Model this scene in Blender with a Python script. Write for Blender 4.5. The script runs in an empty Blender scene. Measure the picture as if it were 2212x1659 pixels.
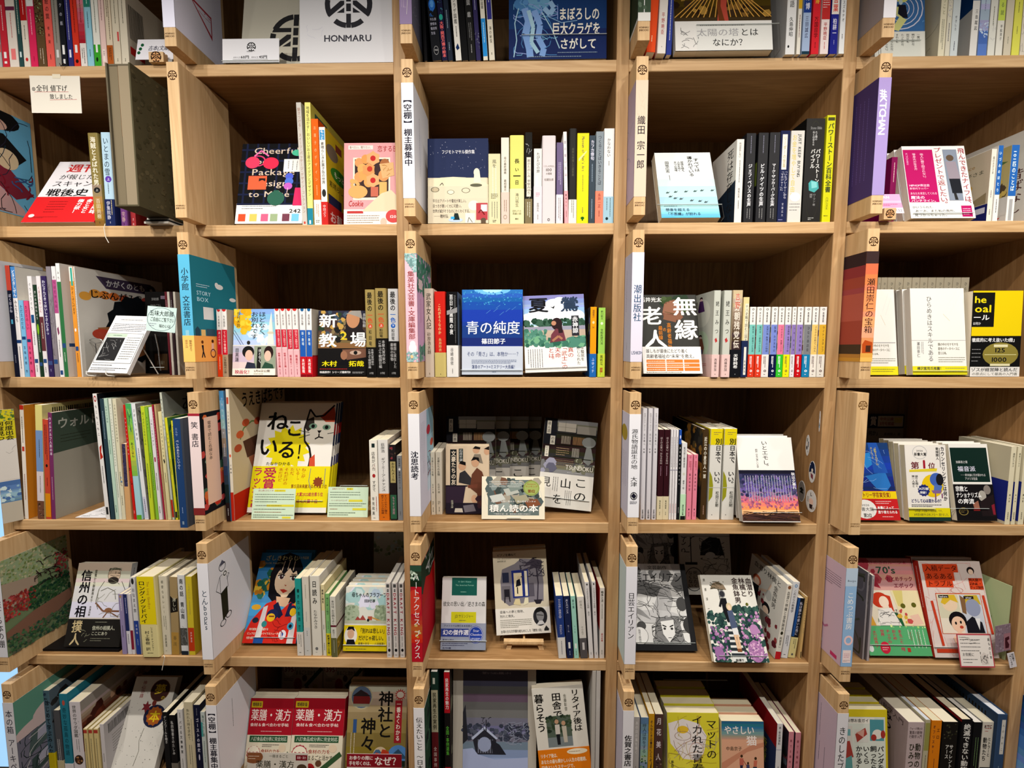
import bpy, math, random
from mathutils import Vector, Matrix
import numpy as np

# ------------------------------------------------------------------ camera, world, lights
SC = bpy.context.scene
COL = SC.collection
random.seed(4)
ZB = 1.35                      # height of the top of shelf three above the floor, metres
F = 950.0                      # focal length in pixels of the 2212 x 1659 frame
RC = np.array([[0.9998619, 0.0165917, -0.0009258], [0.0004462, -0.0824970, -0.9965912], [-0.0166115, 0.9964532, -0.0824930]])
CP = np.array([-193.99, -931.58, 62.65])        # camera position, mm (origin: top front edge of shelf three)
cd = bpy.data.cameras.new('camera'); co = bpy.data.objects.new('camera', cd); COL.objects.link(co)
cd.sensor_width = 36.0; cd.lens = F / 2212 * 36.0; cd.clip_start = 0.01
M4 = Matrix.Identity(4)
for i_ in range(3):
    M4[i_][0] = RC[0][i_]; M4[i_][1] = -RC[1][i_]; M4[i_][2] = -RC[2][i_]
    M4[i_][3] = CP[i_] * 0.001 + (ZB if i_ == 2 else 0)
co.matrix_world = M4
SC.camera = co
vs = SC.view_settings
vs.view_transform = 'Standard'; vs.look = 'None'; vs.exposure = 0.0; vs.gamma = 1.0; vs.use_curve_mapping = False
w = bpy.data.worlds.new('shop_ambience'); SC.world = w; w.use_nodes = True
w.node_tree.nodes['Background'].inputs[0].default_value = (1.0, 0.93, 0.84, 1)
w.node_tree.nodes['Background'].inputs[1].default_value = 0.045
# two rows of spotlights in front of the bookcase: the ceiling track and the nearer row above the case
LIGHT = ((-0.90, 0.80, 15.0, -0.85, 156), (-0.58, 1.02, 23.5, -1.05, 108))
for y_, z_, e_, az_, sp_ in LIGHT:
    for x_ in (-1500, -1050, -600, -150, 300, 750, 1200):
        ld = bpy.data.lights.new('track_light', 'SPOT'); lo = bpy.data.objects.new('track_light', ld); COL.objects.link(lo)
        lo.location = (x_ * .001, y_, ZB + z_)
        ld.energy = e_; ld.color = (1.0, 0.94, 0.86); ld.shadow_soft_size = 0.016
        ld.spot_size = math.radians(sp_); ld.spot_blend = 1.0
        lo.rotation_euler = (Vector((x_ * .001, 0.0, ZB + az_)) - lo.location).to_track_quat('-Z', 'Y').to_euler()

# ------------------------------------------------------------------ pixel helpers (true 3-D positions, mm)
def proj(X, Y, Z):
    q = RC @ (np.array([X, Y, Z]) - CP)
    return F * q[0] / q[2] + 1106.0, F * q[1] / q[2] + 829.5
def solve(axis, pv, known):
    """world coordinate on `axis` (0 X,1 Y,2 Z) seen at pixel pv=('x'|'y', value), the other two known"""
    k, v = pv
    a = (v - 1106.0) / F if k == 'x' else (v - 829.5) / F
    row = (RC[0] if k == 'x' else RC[1]) - a * RC[2]
    s = sum(row[i] * (known[i] - CP[i]) for i in range(3) if i != axis)
    return CP[axis] - s / row[axis]
def xat(px, Y, Z): return solve(0, ('x', px), (0, Y, Z))
def zat(py, X, Y): return solve(2, ('y', py), (X, Y, 0))
def yat(py, X, Z): return solve(1, ('y', py), (X, 0, Z))

# ------------------------------------------------------------------ materials
MATS = {}
def s2l(c): return c / 12.92 if c <= .04045 else ((c + .055) / 1.055) ** 2.4
def rgb(h):
    if len(h) == 3: h = ''.join(ch * 2 for ch in h)
    return tuple(s2l(int(h[i:i + 2], 16) / 255) ** 1.14 * .95 for i in (0, 2, 4)) + (1,)
def mat(key):
    """printed paper of one ink colour 'rgb', or a named material"""
    if key in MATS: return MATS[key]
    m = bpy.data.materials.new('paper_' + key); m.use_nodes = True
    nt = m.node_tree; b = nt.nodes['Principled BSDF']
    gloss = key.endswith('*'); h = key.rstrip('*')
    c = rgb(h)
    n = nt.nodes.new('ShaderNodeTexNoise'); n.inputs['Scale'].default_value = 260; n.inputs['Detail'].default_value = 2
    mx = nt.nodes.new('ShaderNodeMix'); mx.data_type = 'RGBA'
    mx.inputs[6].default_value = tuple(x * .94 for x in c[:3]) + (1,); mx.inputs[7].default_value = tuple(min(1, x * 1.05) for x in c[:3]) + (1,)
    nt.links.new(n.outputs['Fac'], mx.inputs[0]); nt.links.new(mx.outputs[2], b.inputs['Base Color'])
    b.inputs['Roughness'].default_value = .42 if gloss else .6
    b.inputs['Specular IOR Level'].default_value = .1 if gloss else .06
    MATS[key] = m
    return m
def wood(name, axis, light, dark):
    m = bpy.data.materials.new(name); m.use_nodes = True; nt = m.node_tree; b = nt.nodes['Principled BSDF']
    tc = nt.nodes.new('ShaderNodeNewGeometry'); mp = nt.nodes.new('ShaderNodeMapping')
    sc = [38.0, 38.0, 38.0]; sc[axis] = 2.2; mp.inputs['Scale'].default_value = sc
    nt.links.new(tc.outputs['Position'], mp.inputs[0])
    n = nt.nodes.new('ShaderNodeTexNoise'); n.inputs['Scale'].default_value = 1.0; n.inputs['Detail'].default_value = 5; n.inputs['Distortion'].default_value = .8
    nt.links.new(mp.outputs[0], n.inputs['Vector'])
    wv = nt.nodes.new('ShaderNodeMath'); wv.operation = 'PINGPONG'; wv.inputs[1].default_value = .09
    nt.links.new(n.outputs['Fac'], wv.inputs[0])
    n2 = nt.nodes.new('ShaderNodeTexNoise'); n2.inputs['Scale'].default_value = 7; n2.inputs['Detail'].default_value = 3
    nt.links.new(mp.outputs[0], n2.inputs['Vector'])
    ad = nt.nodes.new('ShaderNodeMath'); ad.operation = 'MULTIPLY_ADD'; ad.inputs[1].default_value = 6.5
    nt.links.new(wv.outputs[0], ad.inputs[0]); 
    mu = nt.nodes.new('ShaderNodeMath'); mu.operation = 'MULTIPLY'; mu.inputs[1].default_value = .45
    nt.links.new(n2.outputs['Fac'], mu.inputs[0]); nt.links.new(mu.outputs[0], ad.inputs[2])
    r = nt.nodes.new('ShaderNodeMix'); r.data_type = 'RGBA'
    r.inputs[6].default_value = rgb(dark); r.inputs[7].default_value = rgb(light)
    nt.links.new(ad.outputs[0], r.inputs[0]); nt.links.new(r.outputs[2], b.inputs['Base Color'])
    b.inputs['Roughness'].default_value = .5; b.inputs['Specular IOR Level'].default_value = .25
    bp = nt.nodes.new('ShaderNodeBump'); bp.inputs['Strength'].default_value = .08; bp.inputs['Distance'].default_value = .001
    nt.links.new(ad.outputs[0], bp.inputs['Height']); nt.links.new(bp.outputs[0], b.inputs['Normal'])
    MATS[name] = m
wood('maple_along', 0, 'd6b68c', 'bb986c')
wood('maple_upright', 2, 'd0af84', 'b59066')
wood('maple_along_shaded', 0, 'b08c62', '937048')  # shelf bodies behind the front edges: cubby shade put into the maple's colour
wood('maple_upright_shaded', 2, 'b08b61', '936f47')  # inner faces of the uprights, darkened the same way to carry shade
wood('oak_panel', 2, '967852', '745a3c')
wood('maple_pale', 2, 'dec096', 'c6a478')
def plain(name, col, rough=.5, metal=0, emit=0, trans=0):
    m = bpy.data.materials.new(name); m.use_nodes = True; nt = m.node_tree; b = nt.nodes['Principled BSDF']
    n = nt.nodes.new('ShaderNodeTexNoise'); n.inputs['Scale'].default_value = 40
    mx = nt.nodes.new('ShaderNodeMix'); mx.data_type = 'RGBA'
    c = rgb(col); mx.inputs[6].default_value = tuple(x * .93 for x in c[:3]) + (1,); mx.inputs[7].default_value = c
    nt.links.new(n.outputs['Fac'], mx.inputs[0]); nt.links.new(mx.outputs[2], b.inputs['Base Color'])
    b.inputs['Roughness'].default_value = rough; b.inputs['Metallic'].default_value = metal
    if emit:
        nt.links.new(mx.outputs[2], b.inputs['Emission Color']); b.inputs['Emission Strength'].default_value = emit
    MATS[name] = m
plain('plaster', 'd8d2c8', .9); plain('floor_wood', 'a08060', .6); plain('sky_glow', 'a8d4ff', .5, 0, 1.0)
plain('white_wire', 'e8e6e0', .3); plain('steel_clip', 'c8c8c8', .25, 1)
# clear acrylic: mostly see-through with a thin glossy reflection
m = bpy.data.materials.new('clear_acrylic'); m.use_nodes = True; nt = m.node_tree; nt.nodes.clear()
o_ = nt.nodes.new('ShaderNodeOutputMaterial'); t_ = nt.nodes.new('ShaderNodeBsdfTransparent'); g_ = nt.nodes.new('ShaderNodeBsdfGlossy')
t_.inputs[0].default_value = (.985, .99, .99, 1); g_.inputs['Roughness'].default_value = .08
l_ = nt.nodes.new('ShaderNodeLayerWeight'); l_.inputs[0].default_value = .12; x_ = nt.nodes.new('ShaderNodeMixShader')
mm = nt.nodes.new('ShaderNodeMath'); mm.operation = 'MULTIPLY'; mm.inputs[1].default_value = .4
nt.links.new(l_.outputs['Fresnel'], mm.inputs[0]); nt.links.new(mm.outputs[0], x_.inputs[0]); nt.links.new(t_.outputs[0], x_.inputs[1]); nt.links.new(g_.outputs[0], x_.inputs[2])
nt.links.new(x_.outputs[0], o_.inputs[0]); MATS['clear_acrylic'] = m
plain('acrylic_edge', 'cfd6d4', .15)

# ------------------------------------------------------------------ mesh builder (mm in, metres out)
class MB:
    def __init__(s): s.v = []; s.f = []; s.m = []; s.k = []
    def mi(s, key):
        if key not in s.k: s.k.append(key)
        return s.k.index(key)
    def add(s, vs_, fs_, key):
        o = len(s.v); i = s.mi(key); s.v.extend([tuple(p) for p in vs_])
        for f_ in fs_: s.f.append([q + o for q in f_]); s.m.append(i)
    def box(s, a, b, key):
        (x0, y0, z0), (x1, y1, z1) = a, b
        s.add([(x0, y0, z0), (x1, y0, z0), (x1, y1, z0), (x0, y1, z0), (x0, y0, z1), (x1, y0, z1), (x1, y1, z1), (x0, y1, z1)],
              [(3, 2, 1, 0), (4, 5, 6, 7), (0, 1, 5, 4), (1, 2, 6, 5), (2, 3, 7, 6), (3, 0, 4, 7)], key)
    def prism(s, pts, z0, z1, key, fn=lambda x, y, z: (x, y, z)):
        """extrude a counter-clockwise outline (x,y) from z0 to z1"""
        n = len(pts)
        s.add([fn(x, y, z0) for x, y in pts] + [fn(x, y, z1) for x, y in pts],
              [list(range(n))[::-1], list(range(n, 2 * n))] + [(i, (i + 1) % n, n + (i + 1) % n, n + i) for i in range(n)], key)
    def tube(s, pts, r, key, n=6):
        pts = [np.array(p, float) for p in pts]; rings = []
        for i, p in enumerate(pts):
            t = pts[min(i + 1, len(pts) - 1)] - pts[max(i - 1, 0)]; t /= np.linalg.norm(t) + 1e-9
            a = np.cross(t, (0, 0, 1.) if abs(t[2]) < .9 else (1., 0, 0)); a /= np.linalg.norm(a); b = np.cross(t, a)
            rings.append([p + r * (a * math.cos(k * 2 * math.pi / n) + b * math.sin(k * 2 * math.pi / n)) for k in range(n)])
        s.add([q for g in rings for q in g], [(i * n + k, i * n + (k + 1) % n, (i + 1) * n + (k + 1) % n, (i + 1) * n + k) for i in range(len(pts) - 1) for k in range(n)]
              + [list(range(n))[::-1], [(len(pts) - 1) * n + k for k in range(n)]], key)
    def build(s, name, parent=None):
        me = bpy.data.meshes.new(name)
        me.from_pydata([(x * .001, y * .001, z * .001) for x, y, z in s.v], [], s.f)
        for k in s.k: me.materials.append(MATS[k] if k in MATS else mat(k))
        me.polygons.foreach_set('material_index', s.m)
        ob = bpy.data.objects.new(name, me); COL.objects.link(ob)
        if parent: ob.parent = parent
        return ob
def tag(o, label, cat, group=None, kind=None):
    if label: o['label'] = label
    if cat: o['category'] = cat
    if group: o['group'] = group
    if kind: o['kind'] = kind
    return o
def empty(name, X, Y, Z, rot=None):
    o = bpy.data.objects.new(name, None); COL.objects.link(o); o.empty_display_size = .02
    o.matrix_world = Matrix.Translation((X * .001, Y * .001, Z * .001 + ZB)) @ (rot.to_4x4() if rot else Matrix.Identity(4))
    return o

# ------------------------------------------------------------------ lettering and drawing on a flat face
GL = {}
def glyph(ch, bold):
    k = ch
    if k not in GL:
        c = bpy.data.curves.new('glyph', 'FONT'); c.body = ch; c.resolution_u = 2
        o = bpy.data.objects.new('glyph', c); COL.objects.link(o)
        dg = bpy.context.evaluated_depsgraph_get(); e = o.evaluated_get(dg); me = e.to_mesh()
        GL[k] = ([(v.co.x, v.co.y) for v in me.vertices], [list(p.vertices) for p in me.polygons])
        e.to_mesh_clear(); bpy.data.objects.remove(o); bpy.data.curves.remove(c)
    return GL[k]
def cjk(ch): return ord(ch) > 0x2E7F or ch in '〇'
ROT = 'ー〜…―－()「」『』（）【】／-–—'
class Face:
    """a drawing surface: o top-left corner, u to the right, v downwards, n outwards; coordinates in percent"""
    def __init__(s, mb, o, u, v, off=.05):
        s.mb = mb; s.o = np.array(o, float); s.u = np.array(u, float) / 100; s.v = np.array(v, float) / 100
        n = np.cross(s.v, s.u); s.n = n / np.linalg.norm(n); s.l = off
        s.w = np.linalg.norm(u); s.h = np.linalg.norm(v)
    def poly(s, pts, key, up=True):
        s.l += .012 if up else .0012
        if any(x < 0 or x > 100 or y < 0 or y > 100 for x, y in pts):
            for ax, lim, sg in ((0, 0, 1), (0, 100, -1), (1, 0, 1), (1, 100, -1)):
                out = []
                for i, p in enumerate(pts):
                    q = pts[i - 1]; di, dj = sg * (p[ax] - lim), sg * (q[ax] - lim)
                    if (di >= 0) != (dj >= 0):
                        t = dj / (dj - di); out.append((q[0] + (p[0] - q[0]) * t, q[1] + (p[1] - q[1]) * t))
                    if di >= 0: out.append(p)
                pts = out
            if len(pts) < 3: return
        b = s.o + s.n * s.l
        P = [b + s.u * x + s.v * y for x, y in pts]
        a = sum(pts[i][0] * pts[(i + 1) % len(pts)][1] - pts[(i + 1) % len(pts)][0] * pts[i][1] for i in range(len(pts)))
        idx = list(range(len(pts)))
        s.mb.add(P, [idx if a < 0 else idx[::-1]], key)
    def put(s, ch, bold, fx, key):
        vs_, fs_ = glyph(ch, bold)
        if not vs_: return
        b = s.o + s.n * s.l
        for dx, dy in (((-.022, -.012), (.022, -.012), (0, .02)) if bold else ((-.008, 0), (.008, .004))):
            b = b + s.n * .004
            s.mb.add([b + s.u * q[0] + s.v * q[1] for q in (fx(x + dx, y + dy) for x, y in vs_)], fs_, key)
    def text(s, x0, y0, x1, y1, txt, key, bold=0, vert=False, skew=0, up=False):
        s.l += .012
        lines = txt.split('\n')
        if not vert:
            lh = (y1 - y0) / len(lines)
            for i, ln in enumerate(lines):
                adv = []
                for ch in ln:
                    if cjk(ch): adv.append(1.0)
                    elif ch == ' ': adv.append(.4)
                    else:
                        xs = [p[0] for p in glyph(ch, bold)[0]]; adv.append(max(xs) - min(xs) + .1)
                tot = sum(adv) or 1
                H = lh * .92; W = x1 - x0
                # natural aspect with at most 30% squeeze or stretch
                sx = W / tot; nat = H * s.h / s.w
                sx = max(min(sx, nat * 1.3), nat * .35) if sx > nat * 1.3 else sx
                if sx < nat * .6: H = sx / .6 * s.w / s.h
                x = x0 + (W - sx * tot) / 2 if len(lines) == 1 else x0
                yb = y0 + lh * i + (lh - H) / 2 + H * .86
                for ch, a in zip(ln, adv):
                    if ch != ' ':
                        gx = glyph(ch, bold)[0]; mn = 0 if cjk(ch) or not gx else min(p[0] for p in gx) - .05
                        s.put(ch, bold, lambda px, py, x=x, mn=mn: (x + (px - mn) * sx + skew * py * H, yb - py * H), key)
                    x += a * sx
        else:
            cw = (x1 - x0) / len(lines)
            vadv = lambda c: .62 if c in '【】「」（）・ 　、。' or not cjk(c) else 1
            n_max = max(sum(vadv(c) for c in ln) for ln in lines) or 1
            for i, ln in enumerate(lines):
                cx = x1 - cw * (i + .5); n = 1
                ch_h = (y1 - y0) / n_max
                W = cw * .94; H = ch_h
                Wn = W * s.w; Hn = H * s.h
                if Wn > Hn * 1.3: W = Hn * 1.3 / s.w
                if Hn > Wn * 1.5: Hn = Wn * 1.5
                H2 = Hn / s.h
                y = y0
                for c in ln:
                    st = ch_h * vadv(c)
                    if c not in ' 　':
                        if c in '、。':
                            s.put(c, bold, lambda px, py: (cx + (px + .05) * W, y + st * .5 - (py + .1) * H2 - H2 * .1), key)
                        elif c in ROT or not (cjk(c) or up):
                            g = glyph(c, bold)[0]; mx = (max(p[0] for p in g) + min(p[0] for p in g)) / 2
                            s.put(c, bold, lambda px, py: (cx + (py - .38) * W, y + st / 2 + (px - mx) * H2), key)
                        else:
                            g = glyph(c, bold)[0]; mx = .5 if cjk(c) or not g else (max(p[0] for p in g) + min(p[0] for p in g)) / 2
                            s.put(c, bold, lambda px, py: (cx + (px - mx) * W, y + st / 2 - (py - .37) * H2), key)
                    y += st
    def draw(s, ops):
        for op in ops:
            k = op[0]; s.l += .006
            if k == 'r':
                x0, y0, x1, y1, c = op[1:]; s.poly([(x0, y0), (x1, y0), (x1, y1), (x0, y1)], c)
            elif k == 'e':
                cx, cy, rx, ry, c = op[1:6]; n = 20 if rx * s.w > 300 else 12
                s.poly([(cx + rx * math.cos(i * 2 * math.pi / n), cy + ry * math.sin(i * 2 * math.pi / n)) for i in range(n)], c)
            elif k == 'p': s.poly(op[1], op[2])
            elif k == 'star':
                cx, cy, r, n, c = op[1:6]; q = op[6] if len(op) > 6 else .72
                s.poly([(cx + r * (1 if i % 2 else q) * math.cos(i * math.pi / n), cy + r * s.w / s.h * (1 if i % 2 else q) * math.sin(i * math.pi / n)) for i in range(2 * n)], c)
            elif k == 'l':
                pts, wd, c = op[1:]; s.l += .012
                wd = wd / 2
                for (ax, ay), (bx, by) in zip(pts, pts[1:]):
                    dx, dy = (bx - ax) * s.w, (by - ay) * s.h; L = math.hypot(dx, dy) or 1
                    nx, ny = -dy / L * wd, dx / L * wd * s.w / s.h
                    s.poly([(ax + nx, ay + ny), (bx + nx, by + ny), (bx - nx, by - ny), (ax - nx, ay - ny)], c, False)
            elif k == 'o':      # ring
                cx, cy, rx, ry, t, c = op[1:]; s.l += .012; n = 20
                for i in range(n):
                    a, b = i * 2 * math.pi / n, (i + 1) * 2 * math.pi / n
                    s.poly([(cx + rx * math.cos(a), cy + ry * math.sin(a)), (cx + rx * math.cos(b), cy + ry * math.sin(b)),
                            (cx + rx * (1 - t) * math.cos(b), cy + ry * (1 - t) * math.sin(b)), (cx + rx * (1 - t) * math.cos(a), cy + ry * (1 - t) * math.sin(a))], c, False)
            elif k in 'tvV':
                x0, y0, x1, y1, tx, c = op[1:7]; s.text(x0, y0, x1, y1, tx, c, op[7] if len(op) > 7 else 0, k != 't', op[8] if len(op) > 8 else 0, k == 'V')
            elif k == 'g':      # printed colour blend, top to bottom
                x0, y0, x1, y1, cs = op[1:]; n = 14; s.l += .012
                for i in range(n):
                    t = i / (n - 1) * (len(cs) - 1); j = min(int(t), len(cs) - 2); t -= j
                    ca, cb = (''.join(h * 2 for h in q) if len(q) == 3 else q for q in cs[j:j + 2])
                    h = ''.join('%02x' % int(int(ca[a:a + 2], 16) * (1 - t) + int(cb[a:a + 2], 16) * t) for a in (0, 2, 4))
                    h = ''.join('%x' % min(15, round(int(h[a:a + 2], 16) / 17)) for a in (0, 2, 4))
                    s.poly([(x0, y0 + (y1 - y0) * i / n), (x1, y0 + (y1 - y0) * i / n), (x1, y0 + (y1 - y0) * (i + 1) / n), (x0, y0 + (y1 - y0) * (i + 1) / n)], h, False)
            elif k in ('z', 'Z'):  # fine print too small to read: rows (z) or columns (Z) of dashes
                x0, y0, x1, y1, n, c = op[1:7]; rn = random.Random(int(x0 * 7 + y0 * 13 + n)); s.l += .012
                hz = k == 'z'; L_ = ((x1 - x0) * s.w if hz else (y1 - y0) * s.h) / 100; T_ = ((y1 - y0) * s.h if hz else (x1 - x0) * s.w) / 100
                th = min(.5 / n, 1.2 / max(T_, .1)); e_ = .5 * (1 / n - th)
                for i in range(n):
                    p = 0.0; end = 1 if i < n - 1 else rn.uniform(.5, .95)
                    while p < end:
                        q = min(end, p + max(.02, rn.uniform(1.2, 4.5) / L_)); a, b = i / n + e_, i / n + e_ + th
                        if hz: s.poly([(x0 + (x1 - x0) * p, y0 + (y1 - y0) * a), (x0 + (x1 - x0) * q, y0 + (y1 - y0) * a), (x0 + (x1 - x0) * q, y0 + (y1 - y0) * b), (x0 + (x1 - x0) * p, y0 + (y1 - y0) * b)], c, False)
                        else: s.poly([(x1 - (x1 - x0) * a, y0 + (y1 - y0) * p), (x1 - (x1 - x0) * a, y0 + (y1 - y0) * q), (x1 - (x1 - x0) * b, y0 + (y1 - y0) * q), (x1 - (x1 - x0) * b, y0 + (y1 - y0) * p)], c, False)
                        p = q + max(.008, rn.uniform(.4, .9) / L_)
            elif k == 'b':      # barcode: n vertical bars
                x0, y0, x1, y1, n, c = op[1:]; rn = random.Random(n); s.l += .012
                for i in range(n):
                    a = x0 + (x1 - x0) * i / n; s.poly([(a, y0), (a + (x1 - x0) / n * rn.uniform(.35, .7), y0), (a + (x1 - x0) / n * .5, y1), (a, y1)], c, False)
            elif k == 'd':      # scattered spots / blots inside a box
                x0, y0, x1, y1, n, r, cs = op[1:8]; rn = random.Random(op[8] if len(op) > 8 else n); s.l += .012
                for i in range(n):
                    cx, cy = rn.uniform(x0, x1), rn.uniform(y0, y1); q = r * rn.uniform(.5, 1.2); m_ = 6
                    s.poly([(cx + q * rn.uniform(.7, 1.1) * math.cos(j * 2 * math.pi / m_), cy + q * s.w / s.h * rn.uniform(.7, 1.1) * math.sin(j * 2 * math.pi / m_)) for j in range(m_)], rn.choice(cs), False)
            elif k == 'w':      # loose pen strokes inside a box
                x0, y0, x1, y1, n, wd, cs = op[1:8]; rn = random.Random(op[8] if len(op) > 8 else n); s.l += .012
                for i in range(n):
                    x, y = rn.uniform(x0, x1), rn.uniform(y0, y1); a = rn.uniform(0, 6.28); P = [(x, y)]
                    for j in range(4):
                        a += rn.uniform(-.7, .7); x = min(x1, max(x0, x + math.cos(a) * (x1 - x0) * .12)); y = min(y1, max(y0, y + math.sin(a) * (y1 - y0) * .09)); P.append((x, y))
                    c = rn.choice(cs)
                    for (ax, ay), (bx, by) in zip(P, P[1:]):
                        dx, dy = (bx - ax) * s.w, (by - ay) * s.h; L = math.hypot(dx, dy)
                        if L < 1e-6: continue
                        nx, ny = -dy / L * wd / 2, dx / L * wd / 2 * s.w / s.h
                        s.poly([(ax + nx, ay + ny), (bx + nx, by + ny), (bx - nx, by - ny), (ax - nx, ay - ny)], c, False)
            elif k == 'logo':
                cx, cy, r, c = op[1:]; s.logo(cx, cy, r, c)
    def logo(s, cx, cy, r, c):
        s.l += .012; ar = s.w / s.h
        P = lambda x, y: (cx + x * r, cy + y * r * ar)
        def q(pts): s.poly([P(*p) for p in pts], c, False)
        for a0, a1 in ((50, 83), (97, 130), (150, 192), (204, 262), (278, 336), (348, 390)):
            n = max(2, int((a1 - a0) / 10))
            for i in range(n):
                A = math.radians(a0 + (a1 - a0) * i / n); B = math.radians(a0 + (a1 - a0) * (i + 1) / n)
                q([(math.cos(A), math.sin(A)), (math.cos(B), math.sin(B)), (.78 * math.cos(B), .78 * math.sin(B)), (.78 * math.cos(A), .78 * math.sin(A))])
        for y0, y1 in ((-.98, -.5), (-.42, -.1), (-.02, .3), (.4, .98)): q([(-.1, y0), (.1, y0), (.1, y1), (-.1, y1)])
        for m_ in (-1, 1):
            q([(m_ * .18, -.42), (m_ * .86, -.42), (m_ * .93, -.24), (m_ * .18, -.24)])
            q([(m_ * .18, -.14), (m_ * .34, -.14), (m_ * .93, .36), (m_ * .82, .54), (m_ * .18, .02)])
            q([(m_ * .18, .14), (m_ * .5, .36), (m_ * .18, .36)])

# ------------------------------------------------------------------ room and bookcase
PX, TW, PZ, TS, DEP = 448.187, 25.0, 317.766, 23.0, 310.0
UX = lambda i: PX * (i - 3)
SZ = lambda j: -PZ * (j - 3)
FZ = -ZB * 1000
def struct(name, a, b, key):
    mb = MB(); mb.box(a, b, key); o = mb.build(name); o.location.z = ZB; o['kind'] = 'structure'; return o
struct('floor', (-2600, -2400, FZ - 40), (2200, 900, FZ), 'floor_wood')
struct('wall_back', (-1345, 340, FZ), (2200, 420, 1250), 'plaster')
win = struct('window_1', (-2600, 360, FZ + 60), (-1348, 366, 1200), 'sky_glow')
case = tag(empty('bookcase', 0, 0, FZ), 'built-in maple bookcase of square cubbies, filled with books and shelf signs', 'bookcase')
def part(mb, name, root):
    """build mb (world mm) as a child of root"""
    o = mb.build(name); o.location.z = ZB
    bpy.context.view_layer.update()
    o.parent = root; o.matrix_parent_inverse = root.matrix_world.inverted()
    return o
ru = random.Random(3)
for i in range(6):
    mb = MB(); X = UX(i); mb.prism([(X + 1, 0), (X + TW - 1, 0), (X + TW, 1), (X + TW, 3), (X, 3), (X, 1)], FZ, 1150, 'maple_upright'); mb.box((X, 3, FZ), (X + TW, DEP, 1150), 'maple_upright_shaded'); part(mb, 'upright', case)
for i in range(5):
    for j in range(7):
        a, b = UX(i) + TW, UX(i + 1); z = SZ(j); mb = MB()
        mb.prism([(0, z - TS + 1), (1, z - TS), (3, z - TS), (3, z), (1, z), (0, z - 1)][::-1], a, b, 'maple_along', lambda x, y, q: (q, x, y)); mb.box((a, 3, z - TS), (b, DEP, z), 'maple_along_shaded'); part(mb, 'shelf_board', case)
    mb = MB(); mb.box((UX(i) + TW, DEP, SZ(6) - TS), (UX(i + 1), DEP + 6, SZ(0)), 'oak_panel'); part(mb, 'back_panel', case)
    mb = MB(); mb.box((UX(i) + TW, 20, FZ), (UX(i + 1), 40, SZ(6) - TS), 'maple_along'); part(mb, 'plinth', case)

CUB = PZ - TS                   # clear height of a cubby
def sign(col, row, label, paper, front, right=(), left=(), gap=2, blank=False, burn='4a2c12'):
    """a book-shaped wooden block standing at one end of a cubby, wrapped in its keeper's paper"""
    X0 = UX(col - 1) + TW + gap; Wd, H, Y0, Y1 = 23.0, CUB - 5.0, -54.0, 92.0
    root = tag(empty('shelf_sign', X0, Y0, SZ(row) + .2), label, 'sign', 'book-shaped keeper signs')
    lz0, lz1 = 34.0, 247.0
    mb = MB()
    wd = 'maple_pale'
    mb.prism([(1, 0), (Wd - 1, 0), (Wd, 1), (Wd, 24), (0, 24), (0, 1)], 0, H, wd)
    D = Y1 - Y0
    mb.box((0, 24, 0), (4, D, H), wd); mb.box((Wd - 4, 24, 0), (Wd, D, H), wd); mb.box((4, D - 14, 0), (Wd - 4, D, H), wd); mb.box((4, 24, 0), (Wd - 4, D - 14, H - 9), wd)
    fb = Face(mb, (0, 0, H), (Wd, 0, 0), (0, 0, -H), .02)
    fb.logo(50, 8.4, 39, burn)
    fb.text(10, 91.3, 90, 94.6, 'HONMARU\nJINBOCHO', burn, 1)
    mb.build('wood_block', root)
    if not blank:
        mp = MB(); e = .35; ld = 138
        mp.box((-e, -e, lz0), (Wd + e, -.05, lz1), paper); mp.box((Wd + .05, -e, lz0), (Wd + e, ld, lz1), paper)
        if gap: mp.box((-e, -e, lz0), (-.05, ld, lz1), paper)
        Face(mp, (-e, -e, lz1), (Wd + 2 * e, 0, 0), (0, 0, lz0 - lz1)).draw(front)
        Face(mp, (Wd + e, -e, lz1), (0, ld, 0), (0, 0, lz0 - lz1)).draw(right)
        if gap: Face(mp, (-e, ld, lz1), (0, -ld, 0), (0, 0, lz0 - lz1)).draw(left)
        mp.build('paper_wrap', root)
    return root

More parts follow.
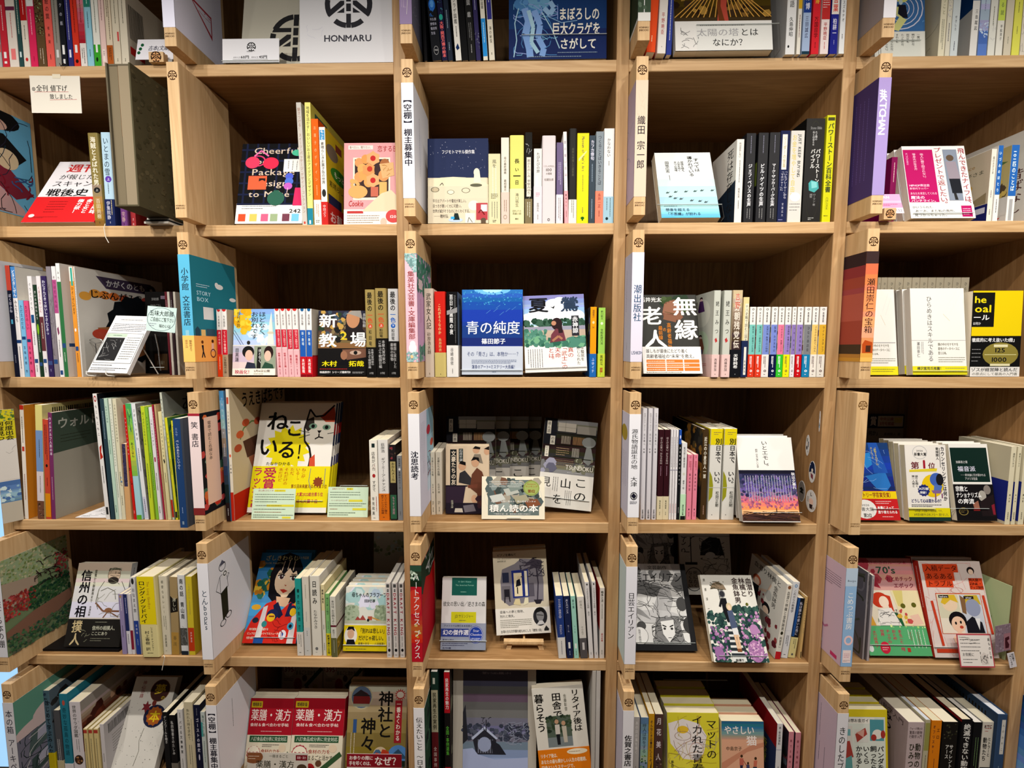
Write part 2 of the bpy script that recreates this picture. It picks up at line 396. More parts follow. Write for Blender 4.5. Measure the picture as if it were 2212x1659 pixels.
# ------------------------------------------------------------------ books
ORD = 'first second third fourth fifth sixth seventh eighth ninth tenth eleventh twelfth thirteenth fourteenth fifteenth sixteenth seventeenth eighteenth nineteenth twentieth twenty-first twenty-second twenty-third twenty-fourth twenty-fifth'.split()
def vmin(op):
    return min(p[1] for p in op[1]) if op[0] in 'pl' else op[2]
def T(t, c, a=8, b=56, bold=0, x=12): return ('v', x, a, 100 - x, b, t, c, bold)
def A(t, c, a=64, b=84, x=27): return ('v', x, a, 100 - x, b, t, c)
def Z(c, a=10, b=60, n=1, x=32): return ('Z', x, a, 100 - x, b, n, c)
def R(c, a, b): return ('r', 0, a, 100, b, c)
def make_book(root, kind, wid, h, t, col, spine=(), front=(), back=(), band=None, page='efe6d2', hard=0, bind='R', spcol=None, thick=.7):
    """kind 'spine': local x = thickness, y = away from the spine; kind 'face': x = width, y = thickness. wid is spine-to-edge width"""
    b = 2.0 if hard else thick; t = max(t, 2 * b + .6)
    r = min(t * .22, 3.0) if hard else min(.6, t * .15)
    if kind == 'spine': fn = lambda a, q, z: (q, a, z)
    elif bind == 'R': fn = lambda a, q, z: (wid - a, q, z)
    else: fn = lambda a, q, z: (a, q, z)
    def shell(mb, o, th, z0, z1, key, dep):
        # o: outset beyond the cover; th: wall thickness
        t0, t1 = -o, t + o; a0 = -o
        out = [(dep, t0), (a0 + r, t0), (a0 + r * .3, t0 + r * .3), (a0, t0 + r), (a0, t1 - r), (a0 + r * .3, t1 - r * .3), (a0 + r, t1), (dep, t1)]
        inn = [(dep, t1 - th), (a0 + th, t1 - th), (a0 + th, t0 + th), (dep, t0 + th)]
        pts = out + inn; n = len(pts)
        quads = [(0, 1, 10, 11), (1, 2, 3, 10), (3, 4, 9, 10), (4, 5, 6, 9), (6, 7, 8, 9)]
        mb.add([fn(x, y, z0) for x, y in pts] + [fn(x, y, z1) for x, y in pts],
               list(quads) + [[k + n for k in q] for q in quads] + [(i, (i + 1) % n, n + (i + 1) % n, n + i) for i in range(n)], key)
    mb = MB(); shell(mb, 0, b, 0, h, col, wid)
    ins = 2.5 if hard else .4
    mg = MB(); P = [fn(b + .1, b + .05, ins), fn(wid - (3 if hard else .3), t - b - .05, h - ins)]
    lo = [min(P[0][i], P[1][i]) for i in range(3)]; hi = [max(P[0][i], P[1][i]) for i in range(3)]
    mg.box(lo, hi, page)
    mbb = MB() if band else None
    if band: shell(mbb, .45, .3, 0.3 if len(band) < 3 else h * band[2], h * band[0], band[1], wid + .2)
    def faces(m_, off):
        i = r * .35
        if kind == 'spine':
            return (Face(m_, (i, -off, h), (t - 2 * i, 0, 0), (0, 0, -h)), Face(m_, (-off, wid, h), (0, -wid, 0), (0, 0, -h)), Face(m_, (t + off, 0, h), (0, wid, 0), (0, 0, -h)))
        f_ = Face(m_, (0, -off, h), (wid, 0, 0), (0, 0, -h))
        if bind == 'R': s_ = Face(m_, (wid + off, i, h), (0, t - 2 * i, 0), (0, 0, -h))
        else: s_ = Face(m_, (-off, t - i, h), (0, -(t - 2 * i), 0), (0, 0, -h))
        return (s_, f_, f_)
    FS = faces(mb, .03)
    FB = faces(mbb, .5) if band else None
    lim = 100 * (1 - band[0]) - 1.5 if band else 999
    if spcol: FS[0].draw([R(spcol, 0, 100)])
    for k, ops in ((0, spine), (1, front), (2, back)):
        if kind == 'face' and k == 2: continue
        FS[k].draw([o for o in ops if vmin(o) < lim])
        if band: FB[k].draw([o for o in ops if vmin(o) >= lim])
    mb.build('cover', root); mg.build('pages', root)
    if band: mbb.build('paper_band', root)

class Cell:
    def __init__(s, row, col, where, ox, oy, sc):
        s.row, s.col, s.where, s.ox, s.oy, s.sc = row, col, where, ox, oy, sc
        s.n = s.m = 0; s.z = SZ(row) + .25; s.prev = None; s.group = None
        s.grp = 'books in cubby ' + where if False else 'books standing ' + where
    def px(s, x): return s.ox + x / s.sc
    def py(s, y): return s.oy + y / s.sc
    def label(s, desc):
        # books standing behind others are counted apart from the front ones
        if any(q in desc for q in ('at the back', 'behind', 'back row', 'very back')): s.m += 1; q = ORD[s.m - 1] + ' rear book'
        else: s.n += 1; q = ORD[s.n - 1] + ' book'
        o = f'{desc}, {q} {s.where}'
        if len(o.split()) > 16: o = o.replace(' a ', ' ').replace(' an ', ' ')
        if len(o.replace('-', ' ').split()) > 16 and len(o.split()) > 16: print('LONG', len(o.split()), o)
        return o
    def b(s, x0, x1, yt, desc, col, ops=(), d=128, Y=4.0, yb=None, xt=None, h=None, yx=None, band=None, L=(), Rr=(), page='efe6d2', hard=0, lift=0, spcol=None, t=None, group=None, name='book', cat='book', ribbon=None, gapfix=True):
        """a book standing spine out: zoomed pixel x0, x1 of its spine at the foot (or at height yx), yt its top, xt its top corner when it leans"""
        z = s.z + lift
        if yb is not None: Y = yat(s.py(yb), xat(s.px(x0), Y, z), z)
        zx = z if yx is None else zat(s.py(yx), xat(s.px(x0), Y, z), Y)
        X0, X1 = xat(s.px(x0), Y, zx), xat(s.px(x1), Y, zx)
        if h is None:
            h = zat(s.py(yt), X0, Y) - z
        ang = 0
        if xt is not None:
            Xt = xat(s.px(xt), Y, z + h); ang = math.asin(max(-.4, min(.4, (Xt - X0) / h))); h = h / math.cos(ang)
        mn, mx_ = s.limits(Y); h = min(h, CUB - 1.2 - lift); sw = h * math.sin(ang)
        ov = X1 + max(0, sw) - mx_
        if ov > 0: X0, X1 = X0 - ov, X1 - ov
        if X0 + min(0, sw) < mn and s.col > 1: X0 = max(X0, mn - min(0, sw))
        if s.prev and abs(Y - s.prev[3]) < 60:
            p1, pa, ph, _ = s.prev; hm = min(h, ph)
            need = max((p1 + z_ * math.tan(pa)) - (X0 + z_ * math.tan(ang)) for z_ in (0, hm)) + .3
            if 0 < need < 12:
                X0 += need
                if X1 - X0 < 3: X1 = X0 + 3
        s.prev = (X1, ang, h, Y)
        tk = t or max(2.2, X1 - X0 - .15)
        rot = Matrix.Rotation(ang, 3, 'Y')
        lo = tk * math.sin(ang) if ang > 0 else 0    # leaning to +x lifts the near corner
        root = tag(empty(name, X0, Y, z + lo, rot), s.label(desc), cat, group or s.grp)
        make_book(root, 'spine', min(d, DEP - Y - 2), h, tk, col, ops, L, Rr, band, page, hard, spcol=spcol)
        if ribbon:
            m_ = MB(); m_.tube([(tk * .5 + a, -1.6 - q, zz) for a, q, zz in ribbon[1]], .7, ribbon[0]); m_.build('bookmark_ribbon', root)
        return root
    def limits(s, Y):
        return UX(s.col - 1) + TW + (28.5 if Y < 93 and s.col > 1 else .6), UX(s.col) - .6
    def solve_face(s, x0, x1, yb, yt, Y, lift, tilt, h, z0=None):
        z = (s.z if z0 is None else z0) + lift
        if Y is None: Y = yat(s.py(yb), xat(s.px(x0), 0, z), z)
        X0, X1 = xat(s.px(x0), Y, z), xat(s.px(x1), Y, z)
        if h is None:
            lo, hi = 5.0, 700.0; st, ct = math.sin(tilt), math.cos(tilt)
            for _ in range(50):
                h = (lo + hi) / 2
                if proj((X0 + X1) / 2, Y + h * st, z + h * ct)[1] > s.py(yt): lo = h
                else: hi = h
        return X0, X1, Y, z, h
    def f(s, x0, x1, yb, yt, desc, col, ops=(), t=15, tilt=14, roll=0, yaw=0, Y=None, lift=None, h=None, w=None, bind='R', band=None, spine=(), spcol=None, page='efe6d2', hard=0, stand=None, group=None, name='book', behind=0, bdesc='', bops=None):
        """a book shown face out: zoomed pixels of its lower corners (x0, x1 at yb) and of its top yt"""
        ti = math.radians(tilt)
        if lift is None: lift = (t + (3 if stand else 0)) * math.sin(ti) + (2.3 if stand else .1)
        X0, X1, Y, z, h = s.solve_face(x0, x1, yb, yt, Y, lift, ti, h)
        mn, mx_ = s.limits(Y)
        if not (yaw or roll): X0, X1 = max(X0, mn), min(X1, mx_)
        wd = w or (X1 - X0) / math.cos(math.radians(yaw))
        if roll > 0: z += wd * math.sin(math.radians(roll)) * math.cos(ti)
        h = min(h, (CUB - 1 - (z - SZ(s.row))) / math.cos(ti)) if Y > -20 else h
        rot = Matrix.Rotation(math.radians(yaw), 3, 'Z') @ Matrix.Rotation(-ti, 3, 'X') @ Matrix.Rotation(math.radians(roll), 3, 'Y')
        root = tag(empty(name, X0, Y, z, rot), s.label(desc), 'book', group or s.grp)
        make_book(root, 'face', wd, h, t, col, spine, ops, (), band, page, hard, bind, spcol=spcol)
        nx = Vector((X0, Y, z))
        for k in range(behind):
            nx = nx + Matrix.Rotation(math.radians(yaw), 3, 'Z') @ Vector((random.uniform(-2.5, 2.5) if not roll else 0, (t + 1.5) / math.cos(ti), random.uniform(0, .6)))
            r2 = tag(empty(name, nx.x, nx.y, nx.z, rot), s.label(bdesc or desc + ' tucked behind'), 'book', group or s.grp)
            make_book(r2, 'face', wd, h, t, col, spine, (bops or ()), (), band, page, hard, bind, spcol=spcol)
        if stand:
            a, bq, lip = stand[:3]; full = -t if behind else t
            s.stand(X0, Y, z, rot, a * wd, bq * wd, lip, h * (stand[3] if len(stand) > 3 else .55), full, stand[4] if len(stand) > 4 else desc)
        return root
    def stand(s, X, Y, z, rot, a, b_, lip, back, t, who):
        root = tag(empty('acrylic_book_stand', X, Y, z, rot), f'clear acrylic stand holding the {who}', 'book stand', 'clear acrylic book stands')
        solo = t > 0; t = abs(t)
        for nm, p, q in (('lip', (a, -3.5, -2), (b_, -1.9, lip)), ('base_plate', (a, -1.9, -2), (b_, t + (1 if solo else 0), -.3)), ('back_plate', (a, t + 1, -2), (b_, t + 2.6, back))):
            if nm == 'back_plate' and not solo: continue
            m_ = MB(); m_.box(p, q, 'clear_acrylic')
            if nm == 'lip': m_.box((a, -3.6, lip), (b_, -1.8, lip + .7), 'acrylic_edge')
            m_.build(nm, root)
        return root
    def card(s, name, cat, x0, x1, yb, yt, label, col, ops=(), t=.6, tilt=8, roll=0, yaw=0, Y=None, lift=.2, h=None, w=None, z0=None, group=None, stand=None, pt='printed_sheet', extra=None):
        ti = math.radians(tilt)
        X0, X1, Y, z, h = s.solve_face(x0, x1, yb, yt, Y, lift, ti, h, z0)
        wd = w or (X1 - X0) / math.cos(math.radians(yaw))
        rot = Matrix.Rotation(math.radians(yaw), 3, 'Z') @ Matrix.Rotation(-ti, 3, 'X') @ Matrix.Rotation(math.radians(roll), 3, 'Y')
        m_ = MB(); m_.box((0, 0, 0), (wd, t, h), col); Face(m_, (0, 0, h), (wd, 0, 0), (0, 0, -h)).draw(ops)
        if extra or stand:
            root = tag(empty(name, X0, Y, z, rot), label, cat, group); m_.build(pt, root)
            if extra: extra(root, wd, h)
        else:
            root = m_.build(name); root.matrix_world = Matrix.Translation((X0 * .001, Y * .001, z * .001 + ZB)) @ rot.to_4x4(); tag(root, label, cat, group)
        if stand: s.stand(X0, Y, z, rot, stand[0] * wd, stand[1] * wd, stand[2], h * .9, t, stand[3])
        return root
    def thing(s, name, x, Y, z=0, rot=None):
        return empty(name, xat(s.px(x), Y, s.z + z), Y, s.z + z, rot)

# ------------------------------------------------------------------ the keepers' signs
K = '223'
sign(2, 1, 'white keeper sign with a red line emblem, above the bare wooden sign', 'eef', [], [('l', [(8, -0), (8, 12)], .01, 'eef'), ('p', [(30, 58), (76, 58), (76, 80)], 'b45'), ('p', [(37, 60), (74, 60), (74, 76)], 'eef'), ('w', 44, 60, 73, 66, 5, .7, ['b45'])], gap=1)
sign(2, 2, 'bare wooden keeper sign with no paper, beside the tall grey slipcase', '', [], gap=1, blank=True)
sign(2, 3, 'sky-blue keeper sign with clouds and a tan street scene', '6bd', [('v', 17, 12, 85, 66, '小学館 文芸書店', K), ('r', 0, 75, 100, 100, 'fc7'), ('r', 30, 70, 60, 75, '9cd'), ('v', 15, 79, 85, 90, '編集部まで\n徒歩5分', '543')],
     [('r', 0, 0, 100, 75, '389'), ('r', 0, 75, 100, 100, 'fb6'), ('z', 10, 25, 38, 29, 2, 'def'), ('t', 10, 31, 40, 43, 'STORY\nBOX', 'cef'), ('r', 22, 47, 44, 59, 'eee'), ('e', 60, 25, 9, 2.6, 'eee'), ('e', 54, 23.5, 4, 2.5, 'eee'), ('e', 91, 36, 8, 2, 'eee'), ('e', 62, 49, 9, 2.2, 'eee'),
      ('p', [(3, 75), (3, 69), (8, 66), (13, 69), (13, 75)], '356'), ('r', 15, 69, 24, 75, 'ec8'), ('r', 26, 68, 45, 75, '467'), ('r', 48, 70, 60, 75, '865'), ('l', [(15, 84), (17, 90), (14, 96)], 2, '223'), ('e', 16, 81, 2.4, 1.6, '742'), ('l', [(17, 84), (17, 90), (20, 96)], 2, '223'), ('l', [(38, 82), (37, 90)], 5, 'ecb'), ('e', 38, 80, 2.6, 1.6, '532'), ('o', 38, 92, 6, 4.4, .25, '744')], gap=1)
fl = ['c43', 'd74', 'e95', 'c55', '465', '798', '576']
sign(2, 4, 'pink keeper sign edged dark red, with a black floral cover side', 'edd', [R('a34', 0, 2.5), ('v', 17, 8, 85, 33, '笑 書店', K), R('833', 93, 100)],
     [R('232228', 0, 100), ('d', 2, 2, 98, 98, 36, 9, fl, 5), ('star', 25, 30, 13, 9, 'c54'), ('star', 70, 26, 14, 9, 'd63'), ('star', 74, 84, 16, 10, 'e84'), ('star', 40, 70, 12, 9, 'c54'), ('e', 70, 26, 5, 3.5, 'a32'), ('e', 74, 84, 5, 3.5, 'c52'), ('r', 8, 5, 38, 92, 'ecb'), ('v', 14, 9, 24, 48, '電車で読むと危険な本', '433')], gap=2)
sign(2, 5, 'white keeper sign with a line-drawn cartoon man in dark trousers', 'e8e8ee', [('V', 21, 27, 83, 68, 'とんbooks', '456')],
     [('p', [(24, 40), (40, 37), (40, 66), (26, 70)], '332'), ('o', 31, 13, 8, 5, .14, '333'), ('p', [(24, 11), (31, 6), (38, 11)], '667'), ('l', [(25, 12), (38, 10)], .8, '333'), ('l', [(24, 22), (14, 34), (24, 40)], .8, '333'), ('l', [(24, 22), (40, 20), (42, 38), (24, 41), (24, 22)], .8, '333'), ('l', [(36, 22), (46, 25), (40, 30)], .8, '333'), ('p', [(30, 19), (42, 18), (42, 25), (31, 26)], 'eee'), ('o', 36, 22, 4, 2.6, .4, '333'), ('o', 26, 72, 7, 3.4, .2, '333'), ('o', 40, 68, 7, 3.4, .2, '333')], gap=1)
sign(2, 6, 'vacant white keeper sign with black lettering, lowest beside the red recipe books', 'e6e6ec', [('v', 13, 8, 87, 70, '【空棚】 棚主募集中', K, 1)], [('Z', 28, 12, 44, 70, 1, '555')], gap=1)
sign(3, 1, 'grey keeper sign with pale jellyfish tentacles, topmost in its column', '98a', [('w', 20, 20, 80, 86, 8, 1.2, ['dcd']), ('l', [(62, 55), (54, 70), (66, 78), (58, 92)], 1.6, 'eed')], [R('778', 0, 100), ('w', 5, 30, 90, 95, 14, .6, ['99a'])], gap=4)
sign(3, 2, 'vacant white keeper sign with black lettering, beside the penguin comic book', 'e9e9f0', [('v', 13, 14, 87, 72, '【空棚】 棚主募集中', K, 1)], [('Z', 28, 20, 40, 84, 1, '889')], gap=4)
lv = ['9bb', '8aa', 'acc', '799']
sign(3, 3, 'pink keeper sign with a white cat among teal leaves', 'eac0cc', [('d', 5, 0, 98, 9, 70, 12, lv, 3), ('d', 45, 6, 98, 17, 40, 12, lv, 4), ('v', 18, 16, 82, 79, '集英社文芸書・文庫編集部', '944'), ('e', 55, 87, 33, 4.6, 'eee'), ('e', 55, 83, 24, 2.8, 'eee'), ('d', 4, 91, 96, 99.5, 60, 12, lv, 5), ('e', 46, 95, 12, 1.6, 'ec9')],
     [R('cac', 0, 100), ('d', 2, 1, 98, 34, 110, 7, ['587', '698', '476'], 6), ('r', 10, 22, 34, 31, 'dcc'), ('Z', 12, 40, 30, 80, 1, '946'), ('d', 5, 86, 95, 98, 40, 8, ['698', '577'], 7)], gap=4)
sign(3, 4, 'white keeper sign with red goldfish on its side, beside the twin cream paperbacks', 'e9e9ee', [('v', 15, 36, 87, 64, '沈思読考', K, 1)],
     [R('dde', 0, 100), ('Z', 6, 10, 34, 62, 3, '556'), ('g', 48, 0, 100, 100, ['9bc', 'acd', 'dde']), ('e', 60, 22, 14, 5, 'b45'), ('e', 84, 38, 12, 4, 'c65'), ('w', 50, 45, 95, 72, 14, 1.6, ['834', '656'])], gap=4)
sign(3, 5, 'keeper sign with red apple picture and white lettering', 'b23', [('g', 0, 0, 100, 22, ['354', '232']), ('d', 0, 4, 60, 14, 12, 14, ['bcb', '9a9', 'ded'], 2), ('e', 30, 40, 60, 15, 'c43'), ('g', 0, 50, 100, 80, ['b23', 'b63', 'c32']), ('d', 30, 60, 80, 74, 14, 12, ['c94', 'cb7', 'b62'], 3), ('v', 21, 9, 83, 97, 'ハートアクセス ブックス', 'eee')],
     [R('b23', 0, 100), ('p', [(0, 0), (100, 0), (100, 20), (45, 42), (0, 30)], '343'), ('w', 30, 0, 100, 30, 14, 3, ['999', 'bbb', '232']), ('p', [(10, 30), (30, 22), (60, 30), (100, 24), (100, 45), (0, 45)], 'b22')], gap=2)
sign(3, 6, 'white keeper sign with a dark green side, beside the snowy farmhouse magazine', 'e8e8ec', [('v', 17, 10, 85, 92, '伝えたいこと ～日本の暮らし', '333')], [R('354', 0, 100), ('d', 5, 5, 95, 95, 40, 10, ['344', '465', '233'], 9)], gap=3)
sign(4, 1, 'dark olive keeper sign with a white edge, topmost beside an orange book', 'dcdcd8', [R('454', 0, 93), ('r', 46, 0, 52, 93, 'ddd'), ('d', 5, 10, 95, 90, 30, 16, ['565', '343', '676'], 3)], (), [R('343', 0, 97)], gap=2)
sign(4, 2, 'beige keeper sign with a faint antique map, beside the pale blue bird book', 'd9c8b4', [('w', 5, 5, 95, 35, 10, 1.2, ['cba', 'bba']), ('v', 15, 30, 85, 76, '織田 宗一郎', '223')], (), [R('bab', 0, 100), ('w', 5, 5, 95, 95, 10, 1, ['99a'])], gap=1)
sign(4, 3, 'lavender-white keeper sign with blue lettering, beside the hands photo book', 'dfdbea', [('v', 15, 29, 87, 63, '潮出版社', '257'), ('t', 8, 89, 84, 94, 'USHIO', '246'), ('o', 86, 91.5, 9, 1.1, .35, '246')], (), [R('bbc', 0, 100), ('Z', 62, 14, 82, 62, 1, '557'), ('Z', 72, 82, 86, 94, 1, '557')], gap=1)
sign(4, 4, 'white keeper sign with a dark round crest and gold disc side', 'e9e9ee', [('v', 17, 14, 83, 53, '源氏物語誕生の地', '222'), ('v', 17, 60, 83, 70, '大津', '222'), ('e', 52, 79, 30, 3.9, '223'), ('e', 52, 79, 24, 3, 'ccc'), ('p', [(28, 79), (50, 76), (74, 79), (56, 82)], '223'), ('z', 20, 84, 80, 87, 3, '445')], (), [R('ccd', 0, 100), ('e', 74, 20, 18, 8, 'a94'), ('Z', 55, 38, 90, 72, 4, '667'), ('r', 0, 0, 8, 100, '9bd')], gap=2)
sign(4, 5, 'plain white keeper sign with black lettering, beside the black-edged manga art book', 'e3e3ea', [('v', 19, 26, 85, 74, '日芸エイリアン', '222')], (), [R('cdd', 0, 100)], gap=2)
sign(4, 6, 'white keeper sign with faint side notes, beside the grey and blue paperbacks', 'dddde2', [('v', 15, 26, 87, 60, '佐賀之書店', '222', 1)], (), [R('ccd', 0, 100), ('Z', 20, 6, 70, 60, 5, '556')], gap=2)
sign(5, 1, 'white keeper sign with grey side print, topmost beside the blue hat book', 'e6e4ea', [], (), [R('a9a0a0', 0, 100), ('z', 14, 92, 86, 94, 1, '555')], gap=5)
sign(5, 2, 'purple keeper sign with bold white lettering', 'a9c', [('v', 9, 10, 87, 48, '#KTCHAN', 'fff', 1)], (), [R('547', 0, 100), ('Z', 8, 12, 88, 84, 11, '76a')], gap=5)
sign(5, 3, 'orange keeper sign with a treasure chest under dark boards', 'd96', [R('433', 0, 11), ('g', 0, 11, 100, 78, ['d75', 'e96', 'ea8']), ('v', 13, 24, 87, 74, '瀬田崇仁の宝箱', '322'), ('p', [(10, 84), (30, 80), (92, 82), (96, 92), (14, 93)], 'b52'), ('r', 40, 85, 80, 91, '532'), ('g', 0, 92, 100, 100, ['da5', 'eb6'])], (),
     [R('a54', 0, 100), R('433', 0, 12), ('g', 0, 12, 100, 82, ['944', 'b65', 'a54']), ('l', [(18, 14), (10, 84)], 5, 'c97'), ('r', 0, 84, 100, 93, '543'), ('g', 0, 93, 100, 100, ['b84', 'c94'])], gap=3)
sign(5, 4, 'bare wooden keeper sign without paper, beside the red award-band paperback', '', [], gap=3, blank=True, burn='7a5a34')
sign(5, 5, 'pale blue keeper sign with a pink side and small toy drawings', '9bd', [R('bcd', 0, 18), ('t', 18, 11, 90, 14, 'Boojyo', '345'), ('v', 21, 24, 83, 62, 'こめつぶ書房', 'eee'), ('o', 56, 73, 38, 5, .4, 'ecc'), ('r', 14, 83, 84, 96, 'edd'), ('z', 24, 86, 74, 91, 3, 'c9a'), ('z', 20, 93, 80, 95, 2, 'baa')], (),
     [R('d5bccb', 0, 100), ('z', 20, 12, 92, 26, 6, '656'), ('e', 28, 62, 16, 4.5, 'bb5'), ('l', [(50, 68), (62, 74), (70, 70)], 3, 'b79'), ('e', 12, 84, 14, 5, '58b'), ('e', 46, 90, 14, 5, 'ddd'), ('r', 78, 93, 92, 97, 'c47')], gap=3)
sign(5, 6, 'white keeper sign with curling paper and slanted lettering, in the bottom row', 'dddde2', [('v', 19, 14, 87, 90, 'きのしたブックス', '222')], (), [R('cbc', 0, 100), ('Z', 40, 8, 70, 44, 3, '667'), ('Z', 60, 50, 84, 80, 2, '667')], gap=4)
sign(6, 6, 'blue-sided keeper sign standing past the last upright', '57b', [], (), [('g', 0, 0, 100, 100, ['247', '58c', '9be'])], gap=3)
sign(1, 2, 'keeper sign with a kimono woman painted on light blue', '8bd', [], [R('7bd', 0, 100), ('e', 40, 8, 44, 12, '222'), ('e', 40, 14, 26, 7, 'dba'), ('e', 50, 40, 34, 12, 'dc9'), ('p', [(10, 26), (60, 22), (90, 40), (60, 60), (10, 52)], '222'), ('p', [(0, 45), (60, 52), (96, 76), (70, 84), (30, 66), (0, 62)], '834'), ('p', [(0, 62), (34, 66), (80, 92), (84, 99), (0, 99)], 'caa'), ('e', 62, 46, 16, 10, 'dca'), ('w', 4, 4, 96, 98, 22, 1, ['222', '334', '245'], 8), ('w', 40, 56, 96, 84, 10, 2, ['469', '823'], 9)], gap=2)
sign(1, 3, 'plain white keeper sign at the end, beside the slim picture books', 'd8d8de', [], [], gap=2)
gd = ['785', '896', '564', 'a95', '674']
sign(1, 5, 'keeper sign with an autumn garden photograph on its side', 'dcdce2', [('v', 17, 40, 85, 90, '旅する本の棚', '222')], [R('786', 0, 100), ('r', 0, 0, 100, 30, '9a8'), ('d', 0, 0, 100, 28, 380, 2.2, ['9a7', 'aa8', '785', 'bb9'], 11), ('p', [(0, 24), (50, 30), (50, 46), (0, 54)], 'a98'), ('d', 0, 40, 45, 62, 240, 2.4, ['a43', 'b55', '944', '833'], 12), ('d', 78, 14, 100, 46, 120, 2.2, ['a44', '844', '955'], 13), ('d', 36, 40, 100, 72, 420, 2.6, ['353', '464', '243'], 14), ('w', 45, 16, 85, 44, 24, 1.1, ['322'], 15), ('p', [(0, 74), (40, 66), (100, 62), (100, 74), (50, 88), (0, 84)], '865'), ('d', 0, 80, 100, 100, 300, 2.6, ['464', '575', '354', '665'], 16)], gap=2)
sign(1, 6, 'keeper sign with a comic drawing of cars under clouds', 'd8d8de', [('v', 15, 8, 85, 92, '本の箱 アーキペラゴ', '334')], [R('698', 0, 100), ('e', 76, 20, 30, 10, 'cbb'), ('e', 58, 32, 34, 12, 'cbb'), ('e', 34, 40, 38, 9, 'cbb'), ('r', 0, 44, 100, 100, '778'), ('p', [(20, 46), (92, 40), (96, 58), (14, 68)], '566'), ('p', [(30, 47), (70, 44), (66, 54), (28, 58)], 'aab'), ('p', [(18, 74), (80, 66), (88, 84), (16, 92)], '455'), ('p', [(28, 74), (66, 70), (66, 80), (26, 86)], 'aab'), ('w', 4, 44, 96, 98, 26, 1, ['233', 'ccc'], 21)], gap=2)

# ------------------------------------------------------------------ top row
W, Kb, CR = 'e8e6e0', '1c1c20', 'eadfca'
c = Cell(1, 1, 'in the topmost end cubby', 0, 0, 3.95)
for x0, x1, ds, col, ops in (
    (-22, 22, 'grey-white paperback', 'bbb', [R('e55', 70, 80)]),
    (27, 84, 'red paperback with a white tag', 'c34', [Z('edd', 20, 78), ('r', 30, 80, 70, 88, 'eee'), ('r', 30, 92, 70, 95, 'eee')]),
    (88, 166, 'cream paperback with a purple band', 'e6ddd4', [Z('655', 0, 16), R('735', 22, 27), Z('c66', 30, 70, 1, 26), ('r', 25, 76, 75, 90, 'e88')]),
    (170, 206, 'dark green paperback', '355', [Z('cdc', 5, 75), ('r', 30, 80, 70, 87, 'dee')]),
    (210, 264, 'cream paperback with a red upper spine', 'e6ded2', [R('b22', 0, 40), Z('fcc', 8, 36), Z('665', 46, 74), ('e', 50, 90, 22, 2.4, 'c33')]),
    (268, 328, 'hot pink paperback with a white upper spine', 'd36', [R('eee', 0, 22), Z('755', 2, 20), Z('fcd', 26, 70), Z('a14', 86, 96)]),
    (332, 404, 'brown leopard-spotted paperback', '6b5438', [('d', 4, 2, 96, 60, 90, 9, ['321', '432', '9a7'], 2), Z('dcb', 76, 96, 2, 20)]),
    (408, 474, 'salmon paperback with dark lettering', 'e76a60', [('v', 24, 2, 76, 40, '赤絵の罠', '322'), ('v', 34, 46, 66, 72, '有本晃', '322'), Z('322', 84, 92)]),
    (478, 528, 'grey paperback with a white tag', '9b9890', [Z('554', 4, 76), ('r', 30, 78, 70, 88, 'ddd')]),
    (532, 578, 'black paperback with white lettering', '22242c', [('v', 22, 4, 78, 50, 'キクの紙', 'ccd'), ('r', 28, 72, 72, 84, 'eee'), ('r', 30, 90, 70, 96, 'ddd')]),
    (588, 632, 'indigo paperback', '38387a', [Z('ccd', 4, 72), ('r', 30, 78, 70, 88, 'dde')]),
    (636, 690, 'vermilion paperback with dark lettering', 'd8412e', [Z('511', 4, 62), ('r', 30, 72, 70, 82, 'eee'), ('e', 50, 93, 24, 2.4, '311')]),
    (694, 748, 'pink fading to crimson paperback with a white foot', 'e6e0dc', [('g', 0, 0, 100, 70, ['daa', 'c67', 'a23']), Z('611', 6, 60, 1, 24), Z('666', 76, 96, 2, 20)]),
    (752, 806, 'pale blue paperback with a green upper spine', '9cd', [R('387', 0, 24), Z('dfe', 4, 22), Z('356', 30, 64), Z('356', 78, 95)]),
    (812, 870, 'white paperback with a bright green foot', 'e6e6de', [Z('565', 4, 62), R('4a3', 72, 100), ('r', 30, 72, 60, 82, 'eee'), ('e', 40, 91, 16, 3, '131')]),
    (874, 920, 'pale pink paperback', 'e8ccc6', [Z('866', 2, 58), ('r', 28, 78, 72, 94, 'f2e6e0'), Z('755', 80, 93)]),
    (924, 976, 'cream paperback with a brown foot', 'ddcfb8', [Z('543', 4, 66, 2, 24), R('b4642a', 73, 100), Z('420', 76, 92, 2, 26)]),
    (980, 1040, 'plain cream paperback with a small red seal', 'd9d0bc', [Z('665', 4, 50), ('r', 66, 56, 90, 68, 'c55'), Z('776', 90, 95)]),
    (1044, 1106, 'cream paperback with a barcode on its back cover', 'dad2c0', [Z('665', 4, 50), Z('776', 90, 95)])):
    kw = {}
    if 'barcode' in ds: kw = dict(Rr=[('b', 6, 18, 40, 62, 22, '222'), ('r', 5, 72, 38, 82, 'c33'), ('z', 44, 60, 70, 66, 2, '777')])
    if 'black pap' in ds: kw = dict(ribbon=('3a2416', [(-3, 6, 2), (0, 7, -4), (5, 6, 2), (8, 4, 1)]))
    c.b(x0, x1, None, ds, col, ops, d=105, Y=3, h=150, **kw)
c.card('art_postcard', 'postcard', 1290, 1440, 330, 130, 'white art postcard with dark blue brush strokes, propped near the red emblem sign', 'e8e8e6', [('p', [(20, 46), (60, 20), (76, 24), (70, 46), (40, 50)], '224'), ('p', [(10, 68), (50, 56), (80, 60), (76, 72), (20, 74)], '224'), ('p', [(40, 84), (90, 76), (80, 96)], '335')], Y=66, tilt=14, h=92)
